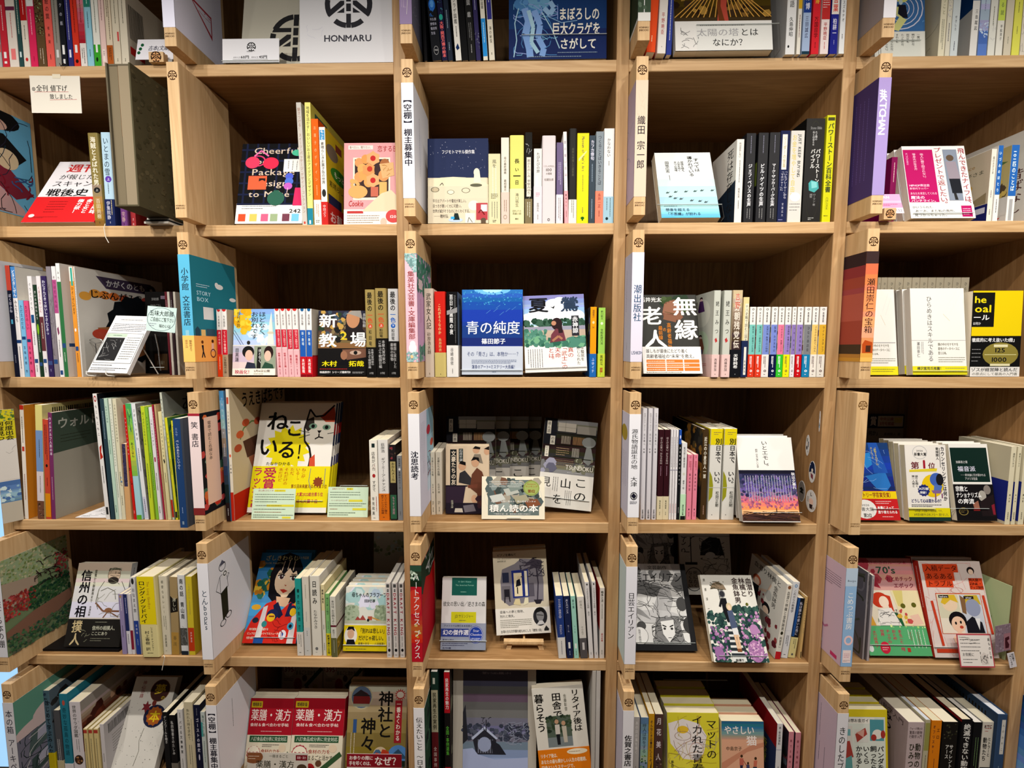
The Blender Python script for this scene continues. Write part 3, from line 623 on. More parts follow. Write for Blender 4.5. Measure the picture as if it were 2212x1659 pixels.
c.card('genre_card', 'card', 1155, 1478, 492, 336, 'small white genre card with three green dots, in a wooden clip', 'ecebf2', [('e', 14, 28, 4.4, 8, '264'), ('e', 10, 47, 4.4, 8, '264'), ('e', 7, 66, 4.4, 8, '264'), ('t', 30, 30, 88, 58, '古本(文庫)', '224', 0, .12)], Y=6, tilt=12, lift=14)
def clip_block(c, x0, x1, y1, Y, label):
    X0, X1 = xat(c.px(x0), Y, c.z), xat(c.px(x1), Y, c.z); wd = X1 - X0
    r_ = tag(empty('wooden_card_holder', X0, Y, c.z), label, 'card holder', 'wooden card holders')
    h_ = zat(c.py(y1), X0, Y) - c.z
    m_ = MB(); m_.box((0, 0, 0), (wd, 12, h_ - 3), 'maple_pale'); m_.box((0, 0, h_ - 3), (wd, 5, h_), 'maple_pale'); m_.box((0, 8, h_ - 3), (wd, 12, h_), 'maple_pale')
    m_.build('clip_body', r_)
    m_ = MB(); m_.prism([(wd / 2 + wd * .36 * math.cos(i * .5236), h_ / 2 + wd * .36 * math.sin(i * .5236)) for i in range(12)][::-1], -.3, -.01, 'dba978', lambda x, y, z: (x, z, y))
    Face(m_, (0, -.3, h_), (wd, 0, 0), (0, 0, -h_), .05).logo(50, 50, 36, '3a2416'); m_.build('stamped_crest', r_)
clip_block(c, 1272, 1396, 442, -9, 'small wooden card holder with a burnt round crest, holding the dotted genre card')

c = Cell(1, 2, 'past the red emblem sign', 340, 0, 3.95)
def bag(c, x0, x1, Y, label, col, ops, h, tilt, t=14):
    ti = math.radians(tilt); z = c.z + .2 + t * math.sin(ti)
    X0, X1 = xat(c.px(x0), Y, z), xat(c.px(x1), Y, z); wd = X1 - X0
    r_ = tag(empty('paper_bag', X0, Y, z, Matrix.Rotation(-ti, 3, 'X')), label, 'paper bag', 'shop paper bags')
    m_ = MB(); m_.box((0, 0, 0), (wd, .8, h), col); m_.box((0, t - .8, 0), (wd, t, h), col); m_.box((0, .8, 0), (wd, t - .8, .6), col)
    m_.add([(0, .8, 0), (0, .8, h), (5, t / 2, h), (5, t / 2, 0), (0, t - .8, 0), (0, t - .8, h)], [(0, 3, 2, 1), (3, 4, 5, 2)], col)
    m_.add([(wd, .8, 0), (wd, .8, h), (wd - 5, t / 2, h), (wd - 5, t / 2, 0), (wd, t - .8, 0), (wd, t - .8, h)], [(0, 1, 2, 3), (3, 2, 5, 4)], col)
    Face(m_, (0, 0, h), (wd, 0, 0), (0, 0, -h)).draw(ops); m_.build('bag_body', r_)
bag(c, 702, 1460, 34, 'cream paper shop bag with a large charcoal crest, mostly behind the white bag', 'd9d5c6', [('logo', 61, 64, 29, '38383a')], 218, 10)
bag(c, 1216, 2012, 2, 'white paper shop bag with charcoal crest and shop name', 'e6e6ea', [('logo', 52.5, 41.5, 25.5, '3a3a40'), ('t', 26, 70.5, 77, 80.5, 'HONMARU', '4a4a54', 1), ('w', 2, 60, 30, 80, 4, .2, ['ccd'])], 200, 4)
c.card('price_card', 'card', 556, 1040, 545, 330, 'white price card with a small crest, in a clear stand before the paper bags', 'ebebf0', [('logo', 51, 34, 8, '333'), ('z', 43, 50, 58, 56, 2, '555'), ('t', 19, 74, 31, 82, '大サイズ', '333'), ('t', 32, 69, 47, 84, '60円', '222', 1), ('t', 51, 74, 63, 82, '中サイズ', '333'), ('t', 64, 69, 79, 84, '45円', '222', 1), ('l', [(18, 86), (80, 86)], .5, '888')], Y=1, tilt=4, stand=(.0, 1.0, 2, 'bag price card'), lift=2.6)

c = Cell(1, 3, 'past the jellyfish sign', 850, 0, 3.95)
g1 = dict(d=150, Y=-2, h=205)
kx = dict(xt=None)
def lean(c, x0, x1, ds, col, ops, h, dx, **k):
    """spine leaning so that its foot sits at x0..x1 and its top is shifted dx zoomed pixels"""
    Y = k.pop('Y', -2); z = c.z; X0 = xat(c.px(x0), Y, z); zt = z + h
    px_t = proj(X0, Y, zt)[0]
    c.b(x0, x1, None, ds, col, ops, Y=Y, h=h, xt=(px_t - c.ox) * c.sc + dx, **k)
lean(c, 262, 290, 'slim black art book', '18181c', [], 190, -30, d=170)
lean(c, 300, 412, 'black book with a glowing blue jellyfish', '1c1e24', [('e', 50, 45, 36, 6, '37c'), ('e', 50, 44, 22, 3.6, '6ae'), ('w', 20, 44, 80, 56, 8, 4, ['48d']), ('v', 14, 57, 84, 75, '春本秀\n久保田信\n平野敬生', 'bbc'), ('o', 52, 90, 26, 4.4, .1, 'bbb'), ('t', 34, 88, 70, 91.5, '平凡社', 'ddd')], 190, -72, d=170)
lean(c, 416, 464, 'navy book with red and white lettering', '224', [('d', 5, 20, 95, 56, 30, 14, ['346', '235', '478'], 4), ('e', 50, 57, 34, 3, '3a9'), ('v', 14, 61, 86, 97, '大阪・関西万博の絵本', 'e77', 1)], 190, -72, d=170)
lean(c, 468, 508, 'dark slate book', '2a3444', [Z('9ab', 50, 75), Z('9ab', 82, 92)], 190, -66, d=170)
lean(c, 532, 582, 'white guide with black lettering', 'e4e2dc', [('v', 20, 22, 80, 64, '美しいクラゲ図鑑', '222'), Z('444', 66, 84), ('p', [(16, 87), (56, 83), (84, 88), (40, 90)], '136')], 190, -62, d=170)
lean(c, 586, 640, 'slim black book without lettering', '141416', [], 186, -60, d=170)
lean(c, 644, 704, 'black guide with grey lettering', '242424', [('v', 22, 36, 78, 60, '図鑑', 'aaa', 1), Z('888', 62, 80, 2, 24), Z('aaa', 84, 95)], 186, -58, d=170)
lean(c, 708, 746, 'violet book with marbled foot', '3c3662', [Z('bbd', 34, 62), ('d', 4, 70, 96, 90, 30, 16, ['667', '88a', '446'], 4)], 186, -54, d=170)
lean(c, 768, 806, 'white book with a bright blue foot', 'e6e2d4', [('v', 20, 24, 80, 46, 'クラゲの図鑑', '444'), R('39d', 56, 96), Z('cef', 60, 90), R('e6e2d4', 96, 100)], 178, -50, d=170)
lean(c, 818, 866, 'cream book with an indigo upper label', 'e4dece', [('r', 8, 0, 92, 57, '3a3a8c'), Z('dde', 16, 54, 1, 24), ('v', 26, 64, 74, 82, '海の秘宝', '554'), Z('554', 92, 97)], 178, -46, d=170, Rr=[R('8c877c', 0, 100), ('w', 2, 2, 98, 98, 30, 2.4, ['bba', '665', '443'], 4)])
JL = ('9ac', '7ad', 'bce')
c.f(985, 1816, 514, None, 'large navy picture book with white jellyfish drawing', '233a78*', [('g', 0, 0, 100, 100, ['248', '247', '236']), ('e', 22, 48, 17, 8, '58b'), ('e', 30, 46, 12, 7, '7ac'), ('d', 8, 44, 34, 60, 16, 3, ['58b', '69c', '47a'], 3), ('w', 5, 48, 50, 96, 40, .7, ['9ad', '7ac', '58b'], 5),
    ('l', [(16, 52), (20, 64), (17, 76), (21, 90), (22, 98)], 7, '8ad'), ('l', [(26, 54), (32, 68), (30, 80), (36, 90), (34, 97)], 6, '8ad'), ('l', [(20, 54), (25, 70), (23, 84), (30, 94)], 4, 'acd'), ('l', [(36, 52), (42, 58), (46, 52), (42, 46)], 5, '9bd'), ('l', [(10, 52), (6, 66), (8, 82), (5, 98)], 1, 'acd'), ('l', [(34, 56), (44, 72), (52, 90)], 1, 'acd'), ('l', [(40, 60), (54, 66), (70, 64)], .8, '8ac'),
    ('t', 51, 51, 93, 65, 'まぼろしの', 'eeeae0', 1), ('t', 44, 65, 94, 79, '巨大クラゲを', 'eeeae0', 1), ('t', 52, 80, 90, 92, 'さがして', 'eeeae0', 1), ('z', 50, 93, 94, 95, 1, '9ab'), ('z', 20, 97, 90, 98.5, 1, '9ab')], t=12, tilt=3, Y=2, h=208, bind='L', stand=(.13, 1.0, 46))

c = Cell(1, 4, 'past the dark olive sign', 1340, 0, 3.95)
o3 = dict(d=128, h=190, page='ccc2b0')
lean(c, 222, 298, 'orange book with red lettering', 'e4592a', [Z('822', 30, 60), Z('fdb', 84, 92)], 190, 44, Y=-20, d=128)
lean(c, 302, 386, 'white book with red author lettering', 'e8e4de', [Z('444', 30, 50), ('v', 30, 60, 72, 82, '平野暁臣', 'b44'), Z('888', 93, 95)], 190, 24, Y=-16, d=128)
lean(c, 392, 436, 'blue book with a red upper spine', '3a4a9a', [R('c33', 0, 40), Z('dde', 44, 90)], 184, 18, Y=-12, d=128)
c.f(470, 1300, 492, None, 'large art book with a golden tower photograph', '4a3a20*', [('g', 0, 0, 100, 70, ['653', '762', '431']), ('d', 0, 0, 100, 68, 140, 5, ['863', '542', 'a84', '432', '321'], 6), ('p', [(34, 0), (62, 0), (54, 60), (56, 74), (44, 74), (46, 60)], 'b54'), ('p', [(44, 0), (52, 0), (48, 60), (52, 74), (46, 74), (44, 58)], '742')]
    + [('l', [(48, 34), (x, 70)], .9, 'da5') for x in range(0, 44, 6)] + [('l', [(52, 34), (x, 70)], .9, 'da5') for x in range(58, 102, 6)] + [('l', [(48 if x < 50 else 52, 34), (x, y)], .8, 'c94') for x, y in ((0, 34), (0, 44), (0, 54), (100, 34), (100, 44), (100, 54))] +
    [('p', [(53, 0), (58, 0), (56, 50), (53, 52)], '332'), ('r', 0, 73.5, 100, 100, 'e8e6e2'), ('z', 26, 76, 82, 79, 1, '555'), ('t', 22, 80, 66, 88, '太陽の塔', 'b0aeb0', 0), ('t', 67, 80, 86, 88, 'とは', '444'), ('t', 38, 89, 74, 97, 'なにか？', '333'), ('w', 6, 78, 24, 98, 12, .5, ['888', '777'])],
    t=16, tilt=9, Y=-14, h=232, bind='R', spine=[R('98958c', 0, 100), ('w', 10, 10, 90, 90, 8, 2, ['444'])], stand=(.22, 1.07, 52, .3))
for x0, x1, ds, col, ops in (
    (1406, 1486, 'white book with large black lettering', 'e6e6e6', [('v', 24, 28, 78, 56, '物語', '222'), ('v', 26, 62, 74, 82, '久島伸昭', '222'), ('e', 30, 92, 10, 1.4, '222')]),
    (1502, 1534, 'cream book with a yellow upper spine', 'e8e4da', [R('d9b030', 0, 54), Z('866', 60, 92)]),
    (1546, 1612, 'pale blue book with a navy upper spine', 'a9bcd9', [('r', 0, 0, 100, 58, '2a4a94'), ('v', 18, 38, 82, 56, '万博', 'dde', 1), ('v', 26, 61, 74, 84, '三田誠広', '446'), R('245', 97, 100)]),
    (1626, 1690, 'red book with yellow lettering', 'd8303c', [('v', 18, 34, 82, 50, '万博', 'eb4', 1), ('v', 22, 62, 80, 84, '万国目学', '511'), Z('722', 88, 96)]),
    (1702, 1772, 'white book with a red upper spine', 'ecdedc', [R('c33a3a', 0, 65), ('z', 10, 42, 90, 54, 5, 'edd'), ('v', 26, 68, 76, 86, '平野暁臣', 'b33'), Z('c66', 88, 97)]),
    (1784, 1848, 'navy book with orange lettering above', '2a2f92', [R('e8e2dc', 0, 60), ('v', 14, 24, 88, 58, 'する言葉', 'd54', 1), ('v', 20, 64, 80, 82, '柏耕一', 'dde', 1), Z('99c', 86, 93)]),
    (1862, 1908, 'slim white book with fine lettering', 'e6e8ea', [('v', 22, 46, 78, 68, 'スズキナオ', '444'), Z('666', 80, 90), R('e8ecec', 98, 100)])):
    c.b(x0, x1, None, ds, col, ops, d=128, Y=-9, h=182)

c = Cell(1, 5, 'past the grey sided top sign', 1780, 0, 5.12)
c.f(560, 1116, 618, None, 'blue book with a straw-hatted figure in water', '4a7ab0', [R('4a7ab0', 0, 66)] + [('o', 52, 44, r, r * .5, .05 if r > 20 else .1, 'dde') for r in (18, 27, 36, 45)] + [('d', 0, 0, 100, 60, 20, 2, ['9bd', '69c'], 5), ('e', 55, 34, 11, 3.4, 'dd8'), ('e', 54, 32, 5, 3, 'cc6'), ('e', 52, 37, 4, 3, 'cdd'), ('p', [(46, 40), (62, 40), (66, 54), (48, 54)], '223'), ('p', [(50, 52), (64, 56), (48, 68), (34, 66)], 'dd9'), ('l', [(46, 42), (44, 50), (54, 54)], 4, 'dd9'),
    ('v', 18, 71, 92, 90, '一度は\n明けたのか、\n何万年も\nたったのか、\nそれとも\n一瞬だったのか、\n誰もわからない。', '333'), ('Z', 2, 72, 14, 94, 3, '777')], t=14, tilt=5, Y=22, h=190, band=(.315, 'e6e6de'), spine=[R('ddd', 0, 100)], stand=(.24, .9, 40, .3))
for x0, x1, ds, col, ops, L in (
    (1254, 1326, 'cream paperback with pale yellow lettering', 'e2dcc4', [('v', 24, 6, 76, 58, 'いつまでもいうこと', '997'), Z('998', 62, 92, 2, 26)], [R('cfc9b4', 0, 100), ('w', 50, 50, 98, 92, 6, .6, ['887'])]),
    (1332, 1384, 'cream paperback with blue dotted pattern', 'dcd8c8', [('d', 8, 5, 92, 60, 50, 9, ['459', '56a', '99b'], 3), Z('667', 66, 96)], ()),
    (1388, 1470, 'pale aqua paperback with fine lettering', 'd2dadc', [Z('667', 20, 50), ('v', 34, 58, 66, 74, 'せきしろ', '556'), Z('667', 84, 96)], ()),
    (1602, 1682, 'white book with a navy upper cover', 'e4e2de', [('v', 40, 52, 84, 74, '三島蹴起', '555'), R('2a5a90', 0, 44)], [R('dad8d4', 0, 100), ('p', [(0, 0), (100, 0), (100, 52), (0, 66)], '1f4e86'), ('p', [(0, 48), (60, 40), (0, 62)], '224')]),
    (1690, 1792, 'white and blue cloud-printed book', 'a4b4d4', [('g', 0, 0, 100, 74, ['ccd', 'bcd', 'aac']), ('g', 0, 74, 100, 100, ['57b', '68c']), ('d', 5, 66, 95, 80, 40, 10, ['abd', '8ad', 'cde'], 4), Z('88a', 40, 64)], ()),
    (1802, 1880, 'white paperback with a grey-blue outline drawing', 'e2e2da', [Z('887', 50, 76), ('w', 10, 66, 90, 90, 5, 2, ['99a'])], ()),
    (1890, 1966, 'lime-topped white paperback', 'e6e4da', [R('cd6', 0, 64), ('v', 26, 30, 80, 60, 'のぼる説', '565'), ('v', 40, 68, 78, 84, '平松洋子', '666')], ()),
    (1978, 2060, 'plain cream paperback with a faint title', 'd8d0bc', [('v', 34, 10, 66, 40, 'の海辺', '887'), Z('998', 80, 94)], ()),
    (2068, 2154, 'lemon yellow paperback', 'e3e26a', [Z('885', 46, 62), Z('885', 70, 80)], ()),
    (2160, 2260, 'cream paperback with a pen drawing', 'ddd6c8', [('w', 5, 60, 90, 95, 8, 2, ['777']), Z('777', 54, 60)], ())):
    c.b(x0, x1, None, ds, col, ops, d=150, Y=6, h=188, L=L)

# ------------------------------------------------------------------ second row
c = Cell(2, 1, 'under the handwritten price note', 0, 120, 3.95)
zz = zat(c.py(478), -930, -2.2)
def hand_note(r_, wd, h):
    m_ = MB(); m_.box((wd * .46, -.4, h - 5), (wd * .62, -.02, h + 3), 'e4dcc8'); m_.build('sticky_tape', r_)
c.card('price_note', 'note', 272, 698, 478, 168, 'handwritten cream price note taped under the shelf edge beside the slipcase', 'e6e1d6', [('o', 7, 36, 3.4, 5, .3, '222'), ('e', 7, 36, 1.2, 1.8, '222'), ('t', 12, 24, 36, 44, '全刊', '222'), ('t', 40, 24, 74, 44, '値下げ', '222'), ('t', 38, 48, 84, 64, '致しました', '222'), ('l', [(8, 44), (76, 43)], .6, 'c66'), ('l', [(38, 65), (92, 63)], .6, 'c66')], Y=-2.2, tilt=0, roll=1, z0=zz, lift=0, extra=hand_note)
c.f(178, 800, 1418, 905, 'white paperback with a red band, leaning far back', 'd9d6da', [('t', 16, 4, 88, 20, '週刊誌', 'b33', 1), ('t', 14, 22, 66, 32, 'が報じた', '333'), ('t', 10, 33, 98, 44, 'スキャンダル', '222'), ('t', 6, 46, 72, 60, '戦後史', '111', 1), ('z', 22, 66, 48, 86, 5, '611'), ('v', 60, 64, 96, 90, '人は所詮、\n金と女と\n権力欲！', 'eee', 1), ('z', 6, 91, 46, 94, 2, '922'), ('e', 9, 90, 4, 2.6, 'ecc')], t=14, tilt=30, Y=2, band=(.4, 'c9262a*'), hard=0, spine=[R('c9262a', 60, 100)], lift=8)
c.b(812, 900, 660, 'gold-olive hardback with white lettering', '8a7c48*', [('g', 0, 55, 100, 100, ['987', 'a84', '863']), ('v', 18, 4, 82, 56, '海賊とよばれた男', 'e8e2d0', 1), ('e', 50, 61, 34, 3, '222'), ('t', 30, 59.5, 70, 62.5, '上', 'ddd'), ('v', 26, 70, 76, 92, '百田尚樹', 'ddd0b4'), Z('443', 95, 98)], xt=740, hard=1, d=130)
c.b(906, 988, 655, 'pale blue hardback with a navy foot', 'b4cfe0', [('v', 16, 5, 84, 46, 'いとまの雪', '345'), ('e', 56, 49.5, 36, 3.4, '64a'), ('t', 38, 48, 74, 51.5, '上', 'eee'), Z('334', 54, 68), ('v', 16, 73, 62, 93, '伊集院静', 'ccd'), ('Z', 62, 72, 90, 92, 1, 'dc9'), Z('aab', 95, 98)], xt=852, band=(.29, '24305e'), hard=1, d=130, ribbon=('e8e4da', [(-5, 6, 3), (-7, 7, -6), (-6, 6, -24), (0, 6, -36)]))
c.b(992, 1092, 700, 'purple hardback half hidden by the slipcase', '7a4a88', [('v', 20, 82, 80, 94, '完静', 'caa'), Z('412', 95, 98)], hard=1, d=130, Y=14)
c.b(1094, 1164, 1150, 'red paperback behind the slipcase', 'a83a40', [('v', 30, 70, 70, 95, 'さめ', 'ecc')], d=105, Y=22)
X0, X1 = xat(c.px(988), -80, c.z), xat(c.px(1194), -80, c.z); H_ = zat(c.py(60), X0, -80) - c.z - 14
for k_, (cl_, lb_) in enumerate((('d8d4cc', 'white booklet lying flat, lowest under the grey-brown slipcase'), ('2a2a2c', 'black booklet lying flat, second under the grey-brown slipcase'), ('dcd8d0', 'white booklet lying flat, uppermost under the grey-brown slipcase'))):
    m_ = MB(); m_.box((0, 0, 0), (X1 - X0 + 4 - 2 * k_, 190, 4.2), cl_); o_ = m_.build('flat_booklet'); o_.matrix_world = Matrix.Translation(((X0 - 2) * .001, (-14 + 4 * k_) * .001, (c.z + .1 + 4.5 * k_) * .001 + ZB)); tag(o_, lb_, 'booklet', 'flat booklets under the slipcase')
r_ = tag(empty('slipcase', X0, -80, c.z + 14), 'tall grey-brown cloth slipcase jutting out beside the bare wooden sign', 'slipcase')
wd_ = X1 - X0; m_ = MB(); m_.box((0, 0, 0), (3, 290, H_), '6a6353'); m_.box((wd_ - 3, 0, 0), (wd_, 290, H_), '57523f'); m_.box((3, 0, 0), (wd_ - 3, 290, 3), '57523f'); m_.box((3, 4, H_ - 3), (wd_ - 3, 290, H_), '6a6353')
Face(m_, (wd_ + .02, 0, H_), (0, 290, 0), (0, 0, -H_)).draw([('d', 1, 1, 99, 99, 420, 1.6, ['5e5844', '4c4836', '665f49', '524d3a'], 6)]); m_.build('case_shell', r_)
m_ = MB(); m_.box((3.3, 4, 3.2), (wd_ * .42, 280, H_ - 4), '7d735f'); m_.box((wd_ * .42 + 1.5, 3, 3.2), (wd_ - 3.2, 280, H_ - 4), '948873'); m_.box((wd_ * .42, 4.5, H_ * .5), (wd_ * .42 + 1.4, 280, H_ - 4), 'b5763a'); m_.build('bound_volume', r_)

c = Cell(2, 2, 'past the bare sign by the slipcase', 350, 120, 3.949)
FL = [('l', [(x, 0), (x, 80)], 3, '182040') for x in (8, 24, 40, 56, 72, 88)] + [('l', [(0, y), (100, y)], 3, '182040') for y in (8, 22, 36, 50, 64, 76)]
c.f(622, 1192, 1440, 752, 'black tartan design book with colourful sweets', '080910', FL + [('t', 8, 3, 98, 15, 'Cheerful', 'cba'), ('t', 6, 17, 60, 28, 'Local', 'cba'), ('t', 4, 30, 98, 42, 'Package', 'cba'), ('t', 4, 44, 92, 56, 'Design', 'cba'), ('t', 4, 58, 90, 69, 'to Make', 'cba'), ('o', 26, 22, 12, 7, .2, 'c47'), ('e', 18, 24, 11, 7.4, 'd46'), ('e', 46, 25, 12, 7.4, 'd35'), ('l', [(20, 16), (30, 9), (42, 16)], 2.2, 'e7a'), ('e', 86, 12, 9, 4, '5b9'), ('r', 66, 20, 99, 36, 'e4e2de'), ('Z', 70, 22, 96, 34, 4, '555'), ('r', 14, 41, 42, 58, 'd64'), ('p', [(30, 44), (40, 48), (40, 44), (30, 48)], '322'), ('e', 76, 42, 6, 4.4, '56c'), ('e', 76, 48, 6.5, 4.4, '57c'), ('e', 75, 54, 6.5, 4.4, 'b6b'), ('l', [(75, 56), (74, 62)], 1, 'dbb'), ('e', 58, 69, 13, 9, '365'), ('r', 54, 59, 62, 64, '365'), ('p', [(86, 56), (98, 56), (100, 78), (84, 78)], 'c36'),
    ('z', 8, 77, 60, 83, 2, '444'), ('t', 78, 81, 99, 88, '242', '222', 1)] + [('r', x, 88, x + 11, 97, k_) for x, k_ in ((4, 'c53'), (21, 'db6'), (38, 'c68'), (52, '9a8'), (70, '745'), (84, '7bd'))], t=18, tilt=13, Y=8, band=(.25, 'e8e6e4'), spine=[R('cc3', 92, 100)])
for a in ((1198, 1240, 400, 'slim silver-white magazine with faint lettering', 'c9c5be', [('v', 16, 4, 84, 90, '魅きつける！ スイーツ・パッケージ・デザイン・コレクション', 'a87'), ('r', 30, 97, 70, 99, 'c54')], dict(d=180, xt=1142, Rr=[R('b9b5aa', 0, 100)])),
          (1243, 1292, 400, 'lemon yellow book with a teal foot', 'e6e08a', [('v', 18, 3, 82, 76, '地域を活かす！おいしいお土産のアイデアとデザイン', '554'), R('2a8aa0', 86, 100), ('r', 30, 96, 60, 99, 'dee')], dict(d=185, xt=1215, Rr=[R('cfc45e', 0, 100), ('r', 10, 5, 42, 12, '465'), ('z', 12, 14, 46, 17, 1, '555')])),
          (1297, 1362, 540, 'orange design book with a white foot', 'ec6c1e', [('v', 30, 5, 70, 60, 'お菓子のデザイン', 'fb8'), Z('fb8', 62, 74), ('Z', 26, 80, 74, 92, 2, 'c97'), ('z', 20, 95, 80, 98, 2, '555')], dict(d=150, band=(.24, 'e6e2dc'), Rr=[R('d75a18', 0, 100)])),
          (1366, 1418, 610, 'white book with a yellow cover side', 'eae6e0', [('r', 10, 3, 90, 13, '49c'), ('v', 18, 3, 82, 13, 'もっと', 'eee', 1), ('v', 20, 15, 80, 58, '素晴らしきお菓子缶の世界', '333'), ('e', 50, 67, 34, 4, '333'), ('v', 22, 79, 78, 92, '中田ぷう', 'ecc')], dict(d=148, band=(.24, 'c8332e'), Rr=[R('d0b42e', 0, 100), ('e', 22, 20, 20, 8, '876'), ('r', 34, 6, 56, 14, '843'), ('r', 66, 14, 92, 26, '854'), ('e', 46, 40, 32, 8, '483'), ('t', 20, 36, 70, 44, 'もっと', 'eec', 1), ('t', 8, 50, 96, 58, '素晴らしきお菓', '332'), ('r', 4, 66, 50, 78, '335'), ('e', 74, 68, 16, 8, 'b63'), ('t', 6, 82, 96, 96, 'お菓子缶', 'ecc', 1)]))):
    c.b(a[0], a[1], a[2], a[3], a[4], a[5], **a[6])
ck = 'd49a66'
c.f(1552, 2040, 1440, 745, 'pink cookie-tin book', 'd9a3a6', [('r', 8, 3, 54, 8, 'e8d8d4'), ('t', 10, 3.5, 52, 7.5, '食べたい。贈りたい。', '765'), ('t', 62, 3, 100, 12, '恋する缶', 'a33'), ('r', 17, 18, 86, 70, 'e4dccc'), ('r', 20, 20, 83, 67, '433')] + [('e', x, y, r_, r_ * .72, k_) for x, y, r_, k_ in ((28, 24, 8, ck), (34, 32, 9, 'e2a868'), (40, 20, 8, 'd79a5c'), (28, 42, 9, ck), (36, 40, 8, 'dba060'), (76, 26, 9, 'a87048'), (74, 40, 10, ck), (46, 48, 9, 'dca264'))] + [('star', 54, 19, 14, 6, 'd9a878', .8), ('e', 54, 19, 5, 3.4, 'b33'), ('star', 46, 33, 13, 6, 'd29a64', .8), ('e', 48, 32, 5, 3.4, 'b43'), ('star', 54, 46, 14, 6, 'd9a878', .8), ('e', 54, 46, 5, 3.4, 'b33'), ('p', [(66, 26), (92, 24), (94, 40), (72, 44)], 'd8b080'), ('w', 70, 27, 90, 40, 6, .8, ['a73']), ('e', 26, 60, 18, 8, 'd6a86c'), ('l', [(20, 60), (14, 50), (20, 46), (28, 52)], 6, 'd6a86c'), ('e', 16, 47, 5, 3, 'd6a86c'), ('r', 66, 48, 80, 64, 'd9b070'), ('r', 50, 54, 64, 66, 'c0705c'), ('p', [(40, 80), (70, 62), (88, 58), (100, 66), (100, 84), (34, 84)], 'd8ccb0'), ('t', 8, 68, 36, 80, 'Cookie', 'b44', 0, .2),
    ('r', 6, 83.5, 36, 86.5, 'b44'), ('z', 6, 88, 66, 99, 4, '875'), ('e', 92, 90, 14, 8, 'c55'), ('t', 84, 88, 100, 93, '120', 'edd', 1), ('e', 74, 97, 6, 5, 'dba')], t=20, tilt=5, Y=9, band=(.185, 'e9e0da'), h=None)

c = Cell(2, 3, 'past the vacant upper sign', 840, 120, 3.949)
c.f(334, 848, 1437, 708, 'navy and beige penguin comic collection', 'd8cfb8', [R('2c3658', 0, 46), ('d', 2, 2, 98, 38, 40, .5, ['bbc', 'ccd'], 3), ('t', 23, 13, 78, 18.5, 'フジモトマサル傑作集', 'e6e6ea'), ('e', 42, 62, 66, 17, 'e2d8bc'), ('r', 0, 56, 100, 100, 'd8cfb8'), ('e', 81, 40, 5, 5, 'e8e0c8'), ('p', [(77, 40), (86, 40), (88, 52), (76, 52)], 'e8e0c8'), ('e', 80, 55, 10, 2, '665'), ('e', 12, 60, 7, 3, 'c0b49a'), ('e', 38, 63, 6, 2.6, 'e8e0c8'), ('o', 38, 63, 6, 2.6, .14, '665'), ('o', 12, 60, 7, 3, .14, '554'), ('o', 63, 61, 7, 3, .14, '665'), ('l', [(20, 55), (24, 52), (26, 55)], 1, '333'),
    ('t', 8, 71, 66, 76, '平凡なアパートや電柱が美しい。', '333'), ('t', 8, 77, 58, 82, '目つきが悪いくせに可愛い。', '333'), ('t', 8, 83, 72, 88, '世界が滅びそうなのにわくわくする。', '333'), ('t', 10, 89, 34, 94, '──穂村弘', '222'), ('e', 76, 79, 9, 6, 'e8e2d4'), ('r', 80, 76, 99, 96, 'b54a52'), ('r', 88, 78, 98, 86, 'eee'), ('l', [(84, 88), (88, 84), (94, 90)], 2, '722'), ('r', 62, 88, 78, 99.6, 'e8e2d4'), ('l', [(66, 99), (68, 93), (74, 99)], 1, '555'), ('e', 46, 96, 12, 2.6, 'bcd'), ('p', [(42, 96), (44, 88), (50, 88), (53, 96)], '233'), ('r', 38, 92, 44, 95, '4ad'), ('e', 92, 96, 4.5, 2.4, '654'), ('r', 88, 96.5, 96, 99.8, '654')], t=30, tilt=3, Y=4, band=(.30, 'd6ccb6'), hard=1, spine=[R('2c3658', 0, 40)])
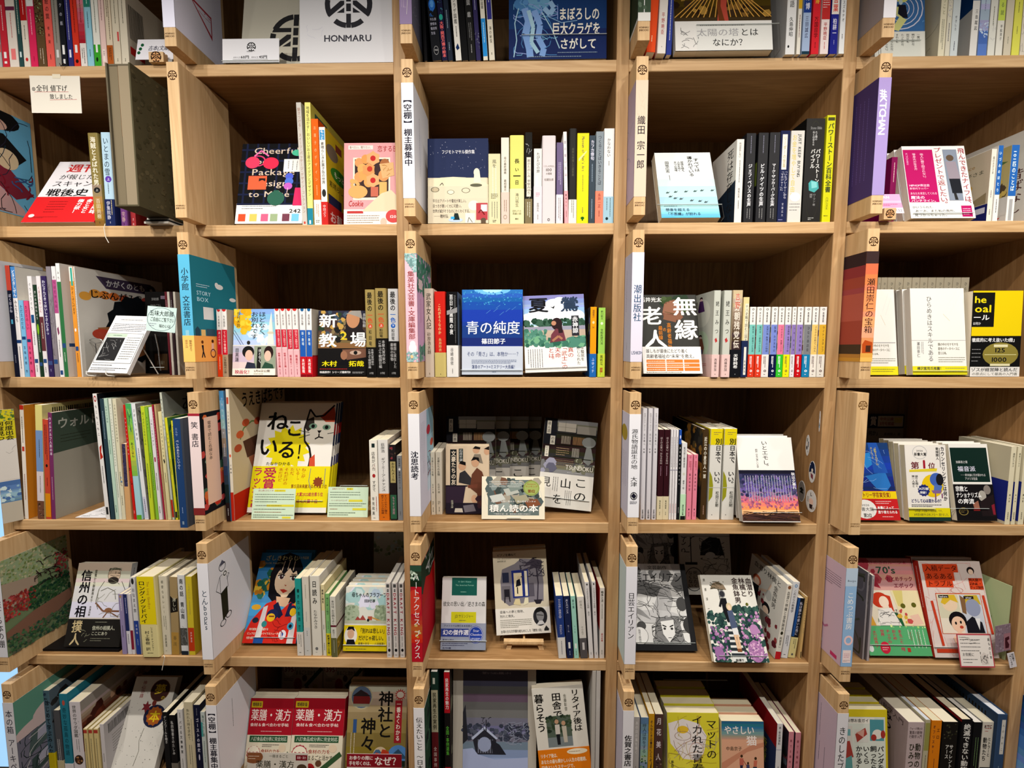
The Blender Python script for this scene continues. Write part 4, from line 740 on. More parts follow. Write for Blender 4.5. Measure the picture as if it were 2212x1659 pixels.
for a in ((852, 952, 838, 'cream travel book with white lettering', 'd8d2ae', [('v', 30, 8, 70, 20, '風を', '776'), Z('f2eeda', 18, 66, 2, 24), ('z', 20, 56, 80, 64, 4, '775'), ('Z', 18, 68, 84, 92, 3, '887'), ('z', 34, 94, 66, 98, 2, '554')], {}),
          (960, 1026, 700, 'off-white paperback with a pale pink foot', 'e2dace', [('v', 32, 22, 68, 42, '母の最終講義', '665'), ('v', 32, 48, 68, 62, '最相葉月', '665'), ('Z', 26, 72, 78, 86, 2, '876'), ('o', 50, 92, 24, 2.6, .3, 'a98')], dict(band=(.37, 'e0c6ba'))),
          (1033, 1152, 680, 'pale yellow hardback with a cream foot', 'ded97c', [('t', 30, 26, 70, 32, '長', '332', 1), ('t', 34, 36, 66, 41, 'い', '332', 1), ('r', 22, 45, 78, 46.2, '332'), ('t', 34, 50, 66, 56, '日', '332', 1), ('v', 36, 65, 66, 81, '滝口悠生', '665'), ('t', 16, 84, 84, 90, '四年ぶりの\n長編小説', '775'), ('t', 36, 93, 64, 96, '講談社', '554')], dict(band=(.40, 'e2dcb0'), hard=1)),
          (1162, 1222, 655, 'black paperback with title strip and olive foot', '24221f', [('w', 5, 12, 95, 30, 6, 5, ['aaa']), ('r', 20, 27, 82, 70, 'e0dace'), ('v', 28, 29, 76, 68, '旅のたのしみ 甲斐みのり', '333'), ('w', 5, 55, 95, 72, 6, 4, ['998']), ('Z', 20, 76, 82, 93, 2, 'ddc')], dict(band=(.275, '84785a'))),
          (1236, 1304, 794, 'white paperback with a clear wrapper', 'e0deda', [('v', 30, 5, 76, 32, 'たびたびの旅', '444'), ('r', 26, 36, 46, 52, 'eee'), ('z', 24, 58, 74, 64, 3, 'c9a'), ('v', 36, 72, 66, 84, '安西水丸', '887'), Z('887', 88, 96)], dict(band=(.5, 'd9d4da'))),
          (1306, 1420, 683, 'thick lilac-white hardback', 'd9d0d2', [('t', 6, 33, 94, 36, 'くらしのきほん', '665'), ('t', 26, 36, 74, 41, '100', '443'), ('t', 26, 41.5, 74, 44.5, 'の実践', '554'), ('t', 14, 48, 88, 51.5, '松浦弥太郎', '665'), ('o', 50, 95.5, 10, 1.6, .4, '333')], dict(hard=1)),
          (1428, 1482, 742, 'dusty purple paperback with a white foot', '75688a', [Z('b9b0c8', 24, 52, 2, 24), Z('877', 68, 96, 2, 24)], dict(band=(.36, 'e6e0e2'))),
          (1485, 1530, 650, 'white pen-drawn paperback with a pink foot', 'e6e0e0', [('v', 14, 8, 86, 64, '愛の縫い目はここ', '99a'), ('w', 10, 20, 90, 60, 5, 2, ['d9a']), ('v', 24, 67, 76, 82, '最果タヒ', '544'), Z('866', 86, 97)], dict(band=(.36, 'eaa8ae'), xt=1472)),
          (1533, 1598, 622, 'glossy black hardback with a white foot', '24211f*', [('v', 34, 20, 66, 50, '純粋な時間と江國香織', '665'), ('Z', 26, 75, 78, 94, 2, '776')], dict(band=(.255, 'e4e0d8'), hard=1)),
          (1601, 1700, 662, 'bright yellow slipcased art book', 'e6d61a*', [('v', 34, 4, 70, 42, 'Museum of Mom’s Art', '775', 1), Z('884', 46, 74), Z('665', 82, 90), ('e', 50, 94, 16, 1.6, '262'), ('r', 44, 94, 56, 97, '262'), ('p', [(12, 28), (80, 19), (80, 21), (14, 31)], 'f4ee9a')], {}),
          (1703, 1755, 682, 'slate grey paperback with white lettering', '44505a', [('v', 18, 5, 82, 28, 'カフカ俳句', 'dde', 1), Z('9ab', 32, 62), Z('9ab', 72, 96)], {}),
          (1759, 1824, 648, 'grey-blue paperback with a coral foot', '8d979e', [('v', 24, 4, 76, 58, 'つくることばいきることば', '334'), ('v', 28, 67, 74, 83, '永井一正', '733'), Z('622', 86, 96)], dict(band=(.355, 'e88a72'))),
          (1827, 1912, 622, 'white hardback with a pale blue foot', 'e8e6e4', [('v', 28, 10, 66, 30, 'かなわない', '444'), Z('666', 34, 43), ('Z', 18, 73, 86, 93, 2, '566'), ('e', 36, 95, 14, 1.6, '233')], dict(band=(.285, 'a5c6d6')))):
    c.b(a[0], a[1], a[2], a[3], a[4], a[5], Y=3, **a[6])

c = Cell(2, 4, 'past the beige map sign', 1330, 110, 3.949)
bd = [('p', [(x, y), (x + 3, y - 2), (x + 5, y - 1), (x + 8, y - 2.4), (x + 5, y + .6), (x + 1, y + 1)], '566') for x, y in ((12, 63), (26, 62), (44, 61.5), (60, 61), (72, 60), (90, 60), (16, 69), (24, 71.5), (34, 72.5), (52, 75), (66, 76), (76, 77.5))]
c.f(392, 893, 1458, 868, 'pale blue book with ink birds, leaning back', 'e4e8e8', [('g', 0, 42, 100, 80, ['cdd', 'bdd', 'acd']), ('g', 0, 80, 100, 100, ['bdd', '9cd', '6bd'])] + bd + [('v', 56, 6, 78, 38, '\u3000すべては\n導かれている', '333'), ('v', 32, 14, 50, 32, '逆境を越え、\n人生を拓く\n五つの覚悟', '666'), ('v', 16, 14, 24, 32, '田坂広志', '555'), ('Z', 20, 36, 24, 46, 1, '777'), ('z', 6, 82, 40, 84, 1, '556'), ('t', 8, 86, 50, 91, '想像を超える', '345'), ('t', 8, 92, 68, 97, '「不思議」が訪れる', '345')], t=22, tilt=22, Y=8, stand=(-.06, 1.05, 30, .4))
c.b(1008, 1070, 753, 'white paperback with a dark portrait side', 'e4e0da', [('v', 30, 4, 64, 22, '死は存在しない', '444'), Z('666', 25, 55), ('v', 36, 58, 66, 70, '田坂広志', '555'), Z('666', 73, 90)], d=112, L=[R('dedad4', 0, 100), ('p', [(0, 62), (100, 48), (100, 100), (0, 100)], '233344'), ('e', 40, 84, 20, 16, '15202c'), ('v', 58, 6, 96, 98, '死は存在しない', '222')])
bl = lambda s_: [Z('889', 3, 28), ('v', 26, 34, 74, 72 if len(s_) < 9 else 82, s_, 'e6e6ea', 1), Z('999', 84, 96, 2, 24)]
c.b(1088, 1168, 702, 'black paperback with white lettering and a low title', '26262a*', bl('ジェフ・ベゾスの生声'), d=128, group='black biography paperbacks')
c.b(1190, 1274, 698, 'black paperback with white lettering and a short title', '26262a*', bl('ビル・ゲイツの生声'), d=128, group='black biography paperbacks', L=[R('222226', 0, 100), ('r', 88, 32, 98, 58, '7a8a3a')])
c.b(1284, 1372, 695, 'black paperback with white lettering and a long title', '26262a*', bl('マーク・ザッカーバーグの生声'), d=128, group='black biography paperbacks')
c.b(1376, 1455, 680, 'navy paperback with a white title panel', '232b52', [('r', 18, 4, 72, 42, 'e6e4dc'), ('v', 28, 6, 64, 40, 'リーダーの仮面', 'a94'), ('v', 14, 44, 88, 74, '「いちプレーヤー」から\n「マネジャー」に', 'ccd'), ('v', 40, 78, 62, 94, '安藤広大', 'bbc'), ('z', 10, 96, 80, 98, 1, '99c')], d=128)
c.b(1462, 1575, 680, 'white paperback with grey sideways capitals', 'd4d2cc', [('v', 52, 3, 84, 50, 'JUST KEEP BUYING', '555', 1), ('v', 8, 4, 46, 74, 'お金を増やして自由に', 'd9c870'), ('e', 50, 72, 40, 5, 'eee'), ('z', 10, 78, 90, 88, 3, '888')], d=150)
c.b(1586, 1742, 576, 'thick black stone guide with a turquoise gem', '242220*', [('o', 50, 50, 46, 48, .01, '443'), ('t', 22, 6, 84, 12, 'Stone Bible', '999', 0, .2), ('v', 34, 12, 62, 26, '474種の\n石と出会える', 'ccc'), ('v', 28, 29, 84, 62, 'パワーストーン\nバイブル', 'e8e6e2', 1), ('p', [(26, 62), (40, 59), (78, 61), (84, 67), (60, 71), (30, 69)], '5aa'), ('p', [(40, 60), (70, 61), (74, 66), (44, 67)], '8cc'), ('v', 34, 72, 70, 84, 'ローマン・著\n越智', '999'), ('z', 32, 95, 64, 98, 2, 'bbb')], d=150, L=[R('1c1b1a', 0, 100)])
c.b(1757, 1828, 548, 'acid yellow stone encyclopedia', 'd3d21e*', [('r', 10, 2, 92, 5, '553'), ('v', 12, 7, 90, 72, 'パワーストーン百科全書', '343', 1), ('v', 30, 76, 66, 88, '八川シズエ', '443'), ('z', 16, 92, 84, 96, 1, '443')], d=148)

c = Cell(2, 5, 'past the purple sign', 1800, 110, 3.949)
c.b(462, 512, 905, 'dark magenta paperback tucked beside the sign', '8a1a5a', [Z('ecc', 8, 40)], d=128, Y=40)
c.f(664, 1214, 1438, 812, 'white and magenta book with a street photograph', 'e6e2de', [('r', 1, 5, 48, 78, 'b8186a'), ('v', 12, 10, 36, 46, '他人に振り回されない、\n等身大の生き方', 'ecd'), ('v', 4, 10, 9, 26, 'KTCHAN', 'dac'), ('t', 4, 53, 36, 57, 'HIPHOP界注目', 'ecd', 1), ('t', 4, 57.5, 34, 61, '新世代ラッパー', 'ecd'), ('t', 4, 64, 46, 68, 'あなたを肯定してくれる', 'ecd'), ('t', 4, 69, 26, 74, '魔法の', 'fde', 1), ('t', 4, 74, 46, 78, 'パンチライン。', 'fde', 1), ('v', 49, 2, 62, 83, 'プレゼントで返したい。', 'a45'), ('r', 64, 5, 86, 76, '8a93a2'), ('e', 74, 17, 6, 4.4, '654'), ('p', [(66, 22), (82, 22), (86, 46), (68, 46)], '99909a'), ('p', [(68, 46), (85, 46), (86, 66), (70, 66)], '23262e'), ('p', [(72, 66), (76, 66), (78, 75), (73, 75)], '333'), ('v', 87, 3, 99, 83, '飛んできたナイフは、', 'a45'),
    ('t', 4, 83, 40, 87, 'ひいうられた…', '333'), ('t', 3, 88, 78, 92, 'あーあ、また私の長所、', '333'), ('t', 6, 93.5, 60, 98, '見つかっちゃった。', '333'), ('r', 80, 83, 96, 98, 'b8186a'), ('z', 82, 86, 94, 96, 4, 'ecd')], t=15, tilt=13, Y=4, band=(.185, 'e8e6e2'), stand=(.03, .97, 10, .3), behind=2, bdesc='white and magenta copy tucked behind')
c.card('shop_tag', 'card', 418, 606, 1390, 1222, 'small pink and lilac card clipped beside the white and magenta book', 'd8bcd4', [R('c9aacb', 0, 34), ('t', 4, 6, 50, 26, 'HAN', 'eee', 1), R('e0a0c0', 46, 70), ('z', 6, 50, 80, 62, 2, 'b58'), R('ecdfe8', 72, 100), ('t', 62, 76, 94, 94, 'K52', '667')], Y=-6, tilt=20, lift=14)
clip_block(c, 430, 532, 1340, -14, 'small wooden card holder with a dark round crest, holding the pink card')
c.b(1302, 1346, 836, 'white classic beside a boy illustration', 'e0dcd2', [('v', 28, 10, 72, 34, '星の王子さま', '665'), Z('877', 56, 76), Z('766', 82, 92)], d=112, Y=12, L=[R('d9cdb6', 0, 74), R('2a2f7a', 74, 100), ('t', 20, 12, 92, 20, 'Prince', 'b96', 0, .1), ('t', 46, 24, 90, 31, '王子さま', '665'), ('p', [(20, 70), (40, 62), (70, 66), (96, 58), (96, 73), (10, 73)], 'a99a7a'), ('e', 62, 46, 8, 5, 'd9b25a'), ('p', [(56, 50), (68, 50), (70, 64), (54, 64)], 'b99a4a'), ('e', 40, 84, 22, 9, 'aab'), ('r', 70, 78, 96, 86, 'dde')])
c.b(1352, 1398, 806, 'white book with a blue upper spine', 'e6e4e0', [R('2f6cb4', 0, 64), ('v', 22, 6, 78, 62, 'いづみのほとり', 'dee', 1), Z('555', 70, 94)], d=118, Y=10)
c.b(1468, 1534, 802, 'white book with a blue spine and painted side', 'e6e4e0', [R('2f6cb4', 0, 66), ('v', 22, 6, 76, 60, '101匹のことば', 'dee', 1), Z('555', 70, 94), ('r', 26, 70, 70, 98, 'aaa')], d=118, Y=10, L=[R('cdbf8a', 0, 66), ('p', [(20, 20), (70, 14), (96, 20), (60, 28)], '6a8a5a'), ('e', 70, 16, 16, 5, 'c65'), ('d', 10, 36, 96, 64, 40, 9, ['d9c070', '876', '654', 'a84'], 3), R('e2e0dc', 66, 90), ('p', [(0, 92), (90, 92), (80, 100), (0, 100)], 'c43')])
c.b(1640, 1730, 640, 'white book with brown lettering near the cubby wall', 'ddd8d0', [('v', 28, 10, 72, 50, '昔ばなし', '644'), Z('766', 56, 80)], d=148, Y=0, L=[R('e2ded6', 0, 100), ('t', 8, 18, 40, 26, '昔', 'b43', 1), ('t', 30, 22, 90, 30, 'むかし', '544'), ('v', 70, 40, 96, 90, '昔ばなし', '644'), ('Z', 46, 50, 62, 90, 1, '877')])

# ------------------------------------------------------------------ third row
c = Cell(3, 1, 'past the plain white end sign', 0, 500, 4.609)
hz = [('r', 10, 78, 90, 84, '358')]
for a in ((150, 197, 338, 'slim navy picture book with a coral head', '1c2238', [R('c54', 0, 22), ('v', 20, 25, 80, 42, 'ぼくはふね', 'dde'), ('r', 30, 48, 70, 52, '5ac'), Z('99a', 80, 94)], dict(d=250)),
          (201, 247, 350, 'slim blue-topped picture book', 'e2dfe0', [R('4a86c2', 0, 28), ('v', 14, 3, 86, 27, 'どきどきしぜん', 'eee', 1), ('v', 18, 30, 82, 50, 'みんなうんち', '333')] + [R('247', 66, 69), Z('444', 72, 94)], dict(d=200, Rr=[R('d6d3cc', 0, 100)])),
          (251, 297, 685, 'slim pale blue picture book', '7cb4d8', [('v', 16, 6, 84, 38, 'ただたのだれ', '245'), ('r', 8, 47, 92, 51, '247'), ('v', 24, 58, 76, 96, '五味太郎 作', '346')], dict(d=190)),
          (301, 345, 690, 'slim pink picture book', 'd85a86', [('v', 16, 6, 84, 38, 'ただたのしい', '624'), ('r', 8, 50, 92, 54, '247'), ('v', 24, 58, 76, 96, '五味太郎 作', '512')], dict(d=190)),
          (357, 400, 444, 'slim white picture book with a blue label', 'e2e0e2', [('v', 20, 6, 80, 34, 'ぐうぐうぐう', '444'), ('r', 14, 38, 86, 46, '258'), Z('444', 54, 72), ('r', 10, 82, 90, 86, '358'), Z('444', 88, 97)], dict(d=200)),
          (405, 440, 530, 'slim dark green picture book', '26402e', [('v', 18, 6, 82, 38, 'きいろのはちょう', 'ddd'), ('e', 50, 48, 30, 6, '8b3'), Z('bcb', 54, 78), ('r', 8, 84, 92, 88, '358')], dict(d=180)),
          (444, 485, 443, 'slim white and maroon picture book', 'e2dde0', [('v', 18, 10, 82, 36, 'くまさんかいに', 'a34'), R('6a3a40', 40, 74), Z('ddc', 46, 70), ('r', 8, 82, 92, 86, '358'), Z('444', 90, 97)], dict(d=200)),
          (490, 540, 443, 'slim purple picture book', '3c2f5e', [('v', 18, 4, 82, 58, 'わにさんどきっはいしゃさんどきっ', 'dde', 1), ('r', 8, 84, 92, 88, '458'), Z('aac', 92, 97)], dict(d=200)),
          (548, 594, 348, 'slim grey picture book with scratchy lettering', '8d878e', [('w', 10, 6, 90, 50, 12, 3, ['333', '555']), ('w', 10, 50, 90, 80, 8, 3, ['444']), ('r', 8, 84, 92, 88, '358')], dict(d=210)),
          (600, 641, 346, 'slim white picture book with a magenta streak', 'e4e2e4', [R('b5578f', 12, 42), ('v', 18, 8, 82, 42, 'そらはだかんぼ！', '634'), ('p', [(20, 56), (60, 54), (76, 60), (40, 62)], '846'), Z('555', 66, 92), ('r', 14, 94, 84, 98, '358')], dict(d=215)),
          (646, 686, 316, 'slim green picture book with a white head', '3a7a4c', [R('e6e6e6', 0, 16), ('v', 22, 6, 78, 15, 'みち', '222'), ('r', 8, 70, 92, 74, '358'), Z('cdc', 78, 94)], dict(d=220, Rr=[R('d9d7d2', 0, 100), ('r', 16, 16, 100, 97, '2f6a4a'), ('r', 21, 19, 100, 94, 'd9d7d2'), ('t', 50, 8, 80, 14, 'こども', '555'), ('e', 64, 50, 5, 2.6, '333'), ('r', 3, 70, 16, 73, '358')])),
          (772, 812, 350, 'slim orange picture book', 'e29c40', [R('eae6e0', 0, 13), ('r', 30, 1, 80, 17, '4a9'), ('v', 18, 18, 82, 43, 'ひよこはにげます', '432'), ('e', 50, 57, 22, 1.6, 'eee'), ('r', 12, 72, 88, 76, '358'), Z('743', 78, 94)], dict(d=200))):
    c.b(a[0], a[1], a[2], a[3], a[4], a[5], **a[6])
c.b(815, 830, 350, 'grey-white science picture book with a spiky-haired face', 'd2cfca', [Z('777', 10, 90)], d=230, Rr=[R('cfcbc4', 0, 100), ('p', [(20, 5), (84, 5), (84, 16), (30, 16)], '4c4058'), ('t', 30, 6.5, 76, 14.5, 'かがくのとも', 'ddd', 1), ('e', 84, 11, 6, 5, '322'), ('t', 81, 9, 87, 13, '10', 'ccc', 1)] + [('e', x, 22 + (x % 9) * .4, 6, 4, k_) for x, k_ in ((8, 'd9a24a'), (18, 'd99a44'), (28, 'd98a40'), (38, 'd97a3c'), (50, 'c9603a'), (62, 'b9503a'), (76, 'a8443a'), (88, '98403a'))] + [('t', 12, 18, 94, 27, 'じぶんがみえない', '222', 1), ('star', 62, 54, 36, 15, '1c2026', .9), ('p', [(18, 54), (40, 52), (90, 54), (92, 74), (60, 84), (24, 74)], 'a8744c'), ('e', 22, 60, 10, 5, 'c0503c'), ('e', 40, 58, 10, 6, 'eee'), ('e', 42, 58, 3, 2.4, '111'), ('o', 40, 58, 10, 6, .12, '222')])
# clear box, easel with photocopies, note on a clip, dark volumes at the back
r_ = tag(empty('display_box', xat(c.px(842), 12, c.z), 12, c.z), 'clear plastic box standing before the spiky-haired picture book', 'box')
for nm, p, q in (('front_panel', (0, 0, 0), (38, 1, 96)), ('side_panel', (0, 1, 0), (1, 30, 96)), ('side_panel', (37, 1, 0), (38, 30, 96)), ('base_plate', (1, 1, 0), (37, 30, 1))):
    m_ = MB(); m_.box(p, q, 'clear_acrylic'); m_.build(nm, r_)
m_ = MB(); m_.tube([(4 + 15 + 15 * math.cos(a * .35), 12, 78 + 5 * math.sin(a * .35)) for a in range(19)], .7, 'steel_clip'); m_.tube([(18, 12, 72), (19, 12, 50), (18, 12, 4)], .8, 'steel_clip'); m_.build('wire_ring', r_)
ph = [('r', 16, 5, 96, 10, 'bbb'), ('r', 17, 5.6, 95, 9.4, 'e8e8e8'), ('z', 20, 6, 92, 9, 1, '333'), ('z', 8, 14, 96, 29, 5, '333'), ('r', 2, 32, 98, 84, '444'), ('r', 3, 32.6, 97, 83.4, 'e6e6e4'), ('r', 4, 33, 56, 39, 'bcb'), ('z', 20, 34, 50, 38, 1, '354'), ('r', 6, 40, 54, 80, '2e2e30'), ('w', 10, 44, 50, 78, 14, .6, ['999', 'aaa']), ('z', 60, 38, 94, 78, 10, '444'), ('z', 4, 86, 60, 89, 1, '333'), ('z', 4, 91, 94, 97, 2, '333')]
er = tag(empty('wire_easel', xat(c.px(900), -6, c.z), -6, c.z), 'white wire easel carrying the photocopied leaflets', 'easel')
m_ = MB(); m_.tube([(0, -7.5, 14), (0, -8, 7), (2, -6, 4), (8, 2, 2.5), (12, 9, 6), (24, 62, 97)], 1.2, 'white_wire'); m_.tube([(42, -7.5, 14), (42, -8, 7), (44, -6, 4), (50, 2, 2.5), (54, 9, 6), (66, 62, 97)], 1.2, 'white_wire'); m_.tube([(24, 62, 97), (66, 62, 97)], 1.2, 'white_wire'); m_.build('front_wire', er)
m_ = MB(); m_.tube([(45, 63, 97), (78, 84, 1.4)], 1.2, 'white_wire'); m_.build('rear_leg', er)
c.card('leaflet_sheaf', 'leaflets', 868, 1268, 1388, 836, 'sheaf of photocopied black-and-white leaflets leaning on a wire easel', 'e6e6e8', ph, t=9, tilt=30, Y=-10, lift=11, roll=2)
nc = [('o', 50, 50, 49, 47, .03, '456'), ('t', 8, 14, 92, 40, '五味大郎展', '222'), ('t', 12, 42, 96, 62, 'ご自由にご覧下さい', '222'), ('z', 10, 66, 34, 82, 2, '889'), ('t', 44, 68, 84, 86, '味わいは', '333')]
Xn = xat(c.px(1640), 0, c.z)
c.card('handwritten_note', 'note', 1452, 1742, 985, 738, 'handwritten pale aqua note held up on a clear clip stand', 'cfe4e0', nc, Y=-12, tilt=4, roll=5, z0=zat(c.py(985), Xn, -12), lift=0)
r_ = tag(empty('clip_stand', Xn, -8, c.z), 'clear block clip stand holding up the pale aqua note', 'clip stand')
m_ = MB(); m_.box((-15, -10, 0), (15, 12, 22), 'clear_acrylic'); m_.box((-15, -10.2, 21.4), (15, -9.8, 22.2), 'acrylic_edge'); m_.build('base_block', r_)
m_ = MB(); m_.tube([(-1, 0, 14), (-3, 0, 60), (-8, 0, 92)], 1.1, 'steel_clip'); m_.box((-11, -1.5, 84), (-6, 1.5, 96), 'clear_acrylic'); m_.build('clip_rod', r_)
c.f(1450, 1680, 1420, 600, 'black art book behind the aqua note', '1e1c1c', [('t', 28, 6, 60, 12, '五味太郎', 'aaa'), ('t', 24, 14, 70, 20, 'ほめわごさん', '999'), ('r', 68, 5, 90, 9, '878'), ('w', 10, 26, 90, 70, 16, 1, ['333', '2a2a2a']), ('r', 40, 76, 96, 96, '5a4630'), ('t', 50, 84, 90, 90, '読味！', '998')], t=12, tilt=4, Y=120, lift=1)
for i_, (a, k_, n_) in enumerate(((1700, '6a2a34', 'thin dark red book at the back'), (1724, 'c2bdb4', 'thin grey-white picture book at the back'), (1752, '3a2a2e', 'thin black picture book at the back'), (1782, 'b5b0a6', 'thin off-white picture book at the back'))):
    c.b(a - 10, a + 12, 600, n_, k_, [Z('999', 10, 80)], d=170, Y=70)

c = Cell(3, 2, 'past the sky-blue sign', 360, 490, 4.096)
bk = [('e', 50, 0, 40, 3.4, 'c33'), ('v', 30, 9, 70, 26, '今村翔吾', '444'), R('c9273a', 30, 67)]
c.b(451, 497, 732, 'white paperback with red label and orange foot', 'ebe7e3', bk + [('v', 28, 32, 74, 52, '湖上の空', 'fdd'), Z('fdc', 70, 96)], d=105, band=(.335, 'e04a1e'), group='red-labelled paperbacks', xt=432)
c.b(501, 549, 730, 'white paperback with red label and brown foot', 'ebe7e3', bk + [('v', 24, 32, 76, 64, 'てらこや青義堂', 'fdd'), ('v', 22, 70, 78, 95, '小学館時代小説', '432')], d=105, band=(.33, 'b09a80'), group='red-labelled paperbacks', xt=481, Rr=[R('b5aea4', 0, 66), ('b', 40, 8, 90, 16, 18, '222'), ('b', 40, 24, 90, 32, 18, '222'), R('75604e', 66, 100), ('r', 20, 70, 60, 96, '222')])
c.f(582, 960, 1303, 727, 'sky blue and yellow paperback with a white tower', 'dcd9d2', [('g', 0, 0, 100, 55, ['8ad', '9cd', 'bce']), ('d', 40, 26, 92, 52, 22, 9, ['cde', 'dee'], 3), ('d', 0, 0, 36, 34, 46, 8, ['db3', 'ec4', 'da2'], 4), ('v', 6, 4, 16, 28, '長月天音', '332'), ('v', 40, 4, 76, 46, 'ほどなく、\nお別れです', '1c1c1c'), ('p', [(84, 20), (88, 4), (90, 20), (96, 54), (80, 54)], 'e6e2d6'), ('e', 87, 36, 8, 2, 'ccc6b4'), ('l', [(2, 32), (24, 54)], 1, '446'), ('l', [(0, 36), (18, 54)], 1, '446'), ('e', 36, 51, 4, 3, '333'),
    ('g', 0, 56, 50, 90, ['bbc', 'cbc', 'dcc']), ('r', 50, 56, 100, 90, '96a08e'), ('e', 36, 65, 14, 9, '222'), ('e', 38, 70, 9, 8, 'dba'), ('p', [(28, 92), (34, 80), (52, 82), (56, 92)], '33384a'), ('e', 84, 66, 11, 10, '322'), ('e', 82, 71, 8, 8, 'dba'), ('p', [(66, 92), (76, 80), (94, 84), (98, 92)], '354'), ('p', [(58, 58), (66, 58), (66, 92), (56, 92)], '222'), ('v', 5, 59, 15, 80, '目黒蓮', '222'), ('v', 60, 60, 67, 84, 'ほどなく、', 'eee'), R('ece6da', 90, 100), ('t', 6, 91.5, 46, 99, '映画化！', 'b35', 1), ('t', 50, 91.5, 88, 96, '2月6日公開', '543', 1), ('z', 50, 97, 90, 99, 1, '875')], t=14, tilt=7, Y=6, band=(.455, 'dcd9d2'), lift=3.5)
rl = lambda s_, f_: [('e', 50, 0, 40, 3.4, 'c33'), ('v', 30, 8, 70, 24, '長月天音', '444'), R('c9374a', 30, f_), ('v', 30, 31, 84, f_ - 2, 'ほどなく、お別れです', 'fdd')]
for i_, (x0, x1, xt, f_, t_) in enumerate(((985, 1030, 950, 56, '映画２月６日公開'), (1036, 1080, 1002, 56, '映画２月６日公開'), (1086, 1130, 1056, 59, '映画化!!'), (1135, 1184, 1106, 59, '映画化!!'))):
    c.b(x0, x1, 725, 'white and red film paperback with pink foot', 'ebe4e2', rl(0, f_) + [('v', 26, f_ + 8, 74, 86, t_, 'b34', 1), Z('a45', 88, 99)], d=105, band=(1 - f_ / 100 - .01, 'e9b9be'), xt=xt, group='red-labelled film paperbacks', Y=2)
for x0, x1, xt, r2 in ((1189, 1239, 1172, ()), (1243, 1292, 1232, [R('b9b3a9', 0, 100), ('b', 40, 8, 90, 16, 18, '222'), ('b', 40, 24, 90, 32, 18, '222'), ('z', 30, 40, 60, 60, 4, '888'), R('9c2a34', 68, 100)])):
    c.b(x0, x1, 725, 'white and blue paperback with red foot', 'e9e7e6', [('e', 50, 1, 30, 3, '269'), ('v', 30, 8, 70, 24, '長岡弘樹', '444'), R('2a64b6', 31, 70), ('v', 28, 33, 74, 54, '新・教場', 'dee'), ('v', 22, 73, 78, 94, '木村拓哉', 'fee', 1), R('8a1420', 96, 100)], d=105, band=(.30, 'c9222e'), xt=xt, Rr=r2, group='blue-labelled paperbacks', Y=2)
c.f(1338, 1764, 1312, 742, 'dark film paperback with a grey-haired man', '1d1a1c*', [('g', 0, 0, 100, 58, ['334', '433', '654', '864']), ('d', 2, 2, 60, 56, 60, 6, ['222', '343', '875', 'b95', '456'], 5), ('p', [(56, 34), (58, 6), (80, 0), (92, 10), (92, 28), (100, 36), (100, 50), (60, 46)], '2a2426'), ('e', 72, 13, 14, 14, 'b98a68'), ('p', [(56, 6), (70, 0), (88, 0), (92, 14), (84, 10), (64, 5)], '9a9690'), ('t', 0, 4, 40, 28, '新', 'ececec', 1), ('t', 0, 34, 40, 58, '教', 'ececec', 1), ('t', 44, 29, 62, 48, '2', 'd9c23a', 1), ('t', 66, 32, 100, 58, '場', 'ececec', 1), ('v', 92, 4, 99, 26, '長岡弘樹', 'ccc'),
    ('r', 0, 58.5, 100, 100, '1b1919'), ('p', [(50, 60), (100, 58.6), (100, 72), (60, 76)], '7a5848'), ('e', 78, 65, 12, 3.4, 'b9a090'), ('e', 78, 65, 4, 3, '1a1a1a'), ('e', 54, 69, 7, 7, '9a7058'), ('p', [(44, 84), (50, 76), (60, 76), (66, 84)], '15151a'), ('t', 6, 77, 42, 87, '木村', 'e2d61c', 1), ('t', 62, 77, 98, 87, '拓哉', 'e2d61c', 1), ('z', 4, 89, 96, 91, 1, 'b33'), ('t', 4, 93, 68, 97, '映画原作！シリーズ最新刊!!', 'ddd', 1), ('z', 72, 94, 96, 97, 2, '999')], t=12, tilt=6, Y=6, band=(.415, '1b1919'), lift=3)
for x0, x1, yt, xt, col, k1, s1, f1, bt, n_ in ((1771, 1857, 555, 1749, 'a08f5a', 'c53', '上', .345, '本屋大賞作家の\n12年ぶり戦国巨編', 'dull gold hardback with a black foot'), (1862, 1961, 543, 1839, 'a08f5a', 'c53', '上', .44, '本屋大賞作家の\n12年ぶり戦国巨編', 'dull gold hardback with a taller black foot'), (1970, 2060, 548, 1957, 'c3c5c6', '26b', '下', .41, '戦国に実在した\n最後の怪物', 'silver hardback with a black foot')):
    f_ = 100 * (1 - f1)
    c.b(x0, x1, yt, n_, col, [('v', 18, 3, 80, 25, '最後の', '1c1a18', 1), ('v', 18, 26, 82, 38, '一色', k1, 1), ('e', 50, 41.5, 24, 2.6, k1), ('t', 36, 40, 64, 43, s1, 'eee', 1), ('v', 28, 45, 66, f_ - 1, '和田竜', '222'), ('v', 16, f_ + 2, 84, 90, bt, 'bbb'), ('t', 26, 94, 74, 97, '小学館', 'aaa')], d=128, band=(f1, '1a1918'), xt=xt, hard=1, Y=-1)

